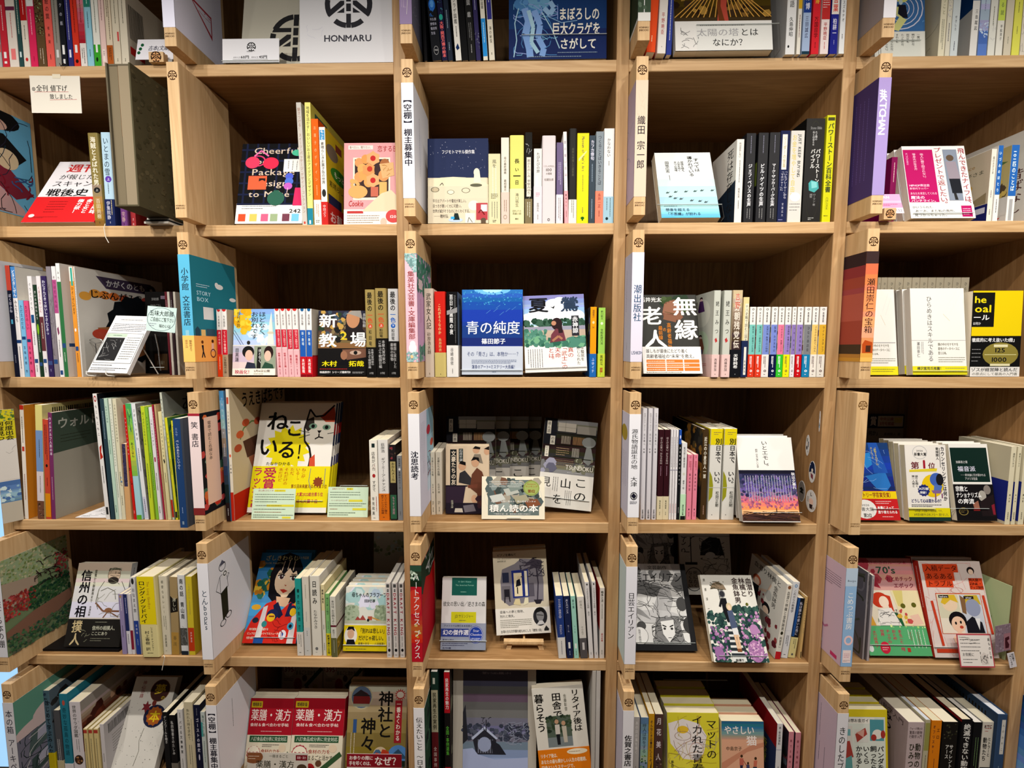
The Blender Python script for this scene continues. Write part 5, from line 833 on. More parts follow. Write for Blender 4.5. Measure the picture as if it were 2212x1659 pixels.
c = Cell(3, 3, 'past the pink cat sign', 850, 490, 4.096)
c.b(276, 362, 545, 'cream hardback with brushed lettering', 'd8c9ba', [('v', 18, 5, 82, 46, '武家女人記', '332'), ('v', 26, 49, 74, 74, '砂原浩太朗', '654'), Z('765', 95, 98)], hard=1, Y=0)
c.b(370, 467, 572, 'red hardback with a yellow-green foot', 'cf2f25', [('v', 30, 14, 62, 50, 'これがそうなのか', 'e6dc9a'), ('v', 32, 54, 66, 70, '永井玲衣', 'dcc98a'), Z('554', 96, 98)], band=(.29, 'cdbd7c'), hard=1, Y=0)
c.b(475, 574, 574, 'black hardback with a white foot', '161618', [('v', 24, 3, 62, 50, '百日と無限の夜', 'e8e8e8', 1), ('Z', 68, 4, 88, 60, 2, '777'), ('p', [(0, 22), (60, 20), (100, 18), (100, 24), (30, 26), (0, 27)], '99999a'), ('v', 30, 65, 62, 86, '谷崎由依', '333'), Z('555', 90, 97)], band=(.375, 'e4e2de'), hard=1, Y=0, Rr=[R('6a7a90', 0, 63), ('b', 10, 6, 40, 14, 8, '223')])
uw = [('o', 50, -4, r, r * .55, .1, k_) for r, k_ in ((62, '38b'), (50, '49c'), (40, '5ad'), (30, '6be'))]
c.f(606, 1143, 1300, 556, 'deep blue underwater hardback with white lettering', '2344a0*', [('g', 0, 0, 100, 66, ['37b', '25a', '24a', '248', '237']), ('e', 50, 0, 30, 6, '7be'), ('e', 50, 0, 16, 3.6, 'ade'), ('d', 2, 2, 98, 18, 120, 1.3, ['26a', '5ac', '37b', '49c'], 5)] + [('l', [(x, y), (x + 7, y - 4)], .7, '58c') for x, y in ((40, 28), (52, 26), (62, 30), (72, 26), (82, 24), (56, 22))] + [('t', 6, 36, 96, 54, '青の純度', 'e4e8f0'), ('t', 32, 57, 72, 64.5, '篠田節子', 'dfe4ee', 1), ('t', 8, 72.5, 96, 79, 'その「青さ」は、本物か──？', '347'), ('z', 16, 82, 90, 87, 3, '568'), ('t', 16, 88, 90, 93.5, '渾身のアート×ミステリー大長編！', '347'), ('z', 50, 96, 58, 97.5, 1, '568')], t=26, tilt=5, Y=-2, band=(.335, 'c3cad6'), hard=1, spine=[R('1d2c66', 0, 100)], stand=(-.02, 1.0, 10, .2), lift=5)
cl_ = [('e', x, y, r, r * .5, k_) for x, y, r, k_ in ((50, 12, 14, 'e2e6ec'), (60, 8, 10, 'eceef2'), (40, 20, 14, 'dde'), (22, 26, 16, 'eceef2'), (55, 24, 24, 'e6eaf0'), (84, 28, 16, 'eceef2'), (8, 30, 14, 'dde4ee'))]
c.f(1168, 1714, 1292, 612, 'hardback with a seated long-haired figure in fields', 'dcd9d4*', [('g', 0, 0, 100, 40, ['88b', '9bd', 'acd'])] + cl_ + [('d', 0, 33, 100, 42, 90, 5, ['354', '465', '243'], 3), ('r', 0, 41, 100, 46, '99a'), ('r', 0, 46, 100, 64, 'bba998'), ('d', 0, 46, 36, 58, 60, 4, ['587', '476', '698'], 6), ('d', 0, 58, 100, 66, 100, 6, ['476', '587', '365', '7a8'], 4), ('e', 54, 38, 9, 8, '332226'), ('p', [(44, 52), (52, 44), (64, 46), (68, 60), (42, 62)], '75404a'), ('l', [(58, 36), (60, 50)], 7, '332226'), ('l', [(46, 60), (56, 54), (62, 58)], 3.6, 'a87a5e'), ('e', 49, 37, 4, 3, 'b88a70'), ('t', 8, 2, 42, 24, '夏', '1a1a20', 1), ('t', 60, 2, 92, 24, '鶯', '33445c', 1), ('p', [(44, 15), (48, 16), (52, 14), (50, 18)], '333'), ('r', 78, 28, 90, 54, '33333a'), ('v', 79, 29, 89, 51, '赤神諒', 'dfdfe2', 1),
    ('v', 84, 68, 97, 92, '永蟄居を\n命じられた', '333'), ('v', 38, 69, 80, 97, '真の\n「武士」の\n天命\nとは。', 'b23328', 0), ('Z', 4, 70, 30, 94, 7, '556')], t=26, tilt=9, roll=-2, Y=-4, band=(.345, 'e9e5df'), hard=1, spine=[R('aab', 0, 100)], stand=(.0, 1.0, 9, .2), lift=9)
c.b(1735, 1790, 708, 'orange-yellow paperback with a blue foot', 'e8a21c', [('v', 30, 4, 70, 16, '道尾秀介', '543'), ('e', 50, 22, 20, 2, 'f4d9a0'), ('t', 36, 27, 64, 31, 'N', '543'), ('v', 26, 72, 76, 94, 'ふゆイチ', 'cdf')], band=(.335, '2a70b8'), d=105, L=[R('3a3c48', 0, 100), ('d', 5, 5, 95, 95, 30, 9, ['885', '668', '222'], 4)], Y=0)
c.b(1806, 1867, 715, 'lime green paperback with a yellow-green foot', 'a3cf62', [('v', 30, 4, 70, 17, '新川帆立', '343'), ('e', 50, 22.5, 20, 2, 'dec'), ('v', 28, 30, 72, 53, '令和反逆六法', '343'), ('v', 26, 68, 74, 85, '黒帆立、', '222'), ('v', 26, 86, 74, 97, '解禁！', 'b43', 1)], band=(.34, 'c6d64a'), d=105, L=[R('1c1c1e', 0, 100)], Y=0)

c = Cell(3, 4, 'past the blue-lettered sign', 1330, 490, 4.424)
c.f(266, 830, 1405, 650, 'black hardback with photographed hands', '3a3a36*', [('d', 40, 4, 80, 20, 40, 8, ['453', '564', '343'], 4), ('p', [(44, 10), (60, 6), (74, 14), (68, 30), (50, 34), (38, 26)], '7a5646')] + [('l', [(42 + i * 5, 24), (46 + i * 5, 8 + abs(i - 2) * 2)], 8, '966c58') for i in range(5)] + [('l', [(40, 28), (62, 32), (70, 26)], 11, '8a624e'), ('l', [(42, 22), (62, 25)], .8, '553'), ('t', 0, 3, 38, 10, '石井光太', 'ecece8', 1), ('t', 56, 2, 99, 29, '無', 'f0eeea', 1), ('t', 0, 14, 38, 41, '老', 'f0eeea', 1), ('t', 57, 31, 98, 60, '縁', 'f0eeea', 1), ('t', 4, 44, 44, 70, '人', 'f0eeea', 1), ('v', 44, 36, 52, 70, '高齢者福祉', 'd98b34'), ('v', 29, 40, 37, 58, '最前線', 'd98b34'), ('t', 37, 42, 43, 48, 'の', 'd98b34'),
    ('t', 6, 69, 78, 75, '誰しもが最後にたどり着く', '333'), ('t', 6, 75.5, 92, 81.5, '高齢者福祉の“未来”を救え。', '333')] + [('r', a, y, b, y + 4, 'd9823c') for y in (82.5, 87.5, 92.5) for a, b in ((6, 38), (40, 68), (70, 96))] + [('z', 8, y + 1, 94, y + 3.4, 1, 'f4e2cc') for y in (82.5, 87.5, 92.5)] + [('z', 5, 97.5, 96, 99, 1, '776')], t=24, tilt=15, Y=2, band=(.335, 'e6e4e0'), hard=1, lift=7, page='a49c8c')
fg = lambda y: [('e', 50, y, 6, 2, '322'), ('e', 50, y + 2, 5, 2, 'dbb'), ('p', [(38, y + 14), (44, y + 3), (58, y + 3), (66, y + 16), (40, y + 17)], '536')]
c.b(912, 982, 607, 'pale grey-green hardback with kimono figures on its side', 'c6c9c0', [('v', 20, 10, 82, 52, '姥王みつ', '2c2a28'), ('p', [(24, 56), (50, 54), (70, 58), (40, 60)], 'b44'), ('v', 28, 78, 72, 93, '西條奈加', '433'), Z('654', 96, 98)], band=(.265, 'e3c6c2'), hard=1, Y=-4, L=[R('b9bcb2', 0, 74), ('e', 54, 24, 34, 17, 'c9cbbf'), ('e', 54, 62, 32, 17, 'b9cbb2')] + fg(6) + [('e', 52, 52, 6, 2, '322'), ('e', 52, 54, 5, 2, 'dbb'), ('p', [(38, 66), (46, 55), (60, 55), (68, 66), (62, 76), (44, 76)], '8a5a44'), ('r', 44, 68, 62, 76, '4a5a8a'), ('v', 14, 8, 40, 50, '姥王みつ', '2c2a28'), R('ddc2be', 78, 100), ('z', 20, 84, 80, 90, 3, 'b55')], group='pale grey-green twin hardbacks')
c.b(1006, 1084, 607, 'pale grey-green hardback, twin of its kimono-sided neighbour', 'c6c9c0', [('v', 20, 10, 82, 52, '姥王みつ', '2c2a28'), ('p', [(24, 56), (50, 54), (70, 58), (40, 60)], 'b44'), ('v', 28, 78, 72, 93, '西條奈加', '433'), Z('654', 96, 98)], band=(.265, 'e3c6c2'), hard=1, Y=-4, L=[R('b9bcb2', 0, 100)], group='pale grey-green twin hardbacks')
c.b(1088, 1186, 605, 'beige hardback with red outline lettering and black foot', 'b6a58c', [('g', 0, 0, 100, 68, ['cb9', 'a98', '654', '433']), ('v', 16, 3, 84, 67, '吉野朝残党伝', 'e6dcd0', 1), ('v', 20, 3, 80, 22, '吉野', 'c8503c'), ('v', 24, 73, 76, 90, '天野純希', 'e6e6e6', 1), Z('aaa', 96, 98)], band=(.32, '1b1c22'), hard=1, Y=-2)
c.b(1194, 1248, 672, 'cream paperback with a navy foot', 'e2cf9c', [('r', 30, 8, 94, 57, 'e9e2cc'), ('v', 34, 9, 88, 56, '十八史略で読む三国志', '332'), ('r', 36, 62, 80, 97, 'e6e2d8'), ('v', 42, 78, 74, 95, '渡邉義浩', '445')], band=(.46, '26345a'), d=110, Y=-2)
up = (('teal-labelled paperback with a red-orange foot', '7fc4bc', 'd9452a', '龍判官 三都喜子の生涯'), ('second teal-labelled paperback with a red-orange foot', '7fc4bc', 'd9452a', '龍判官 三都喜子の生涯'), ('cornflower-labelled paperback with a white foot', '7f93d0', 'e4e0dc', '天涯の海 酢屋三代の物語'), ('cornflower-labelled paperback with a navy foot', '7f8fd2', '16204c', '探題 わが天地は'), ('pink-labelled paperback with a bright green foot', 'e07f9e', '3fc23a', 'ツギの女王 笠置シヅ子'), ('lilac-labelled paperback with a lemon foot', '9a86c4', 'e6e21c', '黄金舞踏 俳優山田五十鈴'), ('narrow purple-labelled paperback with a white foot', '8f7cb8', 'e2dee2', '小説 紫式部'), ('purple-labelled paperback with a crimson foot', '9480be', 'c4141e', '本日源氏物語'), ('grey-labelled paperback with a blue foot', '84868a', '2186b4', 'ひなた商店街'), ('sand-labelled paperback with a white foot', 'e6c678', 'e4e0d8', 'さち子のお助けごはん'), ('gold-labelled paperback with a white foot', 'dcb23e', 'e4e0d8', 'ライト・スタッフ'))
for (n_, k1, k2, tt), (x0, x1) in zip(up, ((1258, 1315), (1325, 1382), (1388, 1452), (1464, 1522), (1530, 1586), (1594, 1650), (1660, 1698), (1708, 1764), (1776, 1842), (1850, 1908), (1918, 1984))):
    dk = k2 in ('e4e0dc', 'e2dee2', 'e4e0d8', 'e6e21c'); tc = '644' if dk else 'fff'
    c.b(x0, x1, 765, n_, 'e9e6e2', [('o', 52, 3.4, 20, 1.6, .5, '888'), ('v', 36, 7, 66, 22, '伊多波碧' if 'teal' in n_ else '高橋直樹', '555'), R(k1, 25, 67.5), ('v', 46, 27, 84, 64, tt, '223'), ('Z', 20, 70, 60, 86, 2, tc), ('o', 52, 91, 20, 1.6, .5, tc), ('z', 36, 95, 70, 97, 1, tc)], d=105, band=(.325, k2), Y=0, L=[R('cfc8be', 0, 100), ('d', 70, 20, 100, 60, 10, 8, ['866', 'aa9', '788'], int(x0))], group='publisher paperbacks in matching covers')

c = Cell(3, 5, 'past the orange treasure sign', 1790, 480, 4.365)
X_ = 145
c.f(305, 655, 1440, 634, 'white yellow-banded book, partly hidden', 'e3e1db', [('l', [(60, 30), (72, 42)], .5, 'cb9'), ('l', [(74, 30), (90, 10)], .4, 'ccc'), ('l', [(66, 26), (84, 4)], .4, 'ccc'), ('r', 26, 62, 97, 63, 'aaa'), ('t', 27, 64, 80, 68, '頭の中のモヤモヤを', '665'), ('t', 27, 69, 82, 73, '思考のデータベースに', '665'), ('t', 27, 74, 54, 77, '変える本。', '665'), ('z', 27, 80, 95, 87, 3, '887'), ('z', 30, 92, 92, 97, 2, '774')], t=15, tilt=8, Y=22, band=(.1, 'dcd42a'), group='white idea books', lift=3)
c.f(794, 1306, 1436, 623, 'white yellow-banded book, fully face out', 'e6e4de', [('l', [(60, 30), (72, 38)], .5, 'cca'), ('l', [(72, 30), (94, 6)], .4, 'cdd'), ('l', [(64, 26), (86, 4)], .4, 'cdd'), ('v', 29, 9, 40, 85, 'ひらめきはスキルである', '777'), ('r', 0, 60, 100, 60.6, 'bbb'), ('v', 9, 62, 15, 80, '瀬田崇仁', '777'), ('Z', 17, 62, 22, 76, 2, 'aaa'), ('t', 48, 63, 86, 67, '頭の中のモヤモヤを', '776'), ('t', 48, 68, 88, 72, '思考のデータベースに', '776'), ('t', 48, 73, 66, 77, '変える本。', '776'), ('z', 48, 79, 97, 86, 3, '998'), ('t', 8, 90.5, 56, 95, '樺沢紫苑氏推薦！', '554', 1), ('z', 60, 91, 96, 97, 2, '886')], t=15, tilt=7, Y=6, band=(.1, 'dcd42a'), behind=2, bdesc='white idea book stacked behind the full one', stand=(-.01, 1.0, 8, .3, 'white idea book'), group='white idea books', page='c9c5bc')
for i_, (a, b_) in enumerate(((465, 495), (497, 555), (557, 628), (630, 705), (708, 786), (790, 860), (863, 935), (938, 1012), (1015, 1088), (1091, 1170), (1173, 1248), (1251, 1328))):
    c.b(a, b_, 521, 'grey-beige spine in the back row', 'cbc2ac', [('v', 40, 4, 74, 60, 'ひらめきはスキルである', '555')], d=128, Y=112, yx=560, group='grey-beige spines in the back row')
c.f(1326, 1792, 1444, 646, 'black and yellow business classic', '1a1a18*', [R('e2c911', 0, 54), ('r', 0, 2, 44, 42, '1a1a18'), ('t', 1, 4, 30, 16, 'he', 'e2d21c', 1), ('t', 1, 14, 41, 27, 'oal', 'e2d21c', 1), ('t', 1, 27, 36, 35, 'ール', 'e8e8e8', 1), ('t', 2, 36, 18, 40, 'は何か', 'ddd'), ('t', 1, 54.5, 92, 60, '徹底的に考え抜いた1冊」', 'e8e8e8', 1), ('e', 60, 74, 36, 14, '8d8240'), ('r', 46, 62.5, 74, 65.5, 'd9d4b0'), ('t', 38, 65, 80, 73, '125', '222', 1), ('r', 28, 74, 92, 74.6, 'd9d4a0'), ('t', 30, 76, 86, 84, '1000', '222', 1), ('r', 40, 85, 80, 87.6, 'd9d4b0'), ('z', 2, 66, 20, 84, 4, '999'), R('dedcd8', 88.6, 100), ('t', 2, 89.5, 96, 94.5, 'ゾスが経営陣と読んだ', '333', 1), ('t', 4, 95, 96, 99, 'の原点にして最高の入門書', '554')], t=22, tilt=2, Y=7, band=(.475, '171717'))

# ------------------------------------------------------------------ fourth row
c = Cell(4, 1, 'below the easel', 0, 820, 4.609)
c.card('folded_booklet', 'booklet', 36, 60, 1452, 308, 'yellow-topped booklet with gulls over a blue sea, angled at the shelf end', 'd6d2cc', [R('cfc431', 0, 26), ('d', 0, 0, 100, 10, 40, 9, ['573', 'cc3', '896'], 2), ('v', 4, 10, 92, 27, '何度出会\n何度見つ', '332', 1), R('d6d2cc', 28, 62), ('l', [(74, 36), (80, 34), (96, 32)], 1, '333'), ('l', [(44, 37), (60, 39), (80, 37)], 1, '444'), ('g', 0, 63, 100, 82, ['57a', '68b', '9bc', '68a']), ('d', 0, 68, 100, 80, 26, 14, ['9bc', '57a', 'cdd'], 3), R('bdb6a8', 82, 100)], t=3, tilt=0, yaw=58, w=30, Y=-24, pt='cover')
for a in ((246, 286, 254, 'white picture book with a red head and orange cover', 'ddd6cc', [R('b32', 0, 4), Z('544', 10, 50), Z('966', 60, 92), ('r', 20, 36, 80, 40, 'b43')], dict(d=190, xt=191, Rr=[R('cf8a2c', 0, 100), ('r', 34, 4, 96, 22, 'd9d4cc'), ('b', 40, 6, 90, 14, 14, '222')])),
          (377, 446, 254, 'book striped pale yellow, blue, white and brown', 'd8cf88', [R('7a98c4', 22, 58), R('d6ccd0', 58, 84), R('75503e', 84, 100), Z('444', 30, 56), Z('555', 62, 80), ('d', 5, 86, 95, 98, 12, 14, ['976', '432'], 3)], dict(d=210, xt=346, Rr=[R('cfc68c', 0, 100), ('b', 10, 3, 80, 11, 30, '332')])),
          (456, 512, 398, 'orange-red paperback with a yellow foot', 'c4513a', [Z('412', 5, 40, 2, 22), ('e', 50, 46, 20, 1.6, '222'), Z('722', 58, 70), R('d8921c', 74, 98)], dict(d=150, xt=418)),
          (514, 556, 330, 'purple craft book with a green and grey cover', '7c3a68', [('v', 18, 4, 82, 40, 'ウォルドルフ人形の本', 'dcd', 1), Z('b9a', 60, 90)], dict(d=205, xt=472, Rr=[R('4c5a4e', 0, 100), ('t', 5, 5, 100, 17, 'ウォルドルフ人形', 'b9bab0', 1), ('z', 8, 21, 42, 30, 3, '332'), ('e', 96, 28, 18, 13, '1c1a1a'), ('p', [(0, 38), (100, 34), (100, 100), (0, 100)], 'aaa598')]))):
    c.b(a[0], a[1], a[2], a[3], a[4], a[5], **a[6])
Xl = xat(c.px(740), 10, c.z)
m_ = MB(); m_.box((0, 0, 0), (72, 84, .8), 'e2e0e2'); Face(m_, (0, 84, .8), (72, 0, 0), (0, -84, 0)).draw([('w', 20, 10, 94, 80, 26, .9, ['333', '555']), ('z', 10, 86, 60, 94, 2, '666')])
o_ = m_.build('printed_leaflet'); o_.matrix_world = Matrix.Translation((Xl * .001, .012, (c.z + .2) * .001 + ZB)); tag(o_, 'white leaflet with pen drawings lying flat on the shelf among picture books', 'leaflet')
for a in ((1056, 1098, 140, 'tall white picture book with black covers', 'e2e0de', [('o', 50, 4, 34, 2.4, .4, 'a33'), ('v', 22, 8, 78, 34, 'もこもこもこ', '222'), ('p', [(30, 42), (90, 40), (60, 46), (96, 50), (20, 52)], 'b32'), Z('444', 57, 84), ('r', 24, 90, 80, 96, '333')], dict(d=240, xt=919, Rr=[R('1b1c22', 0, 100), ('r', 10, 30, 90, 84, '55635a'), ('e', 40, 62, 24, 10, 'a8b07a'), ('w', 10, 60, 90, 96, 14, 3, ['345', '8a9', '223'])])),
          (1104, 1142, 190, 'slim dark teal picture book', '344a54', [Z('9ab', 10, 50)], dict(d=200, xt=990)),
          (1146, 1184, 186, 'pale mint picture book', 'bcd4c4', [('v', 22, 6, 78, 20, 'ものいうほね', '355'), Z('576', 34, 55), Z('465', 88, 96)], dict(d=200, xt=1024)),
          (1186, 1214, 190, 'slim white-green picture book', 'dde0d2', [('v', 22, 4, 78, 56, 'チャーリーとシャーロットときんいろのカナリア', '454'), Z('687', 60, 90)], dict(d=200, xt=1076)),
          (1217, 1252, 190, 'slim cream picture book', 'd9d4ba', [('v', 22, 4, 78, 36, 'ふるいせんろのかたすみで', '554'), Z('776', 60, 76), ('d', 20, 62, 80, 72, 6, 30, ['68a', 'a86'], 2), Z('776', 80, 96)], dict(d=190, xt=1116)),
          (1256, 1308, 640, 'tan book with a navy checked upper spine', 'd2a878', [('r', 8, 0, 78, 56, '44405e'), ('d', 8, 2, 78, 54, 30, 12, ['6a6488', '2e2a44'], 3)], dict(d=150, xt=1206)),
          (1312, 1356, 252, 'bright red picture book', 'c92a22', [('v', 20, 10, 80, 44, 'ちさいアマンだいすき', 'ecd'), ('d', 10, 54, 90, 70, 8, 24, ['444', '211'], 3), Z('fcc', 92, 97)], dict(d=210, xt=1200)),
          (1362, 1418, 238, 'green palm and pale blue picture book', 'a9cfd8', [('g', 0, 0, 100, 62, ['5a6', '8b4', 'cc4', '8b5']), ('w', 5, 2, 95, 24, 10, 8, ['365', 'ad7']), ('v', 26, 33, 74, 46, 'あさごはん', '343', 1), ('r', 6, 96, 94, 100, '6a3')], dict(d=190, xt=1245)),
          (1440, 1482, 240, 'white picture book with a grey fur cover', 'e0e2e4', [('v', 22, 4, 78, 32, 'さがしています', '333'), Z('555', 38, 70), ('r', 10, 80, 90, 99, 'ccd'), Z('444', 82, 97)], dict(d=200, xt=1302, Rr=[R('8c8a88', 0, 100), ('w', 2, 2, 98, 80, 80, 1.4, ['666', 'aaa', '555'])])),
          (1500, 1538, 265, 'lime picture book with a dark title', 'c2d23a', [('v', 22, 5, 78, 34, 'ぼくのだいじなおくさん', '343'), Z('463', 50, 92)], dict(d=190, xt=1396)),
          (1546, 1582, 275, 'leaf-green picture book', '8cbc44', [('v', 22, 8, 78, 22, 'モンティー', '232', 1), Z('453', 40, 96)], dict(d=190, xt=1428)),
          (1585, 1618, 276, 'white picture book with purple lettering', 'dfdcdf', [('v', 20, 10, 80, 34, '１ねことライオン', '647'), ('r', 30, 44, 76, 48, 'a46'), Z('555', 58, 80), Z('444', 88, 96)], dict(d=190, xt=1476)),
          (1622, 1642, 250, 'slim crimson picture book', 'a82a48', [Z('eab', 6, 90)], dict(d=200, xt=1494)),
          (1646, 1668, 250, 'slim fawn picture book', 'bfa67e', [Z('654', 60, 92)], dict(d=190, xt=1526)),
          (1672, 1706, 320, 'cream picture book with a tiny black bird', 'ded4a6', [('v', 22, 12, 78, 42, '小さなデモンのしま', '665'), ('p', [(30, 44), (60, 43), (80, 46), (50, 48)], '222'), Z('776', 56, 74)], dict(d=190, xt=1570))):
    c.b(a[0], a[1], a[2], a[3], a[4], a[5], **a[6])
c.b(1712, 1740, 128, 'tall grey-green picture book with a hill scene', 'c6cabc', [('v', 16, 4, 84, 30, 'あさになったので', '343'), Z('565', 34, 40), ('r', 4, 84, 96, 98, 'b32')], d=220, xt=1580, Rr=[R('8b8f88', 0, 100), ('t', 14, 4, 96, 18, 'あさに', '222'), ('p', [(0, 22), (14, 18), (40, 24), (100, 22), (100, 60), (0, 60)], '354'), ('e', 40, 20, 20, 2.4, '889')])
c.b(1746, 1776, 380, 'yellow picture book with a green cover', 'd8d435', [('v', 16, 14, 84, 30, '小の冷水', '776'), Z('664', 40, 66), ('r', 10, 92, 90, 98, '333')], d=180, xt=1632, Rr=[R('5a8a4a', 0, 100), ('w', 2, 2, 98, 98, 30, 3, ['8b5', '354'])])
c.b(1786, 1810, 410, 'slim yellow and white picture book', 'dbd53a', [('v', 14, 5, 86, 40, 'マイクマリガンとスチームショベル', '554'), ('r', 20, 44, 80, 90, 'cc9'), Z('554', 48, 88)], d=180, xt=1700)
c.b(1822, 1896, 390, 'large navy picture book overhanging the shelf edge', '2a4a78', [('v', 22, 8, 62, 16, 'エルサ', '9ac'), ('v', 24, 19, 66, 46, 'ペレのあたらしいふく', 'dde'), Z('9ac', 81, 92), ('r', 34, 94, 60, 97, '89a')], d=210, yb=1474, xt=1742, Rr=[R('5d6674', 0, 100)])

c = Cell(4, 2, 'past the floral sign', 390, 820, 4.337)
c.b(432, 474, 106, 'slim sky and photo picture book', '5a7a9a', [('g', 0, 0, 100, 100, ['59c', '9bc', '987', '346', '233', '322']), ('v', 26, 4, 74, 34, 'フラワランパヤ', 'dde'), Z('ccd', 40, 56), Z('ccc', 90, 97)], d=230, xt=358, Y=-2)
c.b(480, 510, 90, 'large cream picture book with potted flowers', 'e2dccd', [('r', 10, 6, 80, 11, 'b54'), ('v', 20, 16, 80, 34, 'うえきばちです', '332'), ('e', 50, 50, 30, 1.2, 'd64'), ('v', 26, 56, 74, 64, '川端誠', '333'), R('c2321e', 78, 100)], d=224, xt=419, Rr=[R('cfc0a4', 0, 100), ('v', -1, 0, 0, 1, '', '333'), ('t', 18, 3, 99, 17, 'うえきばちです', '1c1814', 1)] + [('l', [(14, 40), (20, 32), (34, 28), (50, 30), (64, 24), (80, 26)], 1.6, '6a8a50')] + [('e', x, y, 6, 3, k_) for x, y, k_ in ((14, 36, 'd06a40'), (24, 28, 'c8603a'), (44, 29, 'cc6040'), (62, 23, 'c45a3a'), (80, 25, 'd06a40'), (10, 46, 'b85a3a'))] + [('p', [(18, 42), (96, 36), (100, 52), (24, 56)], '5d3f30'), ('p', [(26, 56), (100, 52), (100, 80), (40, 80)], 'a5694c'), R('bf301c', 80, 100), ('t', 20, 84, 60, 90, 'あま', 'ecc')], Y=0)
cat = [('p', [(62, 36), (60, 22), (66, 6), (74, 13), (84, 12), (97, 2), (100, 8), (100, 36), (86, 40), (70, 38)], 'd9d3c6'), ('p', [(63, 16), (72, 13), (74, 22), (66, 27), (62, 24)], '3c342e'), ('p', [(80, 13), (97, 2), (100, 10), (100, 18), (88, 18)], 'b8523a'), ('l', [(63, 36), (61, 24), (66, 6), (74, 13), (85, 12), (98, 2)], 2.2, '221c18'), ('l', [(63, 36), (70, 42), (73, 50), (71, 66)], 2.6, '221c18'), ('p', [(72, 52), (78, 48), (80, 60), (72, 72)], 'c4543a'), ('e', 72, 22, 5.4, 2.6, '7a9a84'), ('e', 90, 23, 5.4, 2.6, '7a9a84'), ('e', 72, 22, 2.4, 1.8, '151515'), ('e', 90, 23, 2.4, 1.8, '151515'), ('p', [(78, 26), (84, 26), (81, 29)], '221c18'), ('l', [(81, 29), (81, 32), (76, 34)], 1.6, '221c18'), ('l', [(81, 32), (87, 33)], 1.6, '221c18'), ('l', [(68, 28), (54, 26)], .8, '333'), ('l', [(69, 30), (55, 33)], .8, '333'), ('l', [(92, 29), (100, 28)], .8, '333')]
c.f(622, 1362, 1245, 220, 'white and yellow cat picture book', 'dedad2*', [('star', 42, 42, 30, 15, 'd9cc1e', .76)] + cat + [('t', 10, 7, 40, 28, 'ね', '15120f', 1), ('t', 36, 14, 60, 34, 'こ', '15120f', 1), ('t', 3, 31, 30, 52, 'い', '15120f', 1), ('t', 28, 34, 54, 54, 'る', '15120f', 1), ('t', 54, 36, 68, 56, '！', '15120f', 1), ('t', 16, 55, 48, 58.5, 'たなかひかる', '332'), ('v', 1, 60, 14, 99, 'ラッシュ！', 'b3295a', 1), ('v', 14, 60, 32, 80, '受賞', 'b3295a', 1), ('v', 33, 60.5, 70, 76, 'ねこが\nいる──。\nただ、\nそれだけの\n本だけど', 'b84a20'), ('t', 52, 75, 98, 79, '第５回未来屋えほん大賞３位', '8a4a20', 1), ('t', 60, 82, 94, 86, '大賞2022総合第５位', 'b03a4a', 1), ('t', 56, 88, 88, 92, 'えほん大賞７位', 'b03a4a', 1), ('star', 86, 73, 7, 10, '8a4a2a'), ('l', [(75, 61), (74, 72), (78, 80)], 1, '997'), ('l', [(94, 61), (94, 76)], 1, '997'), ('r', 0, 95.5, 100, 100, 'dedad2')], t=9, tilt=18, Y=None, lift=7, band=(.41, 'dbcd1c*'), behind=3, bdesc='copy tucked behind the cat picture book', bind='R', spine=[R('2c3a5c', 0, 40), R('b33', 20, 30), R('557', 50, 100)], bops=[], stand=(.62, .95, 26, .3, 'cat picture book'))
mint = 'ccdfc8'
c.card('hand_card', 'card', 662, 1062, 1308, 1022, 'mint card of shopkeeper notes standing before the cat picture book', mint, [('t', 12, 3, 48, 10, '店と虎にかとくゆ', 'a44'), ('r', 50, 3, 76, 10, 'd8d04a'), ('t', 52, 3.5, 74, 9.5, '＜エッセイ＞', '653'), ('z', 5, 15, 97, 47, 4, '454'), ('r', 34, 52, 98, 59, 'd8d04a'), ('z', 8, 53, 96, 58, 1, '654'), ('z', 4, 64, 88, 70, 1, '454'), ('z', 6, 74, 94, 79, 1, '964'), ('z', 4, 83, 98, 96, 2, '454'), ('r', 72, 91, 92, 97, 'd8d04a')], t=.8, tilt=12, lift=.2)
c.card('hand_card', 'card', 1374, 1752, 1288, 1006, 'mint card of shopkeeper notes beside the white paperbacks', mint, [('t', 10, 3, 42, 10, '店長がバカすぎて', 'a44'), ('r', 46, 3, 62, 10, 'd8d04a'), ('t', 47, 3.5, 61, 9.5, '＜小説＞', '653'), ('z', 5, 14, 80, 38, 3, '454'), ('t', 8, 42, 48, 48, 'ハートボイルドエッグ', '954'), ('r', 52, 42, 86, 49, 'd8d04a'), ('z', 4, 52, 96, 66, 2, '454'), ('z', 6, 70, 44, 76, 1, '964'), ('r', 62, 70, 96, 77, 'd8d04a'), ('z', 4, 82, 70, 96, 2, '454')], t=.8, tilt=10, lift=.2)
r_ = tag(empty('acrylic_display', xat(c.px(1500), 90, c.z), 90, c.z), 'clear acrylic display block standing behind the second mint card', 'display stand')
m_ = MB(); m_.box((0, 0, 1.5), (66, 2, 52), 'clear_acrylic'); m_.box((0, -.2, 51), (66, 2.2, 52), 'acrylic_edge'); m_.box((0, -.1, 1.5), (.8, 2.1, 52), 'acrylic_edge'); m_.build('front_plate', r_)
m_ = MB(); m_.box((0, -20, 0), (66, 40, 1.5), 'clear_acrylic'); m_.build('base_plate', r_)
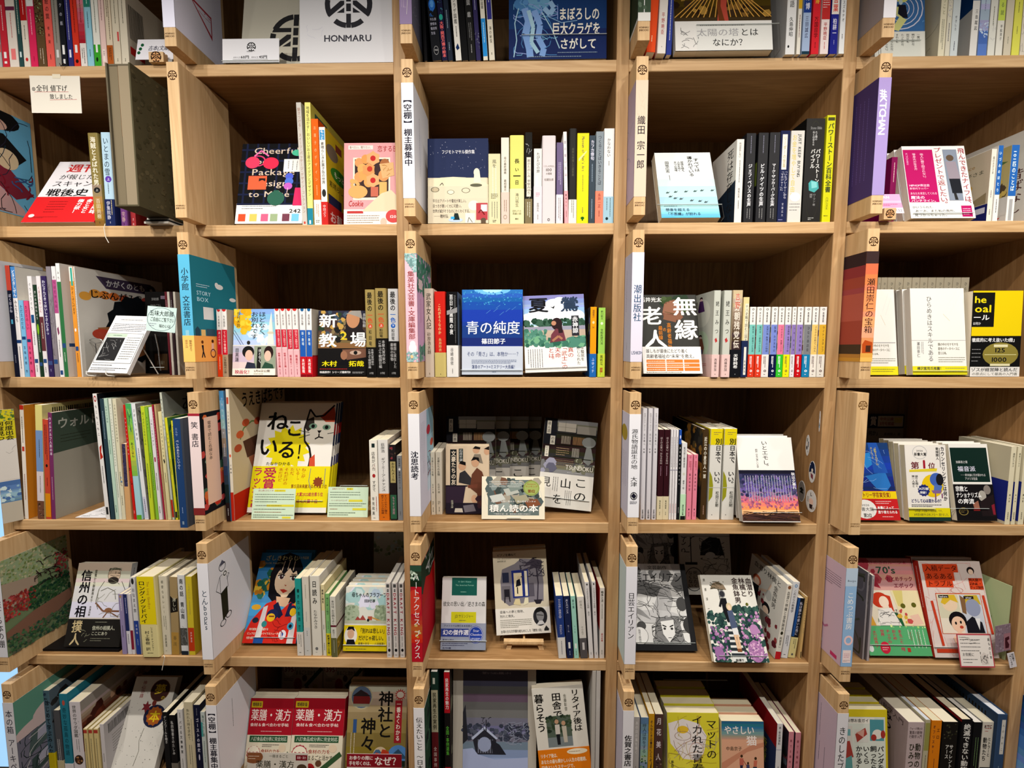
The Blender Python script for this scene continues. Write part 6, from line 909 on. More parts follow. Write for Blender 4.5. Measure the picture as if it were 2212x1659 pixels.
for a in ((1786, 1860, 568, 'white paperback with red lettering and line figures', 'e6e2d8', [('r', 30, 4, 70, 9, '233'), ('v', 24, 14, 74, 38, '店長がバカ', '333'), ('l', [(30, 36), (60, 30), (76, 40)], 2, 'a33'), ('e', 50, 44, 20, 2.4, 'a33'), ('v', 24, 50, 74, 64, 'すぎて', '333'), ('v', 16, 70, 52, 94, '早見和真', '222'), ('Z', 58, 70, 92, 94, 1, 'a43'), ('z', 30, 96, 70, 98, 1, '444')], dict(d=148)),
          (1866, 1958, 563, 'white paperback with an orange foot', 'e2e0dc', [('v', 28, 4, 72, 16, '荻原浩', '333'), ('v', 26, 22, 74, 64, 'ギブ・ミー・ア・チャンス', '333'), ('v', 18, 68, 84, 92, 'すべての大人に贈る\n再チャレンジの物語', '522'), ('z', 34, 95, 70, 97, 1, '533')], dict(d=148, band=(.335, 'd97a24'))),
          (1970, 2030, 610, 'black, tan and green paperback', '2a2426', [('d', 4, 2, 96, 20, 10, 20, ['433', '8a3a44', '654'], 3), ('r', 10, 22, 94, 50, 'b5a772'), ('v', 24, 23, 82, 48, 'おかんメール', '332', 1), R('3a6a50', 66, 98), ('v', 30, 68, 72, 92, 'もうすぐ退屈', 'c9a')], dict(d=105)),
          (2038, 2086, 712, 'grey paperback with a round white dot', '87898c', [('v', 28, 4, 72, 17, '飯田美術', '333'), ('e', 50, 21, 22, 1.8, 'ddd'), ('v', 26, 24, 72, 52, '真夜中のマーチ', '333'), Z('555', 86, 96)], dict(d=105))):
    c.b(a[0], a[1], a[2], a[3], a[4], a[5], page='e9dfc6', yb=1318, **a[6])

c = Cell(4, 3, 'past the goldfish sign', 860, 820, 4.337)
cb = [('v', 26, 8, 72, 38, '文豪たちの友情', '443'), ('v', 30, 50, 68, 66, '石井千湖', '665'), ('z', 30, 78, 70, 84, 3, '776'), Z('554', 88, 98)]
c.b(297, 350, 680, 'cream paperback with thin lettering', 'ded5c4', cb, d=105, yb=1266, group='twin cream paperbacks')
c.b(358, 414, 680, 'cream paperback, twin of its neighbour', 'dcd3c2', cb, d=105, yb=1262, group='twin cream paperbacks')
def tsun(): return [('g', 0, 0, 100, 62, ['8a8c88', '332f2c', '2b2624', '3a342e', '8b8b86']), ('r', 0, 0, 24, 30, '23232a'), ('r', 26, 4, 60, 14, 'b8b2a6'), ('l', [(26, 9), (60, 9)], .6, '887'), ('l', [(40, 2), (40, 14)], .6, '776'), ('r', 62, 6, 98, 15, '99958c'), ('r', 20, 16, 100, 17, '221'), ('b', 34, 19, 52, 28, 9, 'a99f90'), ('b', 56, 19, 78, 28, 10, 'a5825c'), ('r', 20, 29, 100, 30, '221'), ('z', 26, 32, 50, 42, 4, 'a58e70'), ('b', 56, 32, 70, 42, 7, '99948a'), ('e', 86, 24, 13, 6, '8f9290'), ('p', [(82, 30), (91, 30), (97, 44), (88, 50), (78, 46)], '7d807e'), ('r', 22, 43, 100, 44, '221'), ('z', 24, 46, 60, 56, 5, '86745a'), ('d', 56, 44, 100, 58, 20, 5, ['776', '554', '998'], 3), ('r', 5, 3, 13, 18, 'd6d0c2'), ('v', 6, 4, 12, 17, '積ん読', '222'), ('r', 13, 20, 22, 30, 'd6d0c2'), ('v', 14, 21, 21, 29, 'の本', '222'), ('r', 5, 32, 12, 44, 'd6d0c2'), ('v', 6, 33, 11, 43, '石井千湖', '222'), ('d', 0, 44, 22, 62, 14, 9, ['777', '99a', '667'], 5), ('t', 46, 50, 98, 58, 'TSUNDOKU', 'd9d5cc'), ('z', 50, 59, 92, 61, 1, 'bbb'), ('r', 0, 62, 100, 100, 'd6d3cc'), ('t', 62, 64, 92, 77, 'こ', '222'), ('t', 62, 79, 92, 92, 'の', '222'), ('t', 38, 66, 60, 79, '山', '222'), ('t', 26, 84, 46, 97, 'を', '222'), ('t', 4, 66, 22, 79, '見', '222'), ('Z', 24, 66, 36, 82, 3, '555'), ('Z', 48, 80, 62, 96, 4, '555')]
tk = dict(t=16, page='c9c2b2', spine=[R('bdb4a0', 0, 62), Z('443', 8, 40), R('d2cdc2', 62, 100), Z('443', 66, 90)], spcol='bdb4a0')
for x_, yy, y_, d_ in ((447, 120, 345, 'dark bookshelf-photo book, frontmost of the back row'), (590, 139, 345, 'dark bookshelf-photo book, next in the back row'), (775, 158, 345, 'dark bookshelf-photo book, third in the back row'), (905, 177, 348, 'dark bookshelf-photo book, deepest in the back row')):
    c.f(x_, x_ + 470, 1150, y_, d_, '37322d', tsun(), tilt=8, Y=yy, w=122, group='bookshelf-photo books', **tk)
c.f(1300, 1790, 1175, 372, 'bookshelf-photo book leaning at a slant', '37322d', tsun(), tilt=13, roll=6, Y=52, w=124, h=203, stand=(.1, .95, 22, .5, 'slanting bookshelf-photo book'), group='bookshelf-photo books', **tk)
c.f(446, 852, 1196, 622, 'beige paperback with men in kimono and suit', 'd2bfa6', [('r', 10, 5, 25, 68, '26292a'), ('v', 12, 7, 24, 66, '文豪たちの友情', 'ddd0bc', 1), ('r', 30, 4, 40, 24, '3a4440'), ('v', 31, 5, 39, 23, '石井千湖', 'ccc'), ('e', 70, 6, 8, 5, 'c9a284'), ('p', [(60, 22), (66, 12), (80, 12), (86, 26)], '8a8072'), ('p', [(62, 4), (68, 0), (80, 2), (79, 5)], '221c1a'), ('e', 95, 8, 7, 5, 'c9a284'), ('p', [(88, 4), (100, 0), (100, 6)], '221c1a'), ('e', 38, 30, 9, 6, 'c9a284'), ('p', [(30, 26), (36, 22), (46, 24), (46, 29)], '1e1a1a'), ('p', [(30, 54), (32, 40), (44, 36), (60, 48), (58, 58)], '3b3a3e'), ('e', 68, 24, 9, 7, 'c9a284'), ('p', [(58, 22), (64, 16), (76, 17), (78, 24), (70, 20)], '1e1a1a'), ('p', [(56, 62), (60, 42), (72, 32), (84, 38), (96, 60), (90, 78), (76, 84), (72, 70)], '6f4636'), ('p', [(50, 58), (74, 56), (72, 62), (52, 62)], '7a4a3a'), ('e', 66, 78, 7, 6, 'd2aa8c'), ('r', 0, 58, 50, 60, '2a2430'), ('p', [(0, 60), (46, 60), (40, 84), (0, 84)], '3d3040'), ('r', 0, 84, 100, 100, '2c2632'), ('p', [(40, 88), (64, 86), (70, 96), (44, 98)], '77727a'), ('p', [(22, 92), (38, 92), (40, 98), (20, 98)], 'c9c2b6'), ('d', 70, 76, 100, 90, 10, 8, ['5a3a34', '463038', '6d4a40'], 3), ('v', 12, 80, 18, 92, '新潮文庫', 'bba')], t=12, tilt=5, Y=40, lift=3.5, behind=1, bdesc='beige paperback tucked behind its twin', page='d9cdb4')
c.card('framed_card', 'card', 782, 1374, 1306, 908, 'cream-framed promotional card standing at the front of the shelf', 'e6e0cc', [('o', 50, 50, 46, 46, .01, 'ccc'), ('r', 10, 8, 91, 91, '6d7a78'), ('d', 10, 8, 90, 80, 60, 7, ['5d6a6a', '8a9694', '46504e', 'a9a294', '7a5a48'], 4)] + [('p', [(x, y), (x + 20, y - 6), (x + 26, y + 8), (x + 6, y + 16)], k_) for x, y, k_ in ((12, 46, 'c9ccc6'), (34, 30, 'b9bcb4'), (58, 22, '33383c'), (50, 48, 'a9a48c'), (68, 58, '8a5a40'), (22, 66, '9aa4a0'), (40, 20, '88948e'))] + [('e', 79, 27, 13, 18, 'a5b36a'), ('o', 79, 27, 12, 16.5, .06, '7a8a48'), ('t', 70, 15, 88, 20, 'Amazon', 'a43'), ('t', 69, 21, 89, 26, 'ランキング', 'a43'), ('t', 73, 30, 85, 39, '第1位', '8a3a2a', 1), ('z', 12, 10, 64, 26, 4, 'd9dcd8'), ('t', 15, 56, 86, 61, '読む前の本棚に連なる！積ん読本エンタメ', 'e4e4e0'), ('t', 12, 65, 90, 85, '積ん読の本', 'f2f0ea', 1), ('t', 22, 86, 80, 90, '石井千湖・著　書店員も絶賛の声続々！', 'dcdcd8')], t=1.2, tilt=10, stand=(.4, .62, 3, 'cream-framed promotional card'), lift=2.6)

c = Cell(4, 4, 'past the round crest sign', 1330, 820, 4.424)
kw = dict(yb=1338)
nh = [('v', 30, 4, 70, 20, '大河ドラマ・ガイド', '665'), ('v', 26, 22, 72, 33, '光る君へ', '444'), ('v', 30, 35, 66, 40, '前編', '555'), ('v', 24, 91, 78, 99, 'NHK出版', '333', 1)]
for x0, x1 in ((236, 276), (290, 330), (342, 382)): c.b(x0, x1, 275, 'tall slim white drama guidebook', 'dddbe0', nh, d=190, **kw)
mr = [('v', 26, 8, 74, 38, 'ほとけの誓い、おもき石山', 'cbb'), Z('a89', 40, 58), ('v', 34, 78, 64, 88, '鷲尾龍華', '665'), Z('776', 91, 96)]
for x0, x1 in ((392, 444), (448, 500)): c.b(x0, x1, 478, 'maroon book with a cream foot', '3f1c24', mr, d=170, band=(.262, 'ddd3b4'), **kw)
for x0, x1 in ((506, 528), (532, 552), (557, 578)): c.b(x0, x1, 478, 'slim white booklet with fine lettering', 'e2e0e2', [Z('556', 8, 46), ('r', 0, 44, 100, 45, '99a'), Z('b66', 82, 96)], d=140, **kw)
c.b(583, 607, 478, 'black book with a blue head', '1e2024', [R('2f5cb0', 0, 16), ('e', 50, 8, 26, 2, 'dde'), ('v', 20, 18, 80, 62, '源氏物語の近江を歩く', 'ccc'), Z('aaa', 86, 96)], d=150, **kw)
c.b(613, 662, 606, 'white book with a pale green foot', 'dcdcdc', [('v', 28, 5, 72, 32, '紫式部と藤原道長', '333'), ('e', 50, 40, 20, 1.8, 'ccb'), ('v', 28, 48, 72, 60, '倉本一宏', '333'), ('v', 30, 80, 70, 94, '講談社現代新書', '354'), R('222', 95, 100)], d=110, band=(.335, 'bfe0bf'), **kw)
for x0, x1 in ((672, 720), (728, 768)): c.b(x0, x1, 716, 'candy pink paperback', 'e08ca0', [('o', 50, 4, 16, 1.6, .4, 'b46'), Z('a45', 10, 24, 2, 26), ('v', 30, 28, 70, 56, '紫式部日記', '534'), ('e', 50, 84, 12, 1.4, '534'), Z('946', 88, 97)], d=105, group='candy pink paperbacks', **kw)
c.b(803, 864, 476, 'brown hardback with a dark floral side', '4c3a22', [('v', 20, 8, 80, 54, '近江の小倉百人一首', 'e2dccc', 1), Z('b98', 84, 97), ('l', [(0, 66), (100, 66)], .5, '765')], hard=1, d=190, L=[R('2c2a28', 0, 100), ('d', 50, 0, 100, 60, 50, 6, ['8a6a30', '554a30', '3c3a34', 'a67a3a'], 4), R('7a756c', 0, 0.1)], **kw)
for x0, x1, ds in ((876, 996, 'thick white book with a yellow head'), (1006, 1130, 'second thick white book with a yellow head')):
    c.b(x0, x1, 470, ds, 'd9d8d2', [R('dfd01c', 0, 17.5), ('z', 24, 3, 90, 7, 2, '765'), ('t', 40, 10, 98, 18, '別', '222', 1), ('v', 42, 18, 94, 40, '日本で、', '222', 1), ('v', 36, 46, 92, 62, 'いい。', '222', 1), ('p', [(0, 46), (22, 52), (34, 62), (30, 74), (0, 80)], '9a9a2a'), ('r', 0, 64, 100, 64.6, 'bbb'), ('v', 56, 68, 88, 86, '松岡正剛', '332'), ('z', 28, 92, 40, 97, 1, '555')], d=188, hard=1, L=[R('c9c8c0', 0, 100), R('dfd01c', 0, 17)], **kw)
c.f(1216, 1765, 1360, 552, 'white book with a sunset sky band', 'e8e6e2', [('v', 40, 4, 60, 37, 'いとエモし。', '333'), ('v', 32, 14, 38, 37, '超訳 日本の美しい文学', '444'), ('g', 0, 39.5, 100, 99, ['223', '346', '558', '76a', 'a79', 'd78', 'e96', 'eb8', 'a65']), ('d', 0, 46, 100, 70, 150, 3.6, ['446', '557', '76a', '335', '658'], 4), ('d', 0, 72, 100, 84, 110, 2.6, ['a68', '957', 'c78', 'd97'], 6), ('p', [(0, 92), (20, 90), (45, 93), (70, 89), (100, 92), (100, 99), (0, 99)], '543a36'), ('w', 2, 88, 98, 99, 50, .8, ['432', '322', '643']), ('r', 60, 84, 61.4, 90, '333'), ('Z', 8, 46, 92, 76, 18, 'bbc'), ('v', 92, 42, 99, 62, '秋は夕暮れ', 'e6e6ea', 1), R('d9d6d2', 99, 100)], t=15, tilt=15, Y=None, lift=8, behind=2, bdesc='copy tucked behind the sunset book', page='b9b4ac', stand=(.18, 1.03, 20, .4, 'sunset sky book'))
XW = UX(4) - .1
for cx_, cy_, rx_, ry_, k_, lb in ((1880, 400, 76, 100, 0, 'white oval sticker with a figure in a boat'), (1784, 628, 70, 100, 1, 'white oval sticker with black and grey drawings'), (1838, 882, 72, 104, 2, 'oval sticker with a night-blue upper half'), (1752, 1066, 60, 100, 3, 'grey oval sticker with a dark temple, behind the sunset book'), (1884, 1182, 78, 106, 4, 'white oval sticker with a sprawling pale figure')):
    Yc = solve(1, ('x', c.px(cx_)), (XW, 0, -380)); Zc = zat(c.py(cy_), XW, Yc)
    Ye = solve(1, ('x', c.px(cx_ + rx_)), (XW, 0, Zc)); ra = abs(Yc - Ye); rb = abs(zat(c.py(cy_ - ry_), XW, Yc) - Zc)
    Yc = max(Yc, ra + 5); pts = [(ra * math.cos(i * .2618), rb * math.sin(i * .2618) * (1 + .0 * i)) for i in range(24)]
    m_ = MB(); m_.prism(pts, -.5, 0, 'dad7d4', lambda x, y, z: (z, x, y))
    F_ = Face(m_, (-.5, ra, rb), (0, -2 * ra, 0), (0, 0, -2 * rb))
    F_.draw(([('p', [(10, 52), (88, 66), (84, 74), (40, 70)], '654'), ('p', [(12, 60), (40, 70), (84, 76), (74, 84), (24, 78)], '59b'), ('e', 58, 40, 13, 11, 'e4cdb8'), ('e', 60, 33, 13, 5, '222'), ('l', [(56, 28), (74, 26)], 3, '222'), ('z', 18, 22, 38, 28, 2, '554')],
             [('r', 26, 16, 54, 32, '998'), ('e', 36, 62, 16, 10, '322'), ('p', [(60, 30), (78, 32), (76, 58), (62, 56)], '222'), ('e', 40, 44, 9, 8, 'e4cdb8'), ('z', 58, 76, 80, 82, 2, '554')],
             [('p', [(6, 40), (20, 12), (50, 1), (80, 12), (94, 40), (96, 56), (50, 48), (4, 56)], '27304e'), ('e', 52, 42, 14, 8, 'e8dcd0'), ('p', [(30, 56), (66, 62), (70, 84), (36, 76)], '84404e'), ('e', 20, 18, 5, 4, 'ccd')],
             [('e', 50, 50, 46, 47, '8a8480'), ('p', [(20, 40), (50, 30), (80, 42), (64, 46), (80, 60), (24, 58), (40, 46)], '222')],
             [('p', [(30, 46), (50, 36), (72, 44), (70, 64), (36, 64)], 'e6c4b4'), ('l', [(46, 12), (46, 28), (58, 24)], 4, '222'), ('p', [(36, 66), (68, 64), (62, 86), (40, 84)], '3a2a2c'), ('z', 14, 34, 30, 60, 4, '765'), ('z', 62, 72, 84, 86, 3, '765')])[k_])
    o_ = m_.build('oval_sticker'); o_.matrix_world = Matrix.Translation((XW * .001, Yc * .001, Zc * .001 + ZB)); tag(o_, lb, 'sticker', 'oval stickers on the cubby wall')

c = Cell(4, 5, 'past the bare award-band sign', 1780, 820, 4.609)
c.card('award_poster', 'poster', 300, 782, 620, 345, 'dim navy award poster at the back of the cubby', '23263a', [('t', 30, 5, 44, 44, '賞', 'ccc', 1), ('r', 46, 6, 98, 44, 'b9b2a4'), ('t', 50, 10, 78, 24, '中央公論', '823'), ('t', 50, 26, 80, 42, '3月号掲載', '823'), ('r', 80, 12, 96, 30, 'b9b06a'), R('8d8a84', 50, 100), ('t', 28, 58, 52, 78, '何か」', '222', 1), ('t', 60, 66, 94, 78, '東畑開人 著', '333')], Y=296, tilt=0, z0=zat(c.py(620), 700, 296), lift=0)
c.f(298, 764, 1400, 628, 'navy book with a blue map and red award band', '2a3a8a', [('g', 0, 0, 100, 62, ['247', '24a', '236']), ('p', [(30, 16), (64, 12), (66, 26), (46, 34), (38, 30)], '38c'), ('p', [(40, 44), (84, 38), (92, 56), (80, 64), (60, 60)], '37b'), ('p', [(56, 0), (76, 0), (90, 40), (60, 40)], '2b5cae'), ('w', 20, 10, 98, 60, 14, .5, ['9be', '7ac']), ('v', 58, 6, 74, 30, '「移動する人びと」の\nネットワーク', 'dc4'), ('p', [(0, 22), (18, 22), (30, 62), (0, 62)], 'e4e2de'), ('v', 4, 34, 24, 62, '人の歴史', '222', 1), R('e2c81c', 63.5, 73), ('t', 4, 64.5, 92, 72, '（サントリー学芸賞受賞）', '822', 1), ('e', 28, 86, 24, 12, 'e6e4e0'), ('t', 18, 79, 40, 83, '2026', '555'), ('t', 10, 83.5, 46, 89, '新書大賞', '333'), ('t', 22, 91, 40, 97, '第2位', '333', 1), ('z', 52, 75, 86, 80, 2, 'ecc'), ('t', 54, 82, 90, 87, '本書によって', 'eee', 1), ('t', 54, 87.5, 96, 92, '塗り替えられる', 'eee', 1), ('z', 62, 94, 90, 97, 1, 'ecc')], t=12, tilt=17, Y=8, lift=6, band=(.37, 'c02a2e'), stand=(.42, .98, 24, .3, 'blue map book'))
c.f(848, 1262, 1404, 650, 'white award-winning book with a blue-haired reader', 'e2ded8*', [('o', 36, 10, 18, 9, .08, 'bbb'), ('t', 26, 6, 46, 9.5, '2026', '555'), ('t', 22, 10, 52, 15, '新書大賞', '333', 1), ('t', 34, 17, 56, 34, '1', 'a32436', 1), ('t', 12, 22, 33, 33, '第', '732a34', 1), ('t', 54, 23, 72, 33, '位', '732a34', 1), ('p', [(8, 33), (76, 31), (74, 35), (8, 36)], 'd8c83a'), ('e', 62, 54, 26, 15, 'e0c21c'), ('e', 72, 46, 16, 9, '4a6ab4'), ('e', 80, 46, 9, 8, '232228'), ('p', [(66, 52), (86, 54), (80, 62), (64, 60)], '5a78b8'), ('star', 40, 60, 15, 12, '2a3474', .86), ('t', 28, 56, 52, 60, '14万部', 'eee', 1), ('t', 30, 61, 50, 65, '突破！', 'eee', 1), ('p', [(58, 60), (84, 60), (80, 64), (62, 64)], '846a9a'), ('r', 66, 64, 69, 72, '8a5a7a'), ('r', 82, 64, 85, 70, '8a5a7a'), ('v', 86, 2, 96, 74, 'カウンセリングとは何か', '223', 1), ('v', 74, 3, 82, 20, '東畑開人', '333'), ('Z', 82, 4, 86, 32, 1, '555'), ('v', 12, 40, 28, 56, '語りを聞く\n第一人者と', '555'), ('t', 8, 71, 84, 76.5, 'どうして心は変わるの？', '2a3474', 1), ('z', 8, 78, 80, 82, 2, '444'), R('dcd01c', 83, 95), ('t', 10, 85, 84, 89, '「20年越しの謎解きの総決算」です。', '443'), ('t', 12, 89.5, 98, 94, '30年読み継がれる本にするべく書きました。', '443'), R('26403a', 95, 100)], t=13, tilt=9, Y=6, lift=6, behind=4, bdesc='copy stacked behind the blue-haired reader book', page='ddd4b4', stand=(-.02, .62, 26, .3, 'award-winning book'))
c.f(1328, 1724, 1408, 640, 'white-edged dark green and black book', 'e2e0da', [('r', 2, 5, 96, 50, '16302a'), ('t', 14, 22, 44, 26, '加藤喜之著', 'ccc'), ('t', 16, 29, 62, 37, '福音派', 'dde'), ('t', 22, 39, 86, 43, '──終末論に引き裂かれる', 'ccc'), ('t', 32, 43.5, 64, 48, 'アメリカ社会', 'ccc'), R('1c191b', 53, 94), ('e', 84, 60, 9, 6, '88807a'), ('e', 70, 68, 10, 7, 'a9a49c'), ('p', [(62, 76), (80, 70), (98, 66), (98, 94), (64, 94)], '2a2022'), ('p', [(44, 78), (58, 74), (60, 84), (46, 84)], '9a6a58'), ('r', 44, 84, 60, 87, 'a33'), ('p', [(90, 80), (98, 78), (98, 92), (92, 92)], '8a2a3a'), ('t', 4, 55, 36, 63, '宗教と', 'eee', 1), ('t', 4, 63, 68, 71, 'ナショナリズム', 'eee', 1), ('t', 6, 71, 48, 79, 'の奔流', 'eee', 1), ('o', 18, 88, 12, 5, .16, '99864a'), ('z', 10, 85, 26, 90, 2, '99864a')], t=12, tilt=12, Y=8, lift=6, band=(.47, '1c191b'), behind=2, bdesc='copy tucked behind the dark green book', stand=(-.5, .8, 26, .3, 'dark green and black book'))
sp5 = [('v', 36, 8, 80, 26, '通訳ビジネス', '443'), ('v', 36, 60, 66, 72, '横山彰', '443'), Z('554', 84, 96)]
c.b(1796, 1848, 668, 'cream business paperback with a blue side panel', 'ddd6bc', sp5, d=112, L=[R('d2cab0', 0, 100), ('r', 4, 44, 100, 96, '2a348a'), ('v', 14, 48, 80, 94, 'コンサル', 'e6e6e6', 1), ('z', 4, 34, 60, 40, 1, '443')], group='cream business paperbacks')
c.b(1862, 1900, 668, 'cream business paperback with thin blue edge', 'dcd5ba', sp5, d=112, L=[R('2a348a', 45, 96)], group='cream business paperbacks')
c.b(1928, 1985, 664, 'cream business paperback at the frame edge', 'dbd4ba', sp5, d=112, L=[R('2a348a', 45, 96)], group='cream business paperbacks')

# ------------------------------------------------------------------ fifth row
c = Cell(5, 1, 'past the autumn garden sign', 0, 1140, 4.88)
X0 = xat(c.px(470), 20, c.z); X1 = xat(c.px(1285), 20, c.z)
m_ = MB(); m_.prism([(0, 0), (X1 - X0, 0), (X1 - X0, 128), (6, 128), (0, 122)], 0, 5, '18171a*'); o_ = m_.build('black_folder'); o_.matrix_world = Matrix.Translation((X0 * .001, .012, (c.z + .2) * .001 + ZB)); tag(o_, 'flat black folder lying under the leaning wrestler book', 'folder')
sk = ['776', '665', '987']
c.f(672, 1252, 1276, 374, 'white and black book with an ink-drawn wrestler', 'd6cfc4', [('g', 0, 0, 100, 66, ['cba', 'ddd', 'dde']), ('e', 70, 14, 12, 9, 'd0bba4'), ('o', 70, 14, 12, 9, .07, '765'), ('p', [(58, 10), (60, 6), (80, 6), (83, 10), (80, 8), (62, 8)], '554'), ('e', 70, 21, 10, 4.4, '3a3430'), ('w', 60, 10, 80, 18, 5, .8, ['332']), ('l', [(54, 22), (46, 32), (44, 46), (50, 56)], 1, '554'), ('l', [(86, 22), (96, 34), (98, 50)], 1, '554'), ('l', [(50, 34), (62, 30), (76, 34), (80, 44)], 1, '665'), ('l', [(44, 48), (60, 58), (90, 58)], 3, '85604a'), ('e', 70, 57, 7, 3, '946c50'), ('l', [(70, 58), (62, 66)], 2, '85604a'), ('l', [(70, 58), (90, 65)], 2, '85604a'), ('w', 46, 6, 98, 64, 16, .6, ['887', '998'], 3), ('v', 8, 8, 30, 66, '信州の相', '15131a', 1), ('v', 33, 8, 38, 48, '雷電から御嶽海まで', '554'), ('v', 34, 52, 38, 64, '京須利敏', '665'), ('v', 8, 69, 28, 99, '撲人', 'c9b890', 1), ('t', 46, 75, 92, 81, '信州の相撲人、', 'bba', 1), ('t', 46, 82, 76, 87, 'ここにあり', 'bba', 1), ('z', 50, 70, 90, 72, 1, '998'), ('z', 46, 89, 82, 94, 2, '887'), ('w', 26, 80, 44, 94, 6, 1, ['776'])], t=16, tilt=16, Y=14, lift=10.5, band=(.325, '2a2826'), spine=[R('bbb', 0, 66), Z('222', 6, 40)], spcol='ccc')
for a in ((1291, 1336, 700, 'slim lilac paperback', '9a8fb4', [Z('ddd', 4, 40, 1, 26), Z('556', 52, 80), ('e', 50, 4, 26, 2, 'b96')], dict(d=150, xt=1244)),
          (1350, 1390, 700, 'white paperback with a navy upper spine', 'd6d4da', [R('2c3668', 0, 61), Z('bbd', 6, 56), Z('556', 66, 94)], dict(d=105, xt=1296)),
          (1394, 1424, 700, 'crimson-footed white paperback', 'd4d0d4', [R('8a2a40', 60, 92)], dict(d=105, xt=1342)),
          (1442, 1492, 524, 'white travel paperback with a blue foot', 'd4d4d6', [('e', 50, 5, 30, 4, '333'), ('v', 18, 13, 82, 46, 'おなまえ旅', '333'), R('2f4a96', 56, 100), ('v', 30, 60, 70, 74, '吉田戦', 'ccd'), Z('9ab', 80, 96)], dict(d=148, xt=1366)),
          (1502, 1686, 516, 'thick yellow and cream hardback', 'd9cf9c', [R('e2d01e', 0, 59), ('v', 6, 5, 48, 58, 'ロング・グッドバイ', '2a2a26', 1), ('v', 54, 6, 76, 40, 'The Long Goodbye', 'a56a2a'), ('v', 22, 67, 52, 92, '村上春樹 訳', '333'), ('v', 58, 62, 74, 92, 'レイモンド・チャンドラー', '554'), ('z', 30, 94, 72, 96, 1, '332')], dict(d=130, xt=1432, yb=1362, hard=1)),
          (1706, 1808, 512, 'cream hardback with a white ribbon', 'd2ccba', [('v', 30, 4, 62, 48, '親愛なるレニー', '665'), Z('887', 50, 68, 2, 26), ('v', 32, 74, 62, 90, '吉原真里', '665'), ('z', 34, 94, 66, 96, 1, '665')], dict(d=130, xt=1648, hard=1, ribbon=('dcd8ce', [(-2, 6, 5), (2, 8, 1), (-2, 7, -12), (-6, 7, -26), (-7, 7, -31)]))),
          (1813, 1892, 520, 'tan paperback with a dark torn title', 'a8936c', [('p', [(0, 24), (60, 30), (100, 26), (100, 44), (0, 46)], '25221f'), ('v', 26, 26, 78, 44, '淋しい', 'bba'), R('b3904c', 71, 100), ('v', 26, 74, 72, 90, '谷川', '443')], dict(d=148, xt=1785)),
          (1906, 1990, 500, 'white paperback with a charcoal brushed foot', 'd6d8da', [('v', 20, 4, 78, 27, '南の話', '2a2a2e', 1), ('v', 20, 33, 78, 55, '青山南', '2a2a2e', 1), R('5a5a58', 66, 88), ('w', 4, 64, 96, 88, 12, 5, ['888', '444', 'aaa']), R('2a3440', 95, 100)], dict(d=148, xt=1856)),
          (1996, 2060, 516, 'yellow paperback with a red foot', 'd8c63e', [('v', 34, 8, 66, 28, 'いちばんいい', 'aa6'), Z('a95', 30, 60), R('c84a26', 65, 95), ('v', 34, 70, 64, 84, '本戸書店', 'edd')], dict(d=130, xt=1952))):
    c.b(a[0], a[1], a[2], a[3], a[4], a[5], Y=a[6].pop('Y', 5), page='e6dcc4', **a[6])

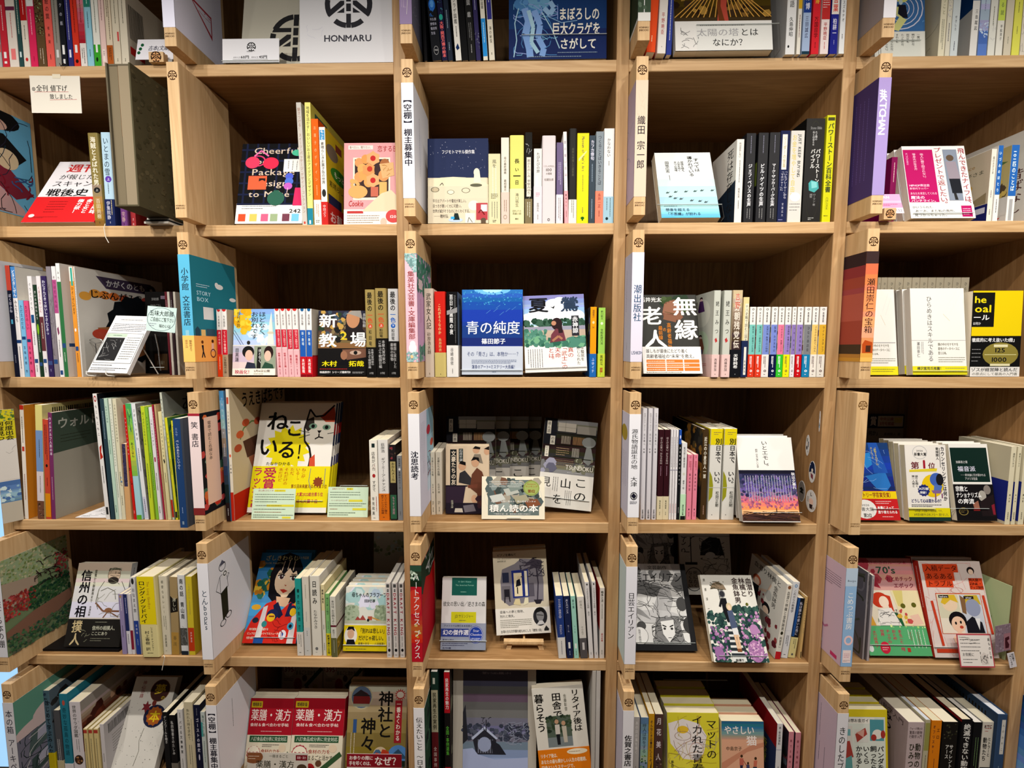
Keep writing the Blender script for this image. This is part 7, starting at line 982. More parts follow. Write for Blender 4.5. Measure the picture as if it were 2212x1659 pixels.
c = Cell(5, 2, 'past the cartoon man sign', 400, 1140, 4.424)
girl = [('g', 0, 0, 100, 100, ['37a', '48b', '5ad', '48b']), ('d', 0, 14, 34, 50, 24, 9, ['d9b234', 'e4c24a', '3a7a6a', 'c98a2a', '2a6a5a'], 5), ('e', 12, 62, 9, 3, 'e4b23a'), ('e', 92, 58, 10, 4, 'e4b23a'), ('p', [(30, 50), (26, 24), (38, 4), (56, 0), (76, 4), (90, 20), (92, 44), (84, 58), (40, 56)], '1c1a20'), ('e', 59, 32, 22, 17, 'ead0b4'), ('p', [(44, 40), (76, 40), (66, 51), (56, 51)], 'ead0b4'), ('p', [(36, 26), (44, 10), (60, 6), (78, 12), (84, 26), (78, 20), (70, 24), (62, 18), (52, 26), (44, 20)], '1c1a20'), ('e', 48, 28, 6.4, 2.9, 'f0e6dc'), ('e', 72, 29.5, 6.4, 2.9, 'f0e6dc'), ('e', 49, 28, 4, 2.8, '4a3034'), ('e', 73, 29.5, 4, 2.8, '4a3034'), ('e', 50, 27.2, 1.2, .8, 'eee'), ('e', 74, 28.7, 1.2, .8, 'eee'), ('l', [(41, 27), (48, 25.4), (55, 26.6)], 2, '222'), ('l', [(65, 28), (72, 26.8), (79, 28.2)], 2, '222'), ('l', [(50, 10), (47, 22)], 1.4, 'ead0b4'), ('l', [(60, 9), (58, 20)], 1.4, 'ead0b4'), ('l', [(70, 10), (69, 21)], 1.4, 'ead0b4'), ('l', [(42, 24.5), (53, 23.5)], 1.4, '3a2a2a'), ('l', [(67, 25), (78, 26)], 1.4, '3a2a2a'), ('p', [(57, 37), (62, 37.5), (60, 39)], 'b8604a'), ('p', [(50, 42.5), (58, 42), (66, 44), (58, 46.5)], 'c03a30'), ('p', [(46, 50), (74, 52), (70, 62), (50, 60)], 'ddb89a'),
        ('p', [(8, 76), (30, 58), (46, 54), (60, 66), (76, 56), (96, 64), (100, 100), (0, 100), (0, 90)], 'd2352a'), ('p', [(26, 62), (34, 60), (32, 100), (20, 100)], 'd8d0d0'), ('p', [(84, 62), (92, 64), (94, 100), (82, 100)], 'd8d0d0'), ('p', [(44, 60), (52, 56), (66, 70), (60, 74), (50, 70)], '23274a'), ('p', [(74, 58), (80, 56), (78, 72), (70, 72)], '23274a'), ('e', 46, 70, 11, 6, '262c58'), ('e', 44, 73, 8, 4.4, 'e4b82a'), ('e', 82, 66, 9, 6, '262c58'), ('e', 84, 67, 6, 4.4, 'e4b82a'), ('r', 40, 71, 50, 72.6, '8a4a2a'), ('e', 16, 76, 6, 3, '2a3444'), ('e', 34, 80, 5, 3.4, '3a8a8a'), ('e', 84, 82, 6, 4, '4aa0c4'), ('e', 84, 82, 3, 2, '223'), ('e', 72, 91, 7, 5, 'e2e0e6'), ('p', [(70, 88), (74, 90), (72, 94)], '2a4a9a'), ('w', 40, 72, 80, 98, 10, 1, ['9a2420']), ('t', 10, 3, 76, 10, 'ざしきわらし', 'ddd49a'), ('t', 66, 4, 96, 8, 'イラスト作品集', 'ccc49a'), ('t', 6, 11, 48, 14, 'COLOR PALETTE', 'ccc49a'), ('t', 8, 84, 44, 87, '時代感覚と共に活躍する', 'eed'), ('t', 6, 88.5, 68, 91.5, 'ピュアロマンチックイラストレーター', 'eed'), ('t', 6, 93, 30, 96, '待望の最新作品集！', 'eed'), ('r', 20, 94, 38, 100, '2a5aa0')]
c.f(476, 1056, 1158, 238, 'blue art book with a headphone-wearing girl in red', '2f7aa8*', girl, t=11, tilt=29, Y=34, lift=None, behind=1, bdesc='copy tucked behind the headphone art book', stand=(.18, .97, 12, .35, 'headphone girl art book'))
for a in ((1076, 1134, 486, 'teal paperback with a grey-white foot', '2f9a94', [('v', 24, 12, 74, 56, '書きたい生活', '1c3434', 1), ('v', 30, 60, 68, 68, '僕のマリ', '1c3434'), ('Z', 18, 72, 82, 88, 2, '777'), ('z', 30, 94, 70, 97, 1, '666')], dict(d=128, band=(.31, 'd9d4cc'))),
          (1144, 1205, 468, 'grey-white paperback with faint lettering', 'd4cec2', [Z('998', 10, 40), Z('aaa', 44, 58), R('c9c9c6', 64, 100), Z('888', 68, 78), ('z', 34, 92, 66, 95, 1, '887')], dict(d=128)),
          (1214, 1309, 462, 'thick white book with handwritten black title', 'd9d6cc', [('v', 20, 5, 76, 36, '日読み', '333', 1), ('v', 26, 42, 72, 66, 'たなかみさき', '444'), ('e', 50, 91, 16, 2, '777'), ('z', 36, 95, 64, 96, 1, '888')], dict(d=130, hard=1)),
          (1320, 1352, 546, 'slim cream paperback with black lettering', 'dacfa4', [('v', 20, 6, 80, 26, '棘棘と陽気', '333', 1), R('d4d2c6', 36, 100), Z('666', 56, 70), Z('666', 82, 96)], dict(d=128)),
          (1358, 1396, 630, 'slim green paperback with a yellow foot', '86b876', [('v', 20, 6, 80, 34, '博士の愛した数式', '354'), Z('576', 44, 58), ('v', 14, 66, 86, 97, '新潮文庫の100冊', '343', 1)], dict(d=105, band=(.36, 'd6c82a'))),
          (1401, 1455, 658, 'grey-white book with a maroon line and barcode side', 'cfcec4', [('v', 22, 6, 78, 46, '本日は、お日柄もよく', '444'), R('6a2434', 47, 50), ('v', 28, 54, 70, 66, '原田マハ', '555'), R('6a6a48', 68, 100), Z('aa9', 72, 94)], dict(d=120, Rr=[R('c4c2b6', 0, 68), ('b', 20, 4, 74, 16, 16, '333'), ('z', 20, 20, 84, 38, 4, '777'), R('5a2a34', 47, 50), R('8a7a2a', 70, 100), ('w', 4, 72, 96, 98, 16, 4, ['443', 'b94', '665'])], yb=1236))):
    c.b(a[0], a[1], a[2], a[3], a[4], a[5], page='e2d8bc', **dict(dict(yb=1222), **a[6]))
mom = [('d', 0, 6, 100, 30, 30, 14, ['bcd', 'cdd', 'acc', 'dde'], 3), ('e', 14, 42, 20, 14, 'a9b8a0'), ('e', 88, 42, 20, 14, '9cac90'), ('d', 0, 30, 30, 52, 30, 4, ['8a9a80', 'b0bca4'], 5), ('d', 72, 30, 100, 52, 30, 4, ['8a9a80', 'b0bca4'], 6), ('p', [(24, 52), (30, 46), (36, 50), (42, 44), (50, 52)], 'a5504a'), ('r', 54, 46, 64, 52, 'b5604a'), ('l', [(64, 48), (84, 53)], 3, 'c9a05a'), ('r', 0, 52.5, 100, 57, 'b9bca6'), ('e', 55, 52, 3, 2.4, '333'), ('t', 14, 8, 96, 17, '母ちゃんのフラフープ', '2a3434', 1), ('t', 44, 19, 70, 25, '田村淳', '2a3434', 1), ('e', 16, 76, 15, 14, 'e2ded6'), ('e', 16, 73, 8, 8, 'cda88c'), ('p', [(6, 68), (10, 62), (22, 62), (26, 70), (18, 66)], '1c1a1a'), ('p', [(6, 90), (8, 82), (24, 82), (28, 90)], '1c1a20'), ('t', 34, 64, 99, 73, '「別れは悲しい」', '332', 1), ('t', 34, 75, 97, 84, 'だけじゃ寂しい。', '332', 1), ('t', 34, 86, 96, 91, '看護十年生──の本懐葛!?', '543'), ('z', 6, 95, 96, 98, 1, '664')]
c.f(1510, 1922, 1178, 566, 'pale book with a park drawing and yellow band', 'd8d8d0', mom, t=15, tilt=12, Y=None, lift=7, band=(.40, 'dbc61c'), behind=3, bdesc='copy stacked behind the park book', bops=mom[:1], stand=(0, 1.0, 14, .4, 'yellow-banded park book'))
c.f(1800, 2085, 420, 205, 'pale park book set at the very back', 'd2d2ca', [('t', 14, 8, 96, 17, '母ちゃんのフラフープ', '2a3434', 1), ('t', 50, 19, 74, 25, '田村淳', '2a3434', 1), ('d', 0, 30, 100, 56, 30, 8, ['8a9a80', 'b0bca4', 'cdd'], 5)], t=15, tilt=6, Y=240, lift=40, h=186)
dk_ = [('r', 20, 1.6, 80, 6, '555'), ('v', 14, 8, 86, 12, '実業', '333', 1), ('v', 8, 13, 92, 70, 'DRAFT KING', 'a3243c', 1), ('v', 30, 71, 72, 86, '2025-2026', '444'), ('e', 50, 90, 28, 2.2, '1c1c1e'), ('z', 24, 95, 76, 98, 1, '444')]
for x0, x1 in ((1930, 1976), (1994, 2040), (2056, 2100)): c.b(x0, x1, 528, 'white comic volume with crimson lettering', 'dad7d4', dk_, d=128, yb=1240, page='cfcac0')

c = Cell(5, 3, 'past the red apple sign', 870, 1140, 4.424)
c.f(360, 790, 1156, 478, 'white literary paperback with green and yellow panels', 'd9d7d6', [('r', 22, 0, 79, 25, '23645a'), ('t', 36, 4, 66, 7, 'A Girl I Knew', '9cb'), ('t', 30, 9, 72, 12, 'The Inverted Forest', '9cb'), ('z', 42, 19, 60, 21, 1, '9cb'), ('t', 3, 33, 98, 41, '彼女の思い出／逆さまの森', '333'), ('r', 22, 48, 78, 63, 'd0cc2a'), ('t', 30, 51, 72, 57, 'J.D.サリンジャー', '333'), ('z', 40, 58.5, 62, 61, 1, '554'), ('t', 6, 65.5, 70, 69, 'アメリカでは単行本未収録の', '234'), R('9a9eae', 63.5, 64), ('r', 0, 71, 62, 82, '3a4a90'), ('t', 4, 72, 62, 80.5, '幻の傑作選', 'e6e6ee', 1), ('e', 78, 79, 16, 12, '2f4aa4'), ('o', 78, 79, 15, 11.2, .05, 'ccd'), ('t', 72, 71, 86, 76, 'Star', 'dde'), ('t', 65, 76.5, 92, 81, 'Classics', 'dde'), ('z', 68, 83, 88, 87, 2, 'dde'), ('t', 4, 85, 30, 88, '最高26歳の', '446'), ('z', 4, 90, 60, 95, 2, '446'), ('t', 4, 96, 24, 99, '名作9篇', '446')], t=13, tilt=15, Y=22, lift=None, band=(.365, '9aa0b2'), stand=(-.02, 1.03, 20, .55, 'green and yellow panelled paperback'))
pno = [('t', 8, 3, 44, 6.5, 'ピアノを尋ねて', '333', 1), ('t', 8, 8, 34, 10.5, 'クオ・チャンシェン', '554'), ('t', 8, 11, 24, 13.5, '倉本知明 訳', '554'), ('p', [(12, 36), (16, 22), (40, 16), (52, 10), (90, 12), (92, 40), (90, 62), (40, 64), (26, 66), (12, 58)], '86828a'), ('r', 16, 26, 28, 38, '363c54'), ('r', 14, 42, 30, 58, '726e74'), ('r', 62, 40, 74, 56, '625e68'), ('p', [(33, 24), (64, 23), (64, 56), (34, 57)], '2c3a80'), ('r', 37, 27, 52, 55, 'e2d6b6'), ('r', 57, 25, 62, 55, 'e2dcc8'), ('e', 46, 33, 3, 2.4, 'd9c9a9'), ('p', [(42, 36), (48, 34), (50, 42), (40, 44)], '23232a'), ('r', 42, 44, 44, 52, '222'), ('p', [(62, 16), (74, 10), (92, 14), (88, 24), (76, 22), (66, 24), (70, 18), (56, 20)], '4a4450'), ('w', 50, 10, 94, 32, 26, 1.4, ['3c3844', '55505c']), ('l', [(80, 20), (82, 40), (79, 60)], 2.2, '423c48'), ('p', [(72, 60), (88, 60), (84, 65), (76, 65)], '332f38'), ('r', 18, 46, 28, 55, '2c2a32'), ('l', [(19, 55), (18, 62)], 2, '2c2a32'), ('l', [(27, 55), (28, 61)], 2, '2c2a32'), ('p', [(34, 64), (38, 58), (46, 58), (48, 66)], 'd9cca4'), ('p', [(52, 66), (56, 57), (62, 57), (62, 64)], 'e2dcc0'), ('t', 8, 71, 56, 75, '音楽への夢と情熱、', '333'), ('t', 8, 76, 38, 80, '別れと喪失。', '333'), ('z', 8, 81.5, 66, 92, 5, '776'), ('t', 8, 94, 86, 98, '台湾の主な文学賞を総なめにした「聴覚小説」', '333'), ('e', 82, 80, 13, 11, '35353a'), ('e', 82, 79, 7, 7, '8e8e90'), ('p', [(72, 76), (76, 70), (88, 70), (92, 78), (84, 74)], '222'), ('p', [(74, 90), (80, 85), (86, 85), (90, 89)], 'd0d0d0'), ('l', [(76, 78), (88, 79)], 1.2, '222'), ('p', [(88, 95), (92, 91), (97, 95), (96, 97), (88, 97)], '333')]
c.f(898, 1418, 1108, 232, 'cream interior-drawing book on a wooden easel', 'd6cdb8', pno, t=16, tilt=11, roll=-3.4, Y=44, lift=27, band=(.31, 'e6e2da'), behind=1, bdesc='copy tucked behind the easel book', spine=[R('3a4a8a', 0, 60)])
er = tag(empty('wooden_easel', xat(c.px(975), 40, c.z), 32, c.z), 'small pale wooden easel under the cream interior-drawing book', 'easel')
m_ = MB(); m_.box((-2, -3, 17), (90, 9, 22.5), 'maple_pale'); m_.build('ledge', er)
for x_, dx in ((8, -5), (74, 6)):
    m_ = MB(); m_.add([(x_ + dx, 2, 0), (x_ + dx + 11, 2, 0), (x_ + dx + 11, 8, 0), (x_ + dx, 8, 0), (x_, 3, 17), (x_ + 11, 3, 17), (x_ + 11, 9, 17), (x_, 9, 17)], [(3, 2, 1, 0), (4, 5, 6, 7), (0, 1, 5, 4), (1, 2, 6, 5), (2, 3, 7, 6), (3, 0, 4, 7)], 'maple_pale'); m_.build('front_leg', er)
m_ = MB(); m_.tube([(45, 56, 40), (45, 96, 3.6)], 3, 'maple_pale'); m_.tube([(45, 9, 20), (45, 55, 21), (45, 57, 42)], 2.6, 'maple_pale'); m_.build('back_leg', er)
for a in ((1492, 1560, 652, 'deep blue paperback with a white foot', '2c4482', [('v', 26, 5, 72, 36, 'やりなおし世界文学', 'ccd'), ('v', 30, 46, 70, 62, '津村記久子', 'bbc'), Z('667', 72, 95)], dict(d=105, xt=1460, band=(.335, 'd4d2ce'))),
          (1572, 1631, 655, 'navy paperback with a white tag', '222c50', [('v', 28, 5, 72, 28, '月と六ペンス', 'dde'), ('v', 34, 46, 66, 58, 'モーム', 'bbc'), ('r', 32, 74, 66, 84, 'd9d9d9'), Z('9ab', 88, 97)], dict(d=105, xt=1534)),
          (1640, 1685, 655, 'pale mint paperback with a white tag', '9ccabc', [('v', 26, 5, 74, 20, '春の嵐', '355'), ('v', 32, 46, 68, 60, 'ヘッセ', '466'), ('r', 30, 76, 68, 84, 'e0e6e0'), Z('576', 88, 97)], dict(d=105, xt=1602)),
          (1702, 1768, 662, 'white paperback with a dark grey foot', 'd6d2cc', [('v', 28, 6, 70, 20, '灯台へ', '776'), ('v', 30, 48, 68, 62, 'V・ウルフ', '776'), ('r', 34, 74, 66, 86, 'd0cccc')], dict(d=105, xt=1664, band=(.33, '5e5a5c'))),
          (1782, 1824, 522, 'tall slim white booklet', 'd9d6d6', [('e', 50, 3, 20, 1.4, '555'), ('v', 22, 8, 78, 34, 'さよならのすべての名前', '554'), ('v', 30, 38, 70, 44, '森文', '666'), Z('777', 92, 98)], dict(d=140, xt=1738)),
          (1834, 1870, 516, 'second tall slim white booklet', 'd9d6d6', [('e', 50, 3, 20, 1.4, '555'), ('v', 22, 8, 78, 34, 'さよならのすべての名前', '554'), ('v', 30, 38, 70, 44, '森文', '666'), Z('777', 92, 98)], dict(d=140, xt=1806)),
          (1880, 1926, 576, 'white paperback with small red lettering', 'd8d2cc', [('v', 22, 4, 78, 20, '戦争と法', '332', 1), Z('665', 22, 62), ('v', 30, 64, 72, 76, '朝刊和春', 'b33'), Z('665', 88, 96)], dict(d=128, xt=1884, L=[R('b32a2a', 0, 60), R('ccc', 60, 100)]))):
    c.b(a[0], a[1], a[2], a[3], a[4], a[5], yb=1248, page='e4dac0', **a[6])

c = Cell(5, 4, 'past the plain manga sign', 1320, 1140, 4.424)
def alien(): return [('r', 3, 0, 92, 93, 'dcdcda'), ('d', 3, 0, 92, 30, 16, 12, ['999', '777', 'bbb'], 2), ('r', 34, 1, 74, 8, 'cfcfcc'), ('t', 38, 2, 72, 7.5, '文芸創作', '222'), ('t', 3, 10, 92, 24, '日芸エイリアン', '1c1c1e', 0, .12), ('p', [(3, 26), (30, 22), (60, 28), (70, 36), (44, 40), (10, 34)], '777'), ('p', [(36, 60), (56, 30), (70, 24), (74, 44), (64, 62)], 'b9b9b9'), ('e', 40, 62, 40, 7, 'c9c9c9'), ('w', 6, 20, 90, 70, 60, .6, ['333', '555', '222'], 7), ('p', [(10, 50), (24, 56), (36, 66), (12, 58)], '999'), ('p', [(44, 64), (78, 62), (84, 92), (36, 92)], '8a8a8a'), ('w', 36, 62, 92, 92, 50, .7, ['333', '222', '666'], 8), ('p', [(50, 68), (70, 66), (70, 82), (60, 91), (52, 82)], 'e6e6e4'), ('l', [(52, 72), (58, 74)], 1.6, '222'), ('l', [(63, 74), (69, 72)], 1.6, '222'), ('e', 55, 76, 2, 1.4, '444'), ('e', 66, 76, 2, 1.4, '444'), ('l', [(59, 86), (64, 86)], .8, '333'), ('e', 86, 48, 8, 8, '555'), ('e', 96, 72, 12, 10, '444'), ('e', 20, 73, 7, 5, '555'), ('e', 3, 66, 6, 5, '555'), ('e', 16, 84, 13, 10, 'e2e2e0'), ('o', 16, 84, 13, 10, .04, '222'), ('v', 10, 77, 22, 92, '我思う故我在', '222'), R('2a2a2c', 93, 100), ('r', 92, 0, 100, 100, '2a2a2c')]
c.f(188, 826, 1268, 345, 'black-edged manga art book in pen and ink', '2a2a2c', alien(), t=6, tilt=31, Y=26, lift=None, stand=(.02, .98, 16, .4, 'black-edged manga art book'))
c.f(192, 640, 900, 62, 'dim black-edged manga art book at the back', '2a2a2c', alien(), t=6, tilt=9, Y=226, lift=92, h=196)
c.f(672, 1160, 800, 20, 'dim white bold-lettered manga at the back', 'b9b6b0', [('t', 4, 4, 98, 26, 'につ宝島', '1c1a1a', 1), ('r', 0, 31, 100, 31.6, '777'), ('p', [(40, 54), (44, 38), (60, 32), (80, 34), (88, 54)], '2a2628'), ('w', 40, 33, 88, 58, 26, 1, ['111', '555']), ('e', 60, 54, 10, 4, 'bbb'), ('l', [(22, 32), (22, 62)], 2, '444'), ('w', 4, 32, 30, 50, 8, 1.4, ['222']), ('r', 10, 62, 34, 65, '222'), ('o', 26, 82, 18, 14, .06, '333'), ('v', 14, 72, 34, 92, '死にたく\nなくない', '333'), ('w', 40, 58, 96, 96, 20, .8, ['555', '444'])], t=8, tilt=11, Y=176, lift=54, h=216)
hy = ['a67aa6', 'b98ab4', '8a6494', 'c79abf']
c.f(986, 1516, 1284, 452, 'manga with a couple among purple hydrangeas', 'dcdad2*', [('d', 2, 44, 40, 100, 150, 5, ['2f4a48', '3a5a54', '264040', '4a6a60'], 5), ('d', 50, 38, 100, 100, 200, 5, ['2f4a48', '3a5a54', '264040', '4a6a60'], 6), ('p', [(36, 56), (52, 54), (60, 99), (34, 99)], 'd9d9d6')] + [('l', [(34, y), (62, y)], 5, '333a40') for y in (62, 68, 74, 80, 86, 92)] + [('d', 2, 60, 34, 98, 50, 3, hy, 8), ('d', 60, 44, 98, 96, 70, 3, hy, 9), ('e', 80, 88, 14, 12, 'a87aa8'), ('d', 68, 78, 92, 98, 60, 2, ['c79abf', '8a6494', 'd4b0cc'], 10), ('e', 12, 90, 8, 7, '9a70a0'), ('e', 84, 64, 8, 6, 'b58ab4'), ('p', [(16, 16), (22, 10), (32, 8), (42, 12), (46, 18), (30, 17)], '8a7a66'), ('w', 16, 8, 46, 18, 14, .8, ['443']), ('l', [(31, 17), (31, 32)], 1, '332'), ('e', 36, 23, 6, 4.4, '3a3a40'), ('o', 36, 23, 6, 4.4, .2, '888'), ('p', [(32, 28), (42, 28), (44, 44), (42, 56), (38, 56), (33, 44)], '1f1f24'), ('l', [(33, 30), (28, 38)], 4, '1f1f24'), ('e', 45, 38, 5.4, 4.6, 'cfc0a0'), ('e', 45, 39, 3, 3, 'e6cdb4'), ('p', [(40, 43), (50, 42), (54, 62), (42, 64)], '54607a'), ('p', [(43, 63), (53, 62), (54, 70), (44, 70)], 'd9d9d9'), ('l', [(46, 70), (48, 86)], 4, 'd9b898'), ('l', [(51, 70), (52, 86)], 4, 'd9b898'), ('l', [(46, 87), (54, 87)], 5, '8a5a3a'),
    ('v', 58, 3, 98, 34, '血潜り\n林檎と\n金魚鉢男', '433', 0), ('e', 80, 35, 2.6, 1.8, '6a6a2a'), ('v', 4, 3, 8, 44, '阿 部 洋 一', '443'), ('t', 34, 96, 60, 99, '血潜り', '333', 1)], t=13, tilt=31, Y=None, lift=None, bind='R', spine=[R('ddd', 0, 100)], stand=(.1, .97, 12, .45, 'hydrangea manga'))
mg_ = [R('d6d4cc', 0, 100), ('p', [(2, 4), (12, 6), (40, 10), (60, 18)], 'd6d4cc'), ('t', 4, 4, 96, 13, '血潜り林檎と', '2c2826'), ('v', 62, 14, 92, 44, '金魚鉢男', '2c2826'), ('e', 26, 28, 12, 7, 'c06a4a'), ('e', 26, 30, 8, 5, 'dcc4b0'), ('p', [(14, 36), (34, 34), (36, 60), (20, 62)], '1e1c20'), ('l', [(34, 38), (58, 30), (64, 18)], 4, 'dcc4b0'), ('e', 62, 34, 8, 7, 'b9b9b4'), ('e', 60, 52, 11, 7, '1e1c20'), ('e', 60, 55, 8, 5, 'dcc4b0'), ('p', [(46, 60), (72, 58), (70, 76), (50, 78)], '8a8680'), ('p', [(20, 60), (44, 62), (44, 99), (24, 99)], '26242a'), ('d', 60, 60, 96, 96, 16, 6, ['84343c', '6a2a34', 'a34a4a'], 3), ('d', 36, 38, 50, 50, 5, 4, ['84343c'], 4)]
c.b(1562, 1616, 545, 'white manga volume with a crowded cover side', 'd9d6cc', [('e', 50, 4, 30, 2.4, '8a5a3a'), ('v', 22, 9, 78, 62, '血潜り林檎と金魚鉢男', '2c2826'), ('e', 50, 65, 24, 2.4, '332'), ('v', 28, 70, 72, 86, '阿部洋一', '2c2826'), R('b8262e', 90, 100)], d=148, yb=1256, xt=1684, L=mg_)
c.b(1624, 1686, 522, 'white paperback with a blue swirl mark', 'd6d8da', [('o', 50, 5, 22, 2, .4, '38b'), ('v', 26, 10, 72, 40, 'これからの教育学', '445'), ('l', [(0, 64), (100, 63)], 1, '68b'), Z('556', 70, 84, 2, 26), ('z', 30, 94, 70, 97, 1, '445')], d=130, yb=1246, xt=1744)
c.b(1692, 1754, 676, 'black and blue paperback with a pale yellow foot', '1d2026', [('r', 0, 0, 34, 64, '2a5a9a'), ('v', 34, 6, 84, 62, '私は誰かの書いた島に', 'ccd'), ('Z', 30, 68, 82, 84, 2, '665'), ('e', 50, 94, 16, 2, '666')], d=110, yb=1244, xt=1790, band=(.345, 'd6cc94'), L=[R('2a5a9a', 0, 66), R('d6cc94', 66, 100)])
c.b(1772, 1832, 660, 'tan paperback with fine dark lettering', 'd0b078', [('v', 28, 5, 72, 44, '金銭のための教育経済', '554'), Z('776', 50, 62), ('r', 30, 88, 74, 98, '333')], d=120, yb=1254, xt=1840)

c = Cell(5, 5, 'past the pale blue toy sign', 1760, 1140, 4.878)
gb = [R('8f878c', 0, 100), ('w', 4, 4, 96, 96, 26, 2, ['776', '665', 'a9a0a4']), ('r', 30, 82, 64, 94, '9a3a54'), ('r', 36, 85, 58, 92, '8f878c'), ('v', 60, 10, 84, 40, 'ロンドン', '444')]
c.b(498, 518, 470, 'thin grey booklet with a pen-drawn cover', 'a9a2a4', [Z('555', 4, 40)], d=210, yb=1388, L=gb)
c.b(546, 572, 505, 'second thin grey booklet nearer the pink book', 'b1aaac', [Z('555', 4, 40)], d=210, yb=1404, L=gb)
c.f(584, 1242, 1372, 322, 'pink and green book of vintage girls illustration', 'd6a7a0*', [('g', 0, 0, 100, 30, ['c98a88', 'd6a09a', 'dcb0a8']), ('d', 2, 2, 60, 24, 10, 9, ['a8404e', 'b8525c'], 3), ('t', 12, 2, 92, 7, '★ときめきのルーツ★', 'b8525c'), ('t', 34, 7, 74, 18, "70's", '3a5a44', 1), ('p', [(2, 4), (20, 10), (34, 24), (40, 32), (20, 28), (6, 18)], 'a8384a'), ('t', 52, 19, 96, 25, 'おとめチック', '8a2a44', 1), ('t', 62, 26, 96, 32, 'エポック', '8a2a44', 1), ('r', 0, 34, 100, 70, 'e6dcc8'), ('e', 46, 66, 22, 10, '2f6a44'), ('e', 34, 44, 14, 8, 'c8452a'), ('p', [(24, 44), (30, 36), (52, 40), (54, 56), (48, 54), (44, 44), (28, 50)], 'c8452a'), ('e', 40, 46, 8, 6, 'f0dcc8'), ('p', [(28, 54), (50, 52), (62, 70), (24, 70)], 'e8e4de'), ('w', 26, 54, 60, 70, 20, .6, ['444', '777']), ('p', [(0, 50), (12, 52), (20, 70), (0, 70)], 'd8a84a'), ('e', 4, 56, 9, 6, '4a8a3a'), ('p', [(54, 34), (100, 34), (100, 70), (66, 70)], 'e8dcb4'), ('p', [(58, 34), (74, 34), (70, 52), (62, 50)], 'd9cc84'), ('e', 70, 50, 4, 2.6, '6a6a2a'), ('e', 88, 49, 4, 2.6, '6a6a2a'), ('p', [(78, 60), (92, 58), (98, 68), (80, 70)], 'e6c4b0'), ('d', 60, 54, 78, 68, 8, 4, ['c85a5a', '8ab4c8', 'd9b24a'], 4), ('d', 10, 70.5, 98, 72, 8, 2, ['ad8', 'dea'], 2),
    ('v', 22, 74, 60, 97, 'まるごと一冊、\nおとめ\nチックの\n世界', 'c02a5a', 1), ('Z', 66, 74, 96, 92, 5, 'e6e6dc'), ('Z', 66, 76, 90, 90, 2, 'a83a5a'), ('v', 10, 75, 18, 92, '太刀掛秀子', 'c8405a'), ('e', 27, 92, 8, 6, 'c8304a'), ('z', 22, 89, 32, 95, 3, 'ecc'), ('r', 62, 92, 67, 96, 'b43'), ('e', 4, 93, 4, 3.4, 'ddd')], t=16, tilt=21, Y=14, lift=9, band=(.295, '62b07a'), stand=(.0, 1.0, 22, .3, 'pink and green illustration book'), page='b9b0a4')
c.f(1272, 1946, 1392, 352, 'white and red-lettered book with cartoon faces', 'dccfca*', [('w', 2, 2, 98, 98, 40, .5, ['d9a09a', 'e0b4ae']), ('r', 5, 3, 62, 12, 'd2502a'), ('r', 6, 12, 54, 21, 'd2502a'), ('r', 6, 21, 50, 28, 'd2502a'), ('t', 8, 4, 61, 11.5, '入稿データ', '3a1a14'), ('t', 8, 12.5, 52, 20, 'あるある', '3a1a14'), ('t', 8, 20.5, 49, 27.5, 'トラブル', '3a1a14'), ('r', 76, 18, 98, 30, 'd2502a'), ('t', 76, 18, 97, 22, '同人誌・', '3a1a14', 1), ('t', 76, 22, 97, 26, 'ZINE・', '3a1a14', 1), ('t', 76, 26, 98, 30, 'グッズ制作', '3a1a14', 1), ('e', 82, 10, 6, 4, '2a2022'), ('e', 82, 11.4, 4, 3, 'ecd2be'), ('o', 54, 31, 10, 3, .06, 'd2705a'), ('r', 18, 34, 90, 76, 'c9603a'), ('r', 19, 35, 89, 75.5, 'e4dccc'), ('r', 19.5, 35.5, 53, 60, 'd4d0b8'), ('r', 55, 35.5, 88.6, 75, 'c9cdd6'), ('e', 38, 46, 12, 7, 'e8d0b4'), ('p', [(24, 44), (30, 36), (48, 35.6), (52, 44), (40, 41), (30, 46)], 'd9b83a'), ('p', [(58, 44), (64, 36), (84, 35.8), (88, 46), (74, 42), (62, 48)], 'c9b03a'), ('e', 74, 49, 12, 9, '99a0b8'), ('p', [(56, 36), (64, 40), (62, 56), (56, 54)], '8a6a4a'), ('p', [(58, 64), (70, 58), (84, 64), (86, 75), (58, 75)], '23222a'), ('p', [(74, 60), (82, 60), (78, 72)], 'e2e2e2'), ('r', 22, 36, 38, 39, '332c2a'), ('t', 23, 36.3, 37, 38.8, 'before', 'eee', 1), ('r', 62, 37, 78, 40, '332c2a'), ('t', 63, 37.3, 77, 39.8, 'after', 'eee', 1), ('e', 46, 62, 14, 9, '1e1a1e'), ('e', 46, 66, 11, 8, 'eac8ae'), ('p', [(34, 80), (44, 73), (54, 76), (58, 84), (36, 86)], 'eac8ae'), ('e', 50, 69, 3, 1.6, 'c0503a'), ('e', 42, 65, 1.6, 1.6, '222'), ('e', 50, 64, 1.6, 1.6, '222'), ('l', [(10, 42), (16, 88)], 4, 'c84a2e'), ('l', [(94, 36), (97, 76)], 4, 'c84a2e'), ('r', 4, 91, 40, 95, 'c84a2e'), ('r', 97, 88, 99, 92, '433')], t=16, tilt=17, Y=10, lift=9, bind='L', spine=[R('b83a2c', 0, 100), Z('ecc', 6, 60, 1, 20)], spcol='b83a2c', behind=1, bdesc='copy tucked behind the cartoon face book', stand=(.0, .62, 22, .3, 'red-lettered cartoon book'))
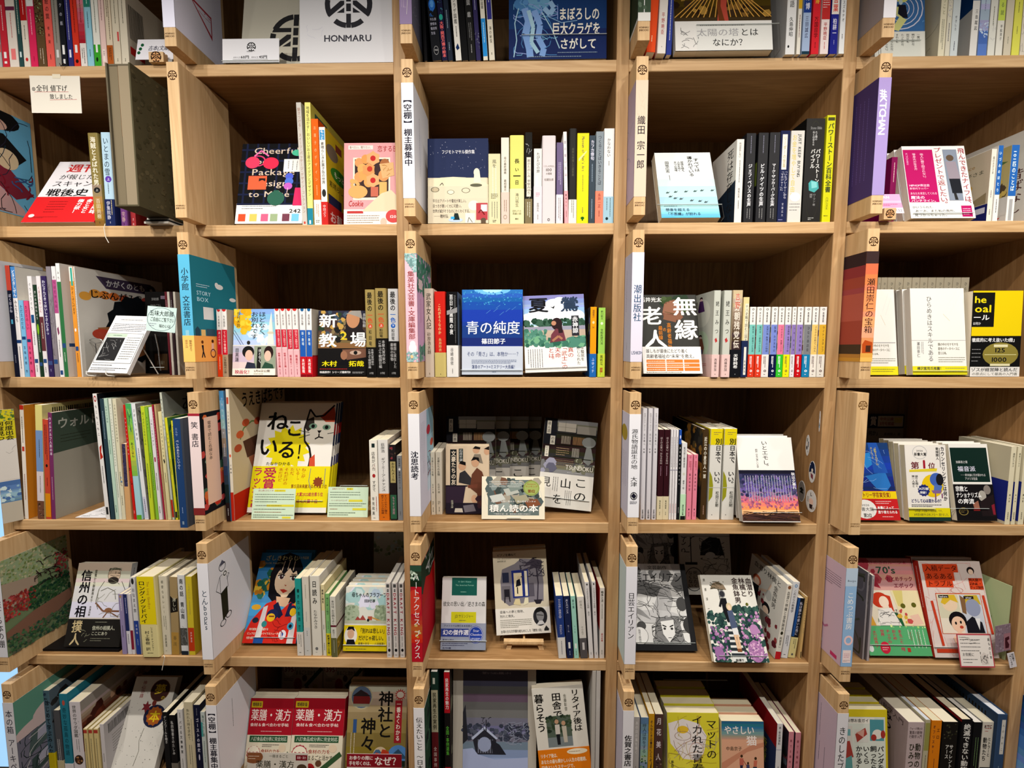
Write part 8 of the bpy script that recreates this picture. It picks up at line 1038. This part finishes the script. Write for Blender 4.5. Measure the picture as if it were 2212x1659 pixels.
c.card('hand_card', 'card', 1538, 1902, 1386, 1118, 'white handwritten card with a red checked border in front of the cartoon book', 'b8505a', [('r', 3, 4, 97, 96, 'e2dcd6'), ('w', 6, 10, 66, 30, 6, 1, ['333', '555']), ('z', 8, 12, 66, 56, 4, '444'), ('t', 10, 56, 44, 68, 'お気軽に', '333'), ('z', 10, 72, 52, 90, 2, '444'), ('p', [(64, 92), (62, 66), (72, 54), (84, 64), (84, 90)], 'd4ccc6'), ('w', 62, 54, 86, 92, 16, .9, ['333']), ('v', 88, 10, 95, 76, '紙ものと本', '444')], t=.6, tilt=13, Y=-8, lift=.3)
Xr = min(xat(c.px(2035), 14, c.z), UX(5) - 4.5)
c.f((proj(Xr - 19, 112, c.z)[0] - c.ox) * c.sc, 2040, 1200, 610, 'pale green booklet near the wall', 'b9c69c', [('p', [(20, 42), (70, 50), (64, 98), (60, 98), (64, 54), (20, 46)], '8a9a74'), ('l', [(14, 36), (40, 42)], 1, '443'), ('l', [(30, 46), (62, 52), (56, 98)], .8, '554')], t=2.5, tilt=0, yaw=-79, Y=112, w=98, h=172, lift=.3)
c.card('price_tag', 'tag', 1905, 2110, 1328, 1040, 'mottled purple paper tag with a dark figure, at the shelf end', '8d7a86', [('d', 2, 2, 98, 98, 60, 6, ['7a6876', 'a294a0', '9a8894'], 3), ('r', 54, 34, 98, 96, 'a47a84'), ('p', [(62, 50), (88, 46), (90, 58), (76, 62), (90, 78), (86, 90), (64, 90), (62, 70)], '4a1e2a')], t=.8, tilt=4, yaw=14, w=46, Y=-6, z0=zat(c.py(1328), 950, -6), lift=0, group='purple tag and slip')
c.card('title_slip', 'tag', 2058, 2130, 1484, 1322, 'white title slip hanging over the shelf edge', 'dcdae0', [('v', 20, 6, 90, 92, '前田藤子\n「ぬいぐるみ」', '333', 1)], t=.5, tilt=0, roll=-16, w=15, Y=-6.5, z0=zat(c.py(1484), 950, -6.5), lift=0, group='purple tag and slip')

# ------------------------------------------------------------------ bottom row (feet below the frame)
c = Cell(6, 1, 'past the car drawing sign', 0, 1410, 4.608)
for a in ((428, 492, 378, 'grey-blue book with a yellow foot', '56707e', [('d', 4, 3, 96, 14, 8, 20, ['222', '345'], 3), ('v', 14, 10, 86, 90, 'はじめて学ぶみんなの政治', '1c262c', 1)], dict(band=(.32, 'c9b81e'), d=150, Rr=[R('5c6a74', 0, 100), ('d', 4, 4, 96, 96, 30, 8, ['445', '889', '333'], 3)])),
          (532, 592, 574, 'grey paperback with a curled top', '55565a', [Z('bbb', 40, 80, 2, 22)], dict(d=128, band=(.3, 'b9b090'))),
          (590, 668, 410, 'turquoise paperback with a white foot', '2f7f92', [('e', 50, 10, 18, 3, 'b85a4a'), ('v', 22, 15, 78, 70, '奇妙な孤島の物語', '1c4a58'), Z('666', 86, 97)], dict(d=148, band=(.21, 'd2d0d2'))),
          (690, 800, 490, 'white salad encyclopedia with a food photo side', 'd2cdd2', [('v', 22, 4, 62, 44, '世界のサラダ図鑑', '332'), ('v', 66, 20, 80, 44, 'レシピ', '555'), Z('777', 46, 62, 2, 30), ('e', 48, 72, 40, 6, '3a2a22'), ('d', 20, 68, 76, 76, 16, 10, ['8a5a3a', 'a8805a', '5a3a2a'], 3)], dict(d=190, Rr=[R('9a948e', 0, 18), ('g', 0, 12, 100, 62, ['b9b0a8', '7a4a34', '5a2e24', '8a5a44']), ('d', 2, 22, 98, 60, 50, 7, ['6a3626', 'a8765a', 'c9a48a', '4a241c'], 4), R('b0aaa4', 62, 100)])),
          (832, 868, 758, 'slim cream red-headed paperback, first of three', 'd2c28e', [R('b0463a', 2, 8), Z('665', 18, 90)], dict(d=105)),
          (884, 920, 758, 'slim cream red-headed paperback, second of three', 'd2c28e', [R('b0463a', 2, 8), Z('665', 18, 90)], dict(d=105)),
          (934, 976, 758, 'slim cream red-headed paperback, third of three', 'd2c28e', [R('b0463a', 2, 8), Z('665', 18, 90)], dict(d=105)),
          (994, 1034, 712, 'white paperback with a barcode side', 'cfccce', [Z('777', 50, 70)], dict(d=130, Rr=[R('b5b2b4', 0, 100), ('b', 8, 6, 70, 22, 26, '333'), ('e', 62, 32, 6, 4, '8a3a34'), ('z', 14, 28, 54, 60, 7, '665')]))):
    c.b(a[0], a[1], a[2], a[3], a[4], a[5], yx=a[2] + 60, page='dcd2ba', **a[6])
c.f(1066, 1508, 1520, 240, 'white book with a brown and a navy roundel', 'd4d1ca', [('d', 4, 4, 98, 98, 90, 1, ['777', '999', '665'], 3), ('e', 66, 14, 22, 11, '4a2e2a'), ('o', 66, 14, 23, 11.6, .05, '8a6a4a'), ('t', 52, 7, 80, 19, '夢', 'c9b23a', 1), ('t', 72, 19, 82, 24, 'の', 'c9b23a'), ('e', 68, 40, 25, 11.5, '2a2c48'), ('star', 68, 40, 19, 11, 'a5602a', .86), ('t', 56, 34, 82, 47, '本', 'd9c02a', 1), ('star', 44, 31, 12, 6, '84343c', .5), ('v', 20, 4, 30, 22, '神山奈雄', 'a66'), ('e', 60, 27, 5, 3, '7a3a34'), ('l', [(52, 52), (48, 64), (54, 74), (50, 88)], .8, '665')], t=18, tilt=28, Y=4, lift=9)
for a in ((1616, 1666, 592, 'black paperback with white lettering', '1e1f22', [('v', 20, 5, 80, 44, 'ゲンズブールを聴き', 'ccc')], dict(d=148)),
          (1680, 1742, 622, 'black paperback with a grey foot', '1b1b1e', [('v', 26, 8, 74, 58, '私的物書きのたしみ', 'ccc')], dict(d=130, band=(.3, '77726a'))),
          (1764, 1816, 566, 'white writing guide', 'd2d2d2', [('v', 26, 14, 76, 60, 'バズる文章教室', '333', 1), Z('666', 4, 12), Z('777', 66, 88)], dict(d=130)),
          (1828, 1918, 492, 'cream book with mincho lettering', 'cfc6aa', [('v', 24, 8, 62, 46, '失われた時を求めて', '665'), ('Z', 60, 20, 90, 60, 1, '887'), Z('776', 52, 90, 2, 26)], dict(d=120)),
          (1924, 1990, 520, 'navy book with large white lettering', '1f2440', [('v', 26, 16, 74, 60, 'ゴーストの歴史', 'dde', 1), ('e', 50, 66, 10, 4, 'dde'), Z('889', 4, 14)], dict(d=140)),
          (1994, 2040, 590, 'pale blue-white paperback beside the vacant sign', 'cdd8d6', [('v', 20, 4, 80, 34, '海辺へ行く道', '465'), Z('576', 40, 90), ('r', 0, 14, 40, 34, '5aa')], dict(d=130))):
    c.b(a[0], a[1], a[2], a[3], a[4], a[5], yx=a[2] + 60, page='e2d8c0', **a[6])

c = Cell(6, 2, 'past the vacant bottom sign', 430, 1410, 4.706)
def yak(full=True): return [R('a81f30', 0, 46), ('r', 3, 4, 28, 12, 'd9c02a'), ('t', 5, 5, 26, 11, '増補新版', '433', 1), ('t', 4, 13, 96, 30, '薬膳・漢方', 'e6dcd6'), ('t', 4, 31, 92, 36, '食材＆食べ合わせ手帖', 'e6d0cc', 1), ('z', 30, 40, 88, 43, 1, 'dbb'), ('r', 6, 47, 92, 55, '2f5a3c'), ('t', 9, 48, 90, 54, '八訂食品成分表に完全対応', 'd6dccc'), ('star', 18, 69, 16, 14, 'a8384a', .92), ('e', 18, 69, 14, 9.6, 'e4ddcc'), ('t', 6, 65, 30, 74, '395', 'a03044', 1), ('z', 36, 57, 74, 61, 2, '433'), ('t', 34, 63, 78, 69, '食材の力を', 'a8483a'), ('t', 34, 70, 90, 77, 'まるごと活かす！', '443'), ('e', 82, 62, 8, 5, 'd9c8b0'), ('l', [(58, 90), (98, 68)], 9, '3a5a3a'), ('e', 40, 88, 10, 8, 'a82a2a'), ('e', 56, 80, 6, 4, '6a4a34'), ('e', 62, 95, 7, 5, '5a3426'), ('e', 82, 92, 6, 5, 'b0a03a'), ('z', 6, 80, 30, 84, 2, '655')]
for x0, x1, ds in ((350, 897, 'red and white recipe book nearer the sign'), (902, 1432, 'red and white recipe book nearer the shrines')):
    c.f(x0, x1, 1576, 462, ds, 'd8d0bc*', yak(), t=17, tilt=16, Y=10, lift=7, behind=1, bdesc='copy tucked behind the one ' + ds[26:], spine=[R('a81f30', 0, 50)], roll=0)
for x0, x1, n_ in ((838, 1255, 'dim red recipe book at the back'), (1262, 1660, 'second dim red recipe book at the back')): c.f(x0, x1, 700, 100, n_, 'c9c0ae', yak(), t=17, tilt=6, Y=200, lift=60, h=226)
c.card('pop_card', 'card', 486, 1104, 1330, 1018, 'grey-white promotional card before the red recipe books', 'c9c4ba', [('e', 10, 14, 16, 22, '8a5a3a'), ('z', 2, 8, 20, 24, 2, 'dcb'), ('t', 36, 5, 68, 17, '一冊まるごと', '443'), ('t', 14, 24, 78, 52, '薬膳・漢方', '332'), ('r', 80, 6, 99, 24, '7a1f2a'), ('t', 82, 10, 97, 20, '薬膳・漢方', 'dbb'), ('e', 90, 48, 8, 12, '543'), ('r', 8, 62, 50, 80, '3a6a44'), ('r', 52, 62, 94, 80, '6a4a7a'), ('z', 12, 66, 90, 76, 1, 'dcd')], t=.8, tilt=6, Y=-6, z0=zat(c.py(1330), -700, -6), lift=0, stand=(.1, .9, 4, 'recipe promotional card'))
shr = [('g', 0, 0, 100, 100, ['bbb4a4', '998a64', '85743a', '7a6428']), ('e', 22, 13, 19, 13, 'b0a88c'), ('e', 22, 13, 17, 11.6, '5a6a80'), ('p', [(8, 13), (14, 8), (22, 6), (32, 9), (37, 14), (36, 20), (8, 20)], '7a2a2a'), ('p', [(6, 12), (20, 5), (38, 12)], '332a2c'), ('r', 8, 20, 36, 23, '998'), ('v', 50, 6, 78, 56, '神社と', '1c1a18', 1), ('v', 22, 34, 50, 70, '神々', '1c1a18', 1), ('star', 88, 10, 10, 14, 'b03a3a', .6), ('e', 88, 10, 6, 3.4, 'd4ccc0'), ('r', 80, 16, 92, 60, 'a02a34'), ('v', 82, 17, 90, 58, '一番よくわかる', 'e4dcd0', 1), ('e', 88, 74, 18, 12, '5a8ac0'), ('p', [(70, 76), (88, 66), (104, 76)], '3a5a74'), ('r', 70, 78, 100, 84, '2a3a30'), ('e', 58, 72, 12, 8, 'c9b89a'), ('p', [(44, 88), (50, 72), (64, 68), (74, 82), (76, 92), (44, 92)], '8a5a34'), ('d', 44, 70, 76, 90, 20, 7, ['2a2426', 'b8452a', '4a6a8a', 'd9cbb0'], 3), ('r', 10, 36, 16, 50, '3a5a8a'), ('Z', 5, 50, 16, 90, 2, 'd9d0bc'), ('p', [(12, 96), (100, 90), (100, 100), (10, 100)], 'c03a2a')]
c.f(1474, 2085, 1576, 328, 'golden shrine guide with round pictures', '99885a*', shr, t=15, tilt=14, Y=8, lift=6, behind=1, bdesc='copy behind the golden shrine guide', spine=[R('ddd', 0, 100)])
c.card('pop_card', 'card', 1500, 2058, 1330, 1030, 'crimson promotional card in front of the golden shrine guide', 'dcccc8', [R('8a1c2a', 0, 45), ('t', 4, 6, 48, 22, 'お参りの際に', 'e6dcd8', 1), ('t', 4, 24, 48, 41, '手を叩くのは、', 'e6dcd8', 1), ('t', 50, 6, 98, 42, 'なぜ？', 'e6dcd8', 1), ('z', 6, 54, 90, 90, 4, '754')], t=.8, tilt=6, Y=-8, z0=zat(c.py(1330), -500, -8), lift=0, stand=(.1, .9, 4, 'shrine promotional card'))

c = Cell(6, 3, 'past the dark green sign', 870, 1410, 4.514)
c.b(278, 344, 186, 'dark green, cream and maroon renovation book', '254038', [('r', 26, 5, 60, 10, 'c9d0c8'), R('b9b59c', 15, 50), ('v', 18, 17, 82, 48, '民家再生の実例', '332', 1), R('6f262c', 50, 100), ('v', 24, 62, 76, 80, '全国事例', 'd9c4c0'), ('t', 8, 80, 92, 85, '50', 'e2d0cc', 1), ('t', 20, 86, 80, 90, '選', 'd9c4c0')], d=210, yx=500, Y=-4, page='d9d6d0')
c.b(404, 462, 190, 'red and black renovation book', '201d1e', [R('b5202c', 0, 34), ('v', 18, 5, 82, 31, '民家再生の魅力', 'e6dcdc', 1), ('v', 20, 45, 80, 70, '全国・事例選集', '6ac04a'), R('a82030', 80, 100), Z('ecc', 84, 97)], d=210, yx=500, Y=-2, Rr=[R('3a3430', 0, 100), ('d', 4, 4, 96, 96, 40, 8, ['555', '776', '332'], 3)], page='cfc9c0')
farm = [('z', 16, 1.5, 60, 3.5, 1, '555'), ('z', 78, 2, 90, 3, 1, '555'), ('g', 12, 6, 90, 96, ['3c4450', '564f5c', '66605f', '786e72', '7f8296', '6f7690', '8a93b0', 'a5b0d0', 'b5c0de']), ('t', 34, 7, 70, 9.5, '「民家フォーラム2025 in 新潟県」レポート', '99a'), ('d', 12, 50, 90, 62, 90, 3, ['4a5062', '5a6070', '3e4454'], 4), ('w', 60, 48, 90, 66, 50, .5, ['3a3c4a', '99a0b4']), ('p', [(12, 40), (15, 34), (18, 62), (12, 66)], '33343c'), ('p', [(24, 62), (38, 53), (52, 62), (52, 74), (28, 74)], '33343e'), ('p', [(22, 61), (38, 51.5), (54, 61), (52, 62), (38, 54), (24, 62.4)], 'b5bed6'), ('b', 30, 62, 50, 73, 7, '777c8c'), ('p', [(46, 62), (56, 66), (64, 74), (48, 74)], '2c2e38'), ('e', 38, 66, 8, 6, '9aa4c0'), ('p', [(12, 70), (24, 69), (30, 74), (50, 78), (90, 76), (90, 96), (12, 96)], 'a9b4d4'), ('l', [(40, 46), (40, 56)], 1, '2a2c34'), ('w', 34, 44, 46, 54, 8, .5, ['2a2c34'])]
c.f(486, 1302, 1512, 100, 'grey-framed magazine with a snowy farmhouse', 'b7b2a8', farm, t=6, tilt=7, Y=6, lift=2, h=None)
c.b(1846, 1882, 150, 'tall thin grey-white magazine', 'b9b6b0', [], d=215, yx=500, Y=0)
c.b(1886, 1926, 150, 'tall thin grey-white magazine by the wall', 'c4c2be', [], d=215, yx=500, Y=0)
c.f(1352, 1865, 1505, 292, 'slanting white couple-photo book with orange band', 'd6d3ca', [('v', 74, 4, 92, 48, 'リタイア後は', '1c1a18', 1), ('v', 36, 6, 56, 33, '田舎で', '1c1a18', 1), ('v', 2, 6, 22, 46, '暮らそう', '1c1a18', 1), ('v', 60, 8, 66, 26, '佐藤彰啓', '554'), ('r', 22, 30, 70, 62, '59665a'), ('d', 22, 30, 70, 46, 50, 4, ['3a4a38', '4a5a44', '2c3a2e'], 3), ('r', 22, 52, 70, 62, '7d8688'), ('e', 42, 36, 4, 2.4, 'b9977c'), ('p', [(38, 39), (47, 39), (47, 49), (38, 49)], 'c9c4bc'), ('p', [(39, 49), (46, 49), (46, 60), (40, 60)], '23252a'), ('e', 55, 38, 4, 2.4, 'b9977c'), ('p', [(51, 41), (60, 41), (60, 58), (53, 58)], 'bdb6a8'), ('e', 76, 68, 20, 3, 'e6dcc4'), ('z', 60, 67, 92, 69, 1, '865'), ('t', 4, 68, 40, 73, 'リタイア後は、', 'f0e2cc', 1), ('t', 4, 74, 96, 79, 'あなたの最も輝かしい人生の収穫期、', 'f0e2cc', 1), ('t', 4, 80, 72, 85, '田舎というステージで、', 'f0e2cc', 1), ('t', 4, 86, 74, 91, '新たな人生が始まる。', 'f0e2cc', 1)], t=18, tilt=6, roll=-6, Y=-2, lift=16, h=218, w=118, band=(.36, 'd9801c'), spine=[R('c9c6bc', 0, 100)])

c = Cell(6, 4, 'past the side-note sign', 1310, 1410, 4.514)
for a in ((266, 326, 628, 'grey-white paperback with pale lettering', 'b5b3b2', [('v', 26, 5, 74, 50, 'あの日の風を描く', 'e2e0de'), Z('777', 66, 90)], dict(d=128)),
          (336, 411, 632, 'blue to green landscape paperback', '8a9cb4', [('g', 0, 0, 100, 60, ['68a', '8ab', 'aba']), ('v', 20, 8, 80, 48, '呼人は旅をする', '345'), ('d', 5, 50, 95, 90, 40, 12, ['3a6a4a', '5a8a4a', '8aac6a', '2a4a38'], 3)], dict(d=128)),
          (414, 470, 597, 'mustard yellow paperback', 'c99a24', [('v', 24, 8, 76, 62, 'そんなときは書店にどうぞ', '433', 1), ('p', [(50, 66), (70, 60), (64, 70), (40, 74)], '222')], dict(d=128, band=(.2, 'b0a08a'))),
          (474, 556, 600, 'brown paperback with large white lettering', '57403c', [('t', 20, 4, 80, 14, '月', 'd6ccd0', 1), ('t', 20, 18, 80, 28, '花', 'd6ccd0', 1), ('t', 20, 34, 80, 44, '美', 'd6ccd0', 1), ('t', 20, 50, 80, 60, '人', 'd6ccd0', 1), ('d', 10, 52, 90, 70, 14, 10, ['222', '876', '332'], 3)], dict(d=128, band=(.28, 'b5b42a')))):
    c.b(a[0], a[1], a[2], a[3], a[4], a[5], yx=a[2] + 60, page='e2dac2', Y=3, **a[6])
c.f(600, 1108, 1505, 586, 'yellow and white book with loose pen line drawing', 'd0c83e', [('p', [(2, 14), (30, 8), (62, 14), (76, 30), (70, 52), (58, 62), (30, 60), (6, 40)], 'dcd6d4'), ('p', [(0, 60), (10, 54), (40, 64), (50, 80), (0, 80)], 'd6ce4a'), ('e', 30, 22, 11, 5, 'd9b83a'), ('w', 2, 4, 98, 78, 34, .7, ['a87a4a', '8a6a4a', '998a9a', 'b0a03a'], 5), ('o', 30, 30, 16, 6, .06, '9a7a6a'), ('o', 56, 50, 14, 12, .04, 'c08a6a'), ('v', 74, 8, 96, 60, 'マットの', '2a2624'), ('v', 46, 3, 70, 78, 'イカれた青春', '2a2624'), ('v', 6, 62, 12, 84, '寒森洗桂子', '443')], t=24, tilt=7, Y=4, lift=4, band=(.16, '3a80b0'), behind=3, bdesc='cream-edged copy behind the yellow book', page='e6dcc0', bops=[])
c.f(1128, 1540, 1505, 668, 'peach and teal book with a family on a beach', 'd2a58a', [('g', 0, 0, 100, 26, ['28688a', '3a7a94', '7a9a98', 'c09a84']), ('p', [(0, 60), (70, 34), (100, 30), (100, 36), (60, 44), (0, 72)], 'c08a70'), ('t', 6, 6, 78, 20, 'やさしい', 'e6dcd6', 1), ('t', 58, 20, 84, 36, '猫', 'e6dcd6', 1), ('t', 10, 36, 48, 43, '中島京子', '543'), ('e', 47, 50, 3, 2.2, '432'), ('p', [(42, 53), (51, 53), (52, 63), (42, 63)], 'b86a5a'), ('p', [(43, 63), (50, 63), (48, 75), (44, 75)], '33304a'), ('e', 62, 60, 2.4, 2, '432'), ('p', [(58, 62), (65, 62), (66, 70), (58, 70)], '4a4a6a'), ('l', [(51, 56), (58, 63)], 1.6, 'a8604a'), ('e', 80, 53, 3, 2.2, '432'), ('p', [(76, 56), (84, 56), (82, 65), (75, 65)], 'c0705a'), ('p', [(74, 65), (83, 65), (82, 75), (72, 75)], '2a4050'), ('t', 4, 88, 96, 96, '中央公論文芸賞受賞作', '345', 1)], t=22, tilt=6, Y=4, lift=3, band=(.15, 'd6d6d2'), behind=2, bdesc='cream-edged copy behind the beach book', page='e6dcc0', bops=[])
r_ = tag(empty('acrylic_display', xat(c.px(540), 150, c.z), 150, c.z), 'large clear acrylic plate standing behind the yellow pen-drawn book', 'display stand')
hh = zat(c.py(268), 300, 150) - c.z
m_ = MB(); m_.box((0, 0, 0), (165, 2, hh), 'clear_acrylic'); m_.box((0, -.2, hh - 1), (165, 2.2, hh), 'acrylic_edge'); m_.build('plate', r_)
m_ = MB(); m_.box((0, 2, 0), (165, 40, 1.6), 'clear_acrylic'); m_.build('base_plate', r_)
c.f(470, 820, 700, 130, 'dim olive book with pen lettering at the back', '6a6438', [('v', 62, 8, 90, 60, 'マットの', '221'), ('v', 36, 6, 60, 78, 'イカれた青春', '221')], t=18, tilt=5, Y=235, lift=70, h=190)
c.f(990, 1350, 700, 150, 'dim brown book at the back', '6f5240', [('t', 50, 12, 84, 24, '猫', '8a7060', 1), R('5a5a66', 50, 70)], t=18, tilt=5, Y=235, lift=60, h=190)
c.b(1664, 1720, 692, 'white paperback with a red and blue cover side', 'd2d2d4', [('v', 26, 4, 74, 30, '県・新佐賀資料', '444'), ('r', 0, 36, 100, 37, 'aab'), Z('556', 60, 90)], d=170, yx=760, Y=0, L=[R('8a1c22', 0, 34), R('2c3a5e', 34, 100), ('v', 56, 42, 88, 76, '新佐賀', 'b0b83a', 1), ('d', 4, 40, 50, 98, 30, 8, ['46546e', '33422e', '223'], 3)], page='d9d4c4')
pk = [('v', 28, 10, 72, 60, '奏でる場所に', '7a2a3a'), Z('a45', 66, 80), R('c9b83a', 92, 100)]
c.b(1776, 1828, 772, 'rose pink paperback', 'c98a94', pk, d=148, yx=840, Y=0, L=[R('332a34', 0, 100), ('d', 4, 4, 96, 96, 30, 8, ['64343c', '222', '55606a'], 3)], page='e2dac2')
c.b(1842, 1897, 780, 'second rose pink paperback by the wall', 'c98a94', pk, d=148, yx=840, Y=0, L=[R('332a34', 0, 100)], page='e2dac2')

c = Cell(6, 5, 'past the slanted lettering sign', 1750, 1410, 4.788)
c.f(330, 812, 1560, 588, 'yellow-framed book of comic money pictures', 'd2c22e', [('r', 0, 9, 95, 80, 'd6dcd4'), ('r', 8, 10, 72, 17, 'e6e4dc'), ('t', 12, 11, 68, 16, '妄想お金ガイド', '333', 1), ('r', 62, 12, 92, 38, '5a9aa4'), ('e', 78, 30, 11, 6, 'e2ddd6'), ('e', 70, 34, 6, 4, 'a8403a'), ('e', 90, 30, 5, 5, 'a8403a'), ('r', 28, 24, 58, 40, 'd6d6d0'), ('p', [(30, 30), (52, 22), (56, 30), (34, 40)], 'a84a42'), ('p', [(32, 28), (50, 24), (48, 34)], 'd0a69a'), ('r', 2, 20, 24, 52, 'd6d2cc'), ('r', 6, 24, 20, 32, '7ab0b4'), ('p', [(4, 40), (18, 38), (26, 58), (6, 60)], 'a84a42'), ('p', [(8, 60), (22, 56), (24, 78), (6, 78)], '6aa4a4'), ('v', 30, 44, 92, 74, 'パンダを\n飼ったら\nいくら\nかかる？', '2c2c2c', 1)], t=20, tilt=6, Y=6, lift=4, band=(.22, 'c9cc8a'), behind=3, bdesc='copy behind the comic money book', page='d9d0b0')
c.b(1012, 1180, 718, 'thick mauve-grey animal book with whale side', 'bfb0b2', [('t', 10, 6, 90, 22, 'ウォード博士の\n驚異の動物\n行動学入門', '433'), ('v', 12, 28, 90, 62, '動物の\nひみつ', '332', 1), ('r', 6, 64, 94, 64.4, '776'), ('z', 14, 68, 86, 78, 3, '665')], d=190, yx=800, Y=2, hard=0, L=[R('a8989a', 0, 100), ('t', 56, 4, 94, 12, '行動学入門', '433'), ('v', 50, 10, 92, 36, 'みつ', '2a2230', 1), ('e', 22, 34, 24, 12, '2a3448'), ('e', 34, 66, 22, 9, '33405a'), ('Z', 66, 36, 78, 90, 1, '443')], page='e6dfcc')
c.b(1194, 1244, 694, 'olive and white paperback', 'b9b49a', [R('9a9a5a', 4, 40), Z('665', 46, 84)], d=170, yx=760, Y=2, page='d6dae2')
c.b(1258, 1360, 702, 'orange paperback with brown lettering', 'd9861c', [('v', 12, 5, 42, 44, 'オフリスキー', '533', 1), ('v', 52, 8, 86, 26, 'エロ', '6a3a1a', 1), Z('743', 50, 84)], d=150, yx=780, Y=2, page='e4dcc0')
c.b(1372, 1530, 716, 'thick black science paperback with white lettering', '201e1c', [('d', 6, 2, 94, 22, 20, 8, ['443', '332', '554'], 3), ('v', 24, 30, 80, 62, 'サイレント\nアース', 'd6d6d2', 1), ('z', 20, 70, 76, 74, 1, '999')], d=190, yx=800, Y=2, page='efe6d0', L=[R('1a1917', 0, 100)])
c.b(1562, 1684, 694, 'black hardback with tall white lettering', '1c1b1e', [('v', 16, 5, 86, 84, '絶滅できない動物たち', 'dcdcd8', 1)], d=190, yx=800, Y=2, page='eadfc6', hard=1, L=[R('7a1c1c', 0, 3), R('1c1b1e', 3, 100)])
c.b(1692, 1778, 720, 'black paperback with green-white fine lettering', '1b1c1e', [Z('7a9a6a', 20, 76, 2, 22), Z('999', 80, 96)], d=180, yx=800, Y=2, page='e6e2da')
c.b(1786, 1896, 716, 'cream paperback with black title and red lines', 'd2cfc4', [('z', 20, 3, 80, 14, 3, 'a33'), ('t', 12, 3, 86, 9, 'RTC', '544', 1), ('v', 8, 20, 52, 52, '動物たち', '222', 1), ('v', 56, 20, 86, 46, 'ヒトラーと', '222', 1), R('26282c', 60, 64)], d=190, yx=800, Y=2, page='d9d2bc')
c.b(1908, 2044, 640, 'blue hardback with a white title label', '3c5474', [('r', 44, 6, 84, 46, 'd2d0c8'), ('v', 52, 9, 76, 44, 'んのみやこ', '443'), Z('9ab', 60, 90)], d=200, yx=740, Y=-4, hard=1, L=[R('33465e', 0, 100), ('b', 40, 6, 90, 12, 14, '222')], page='dde0e4')
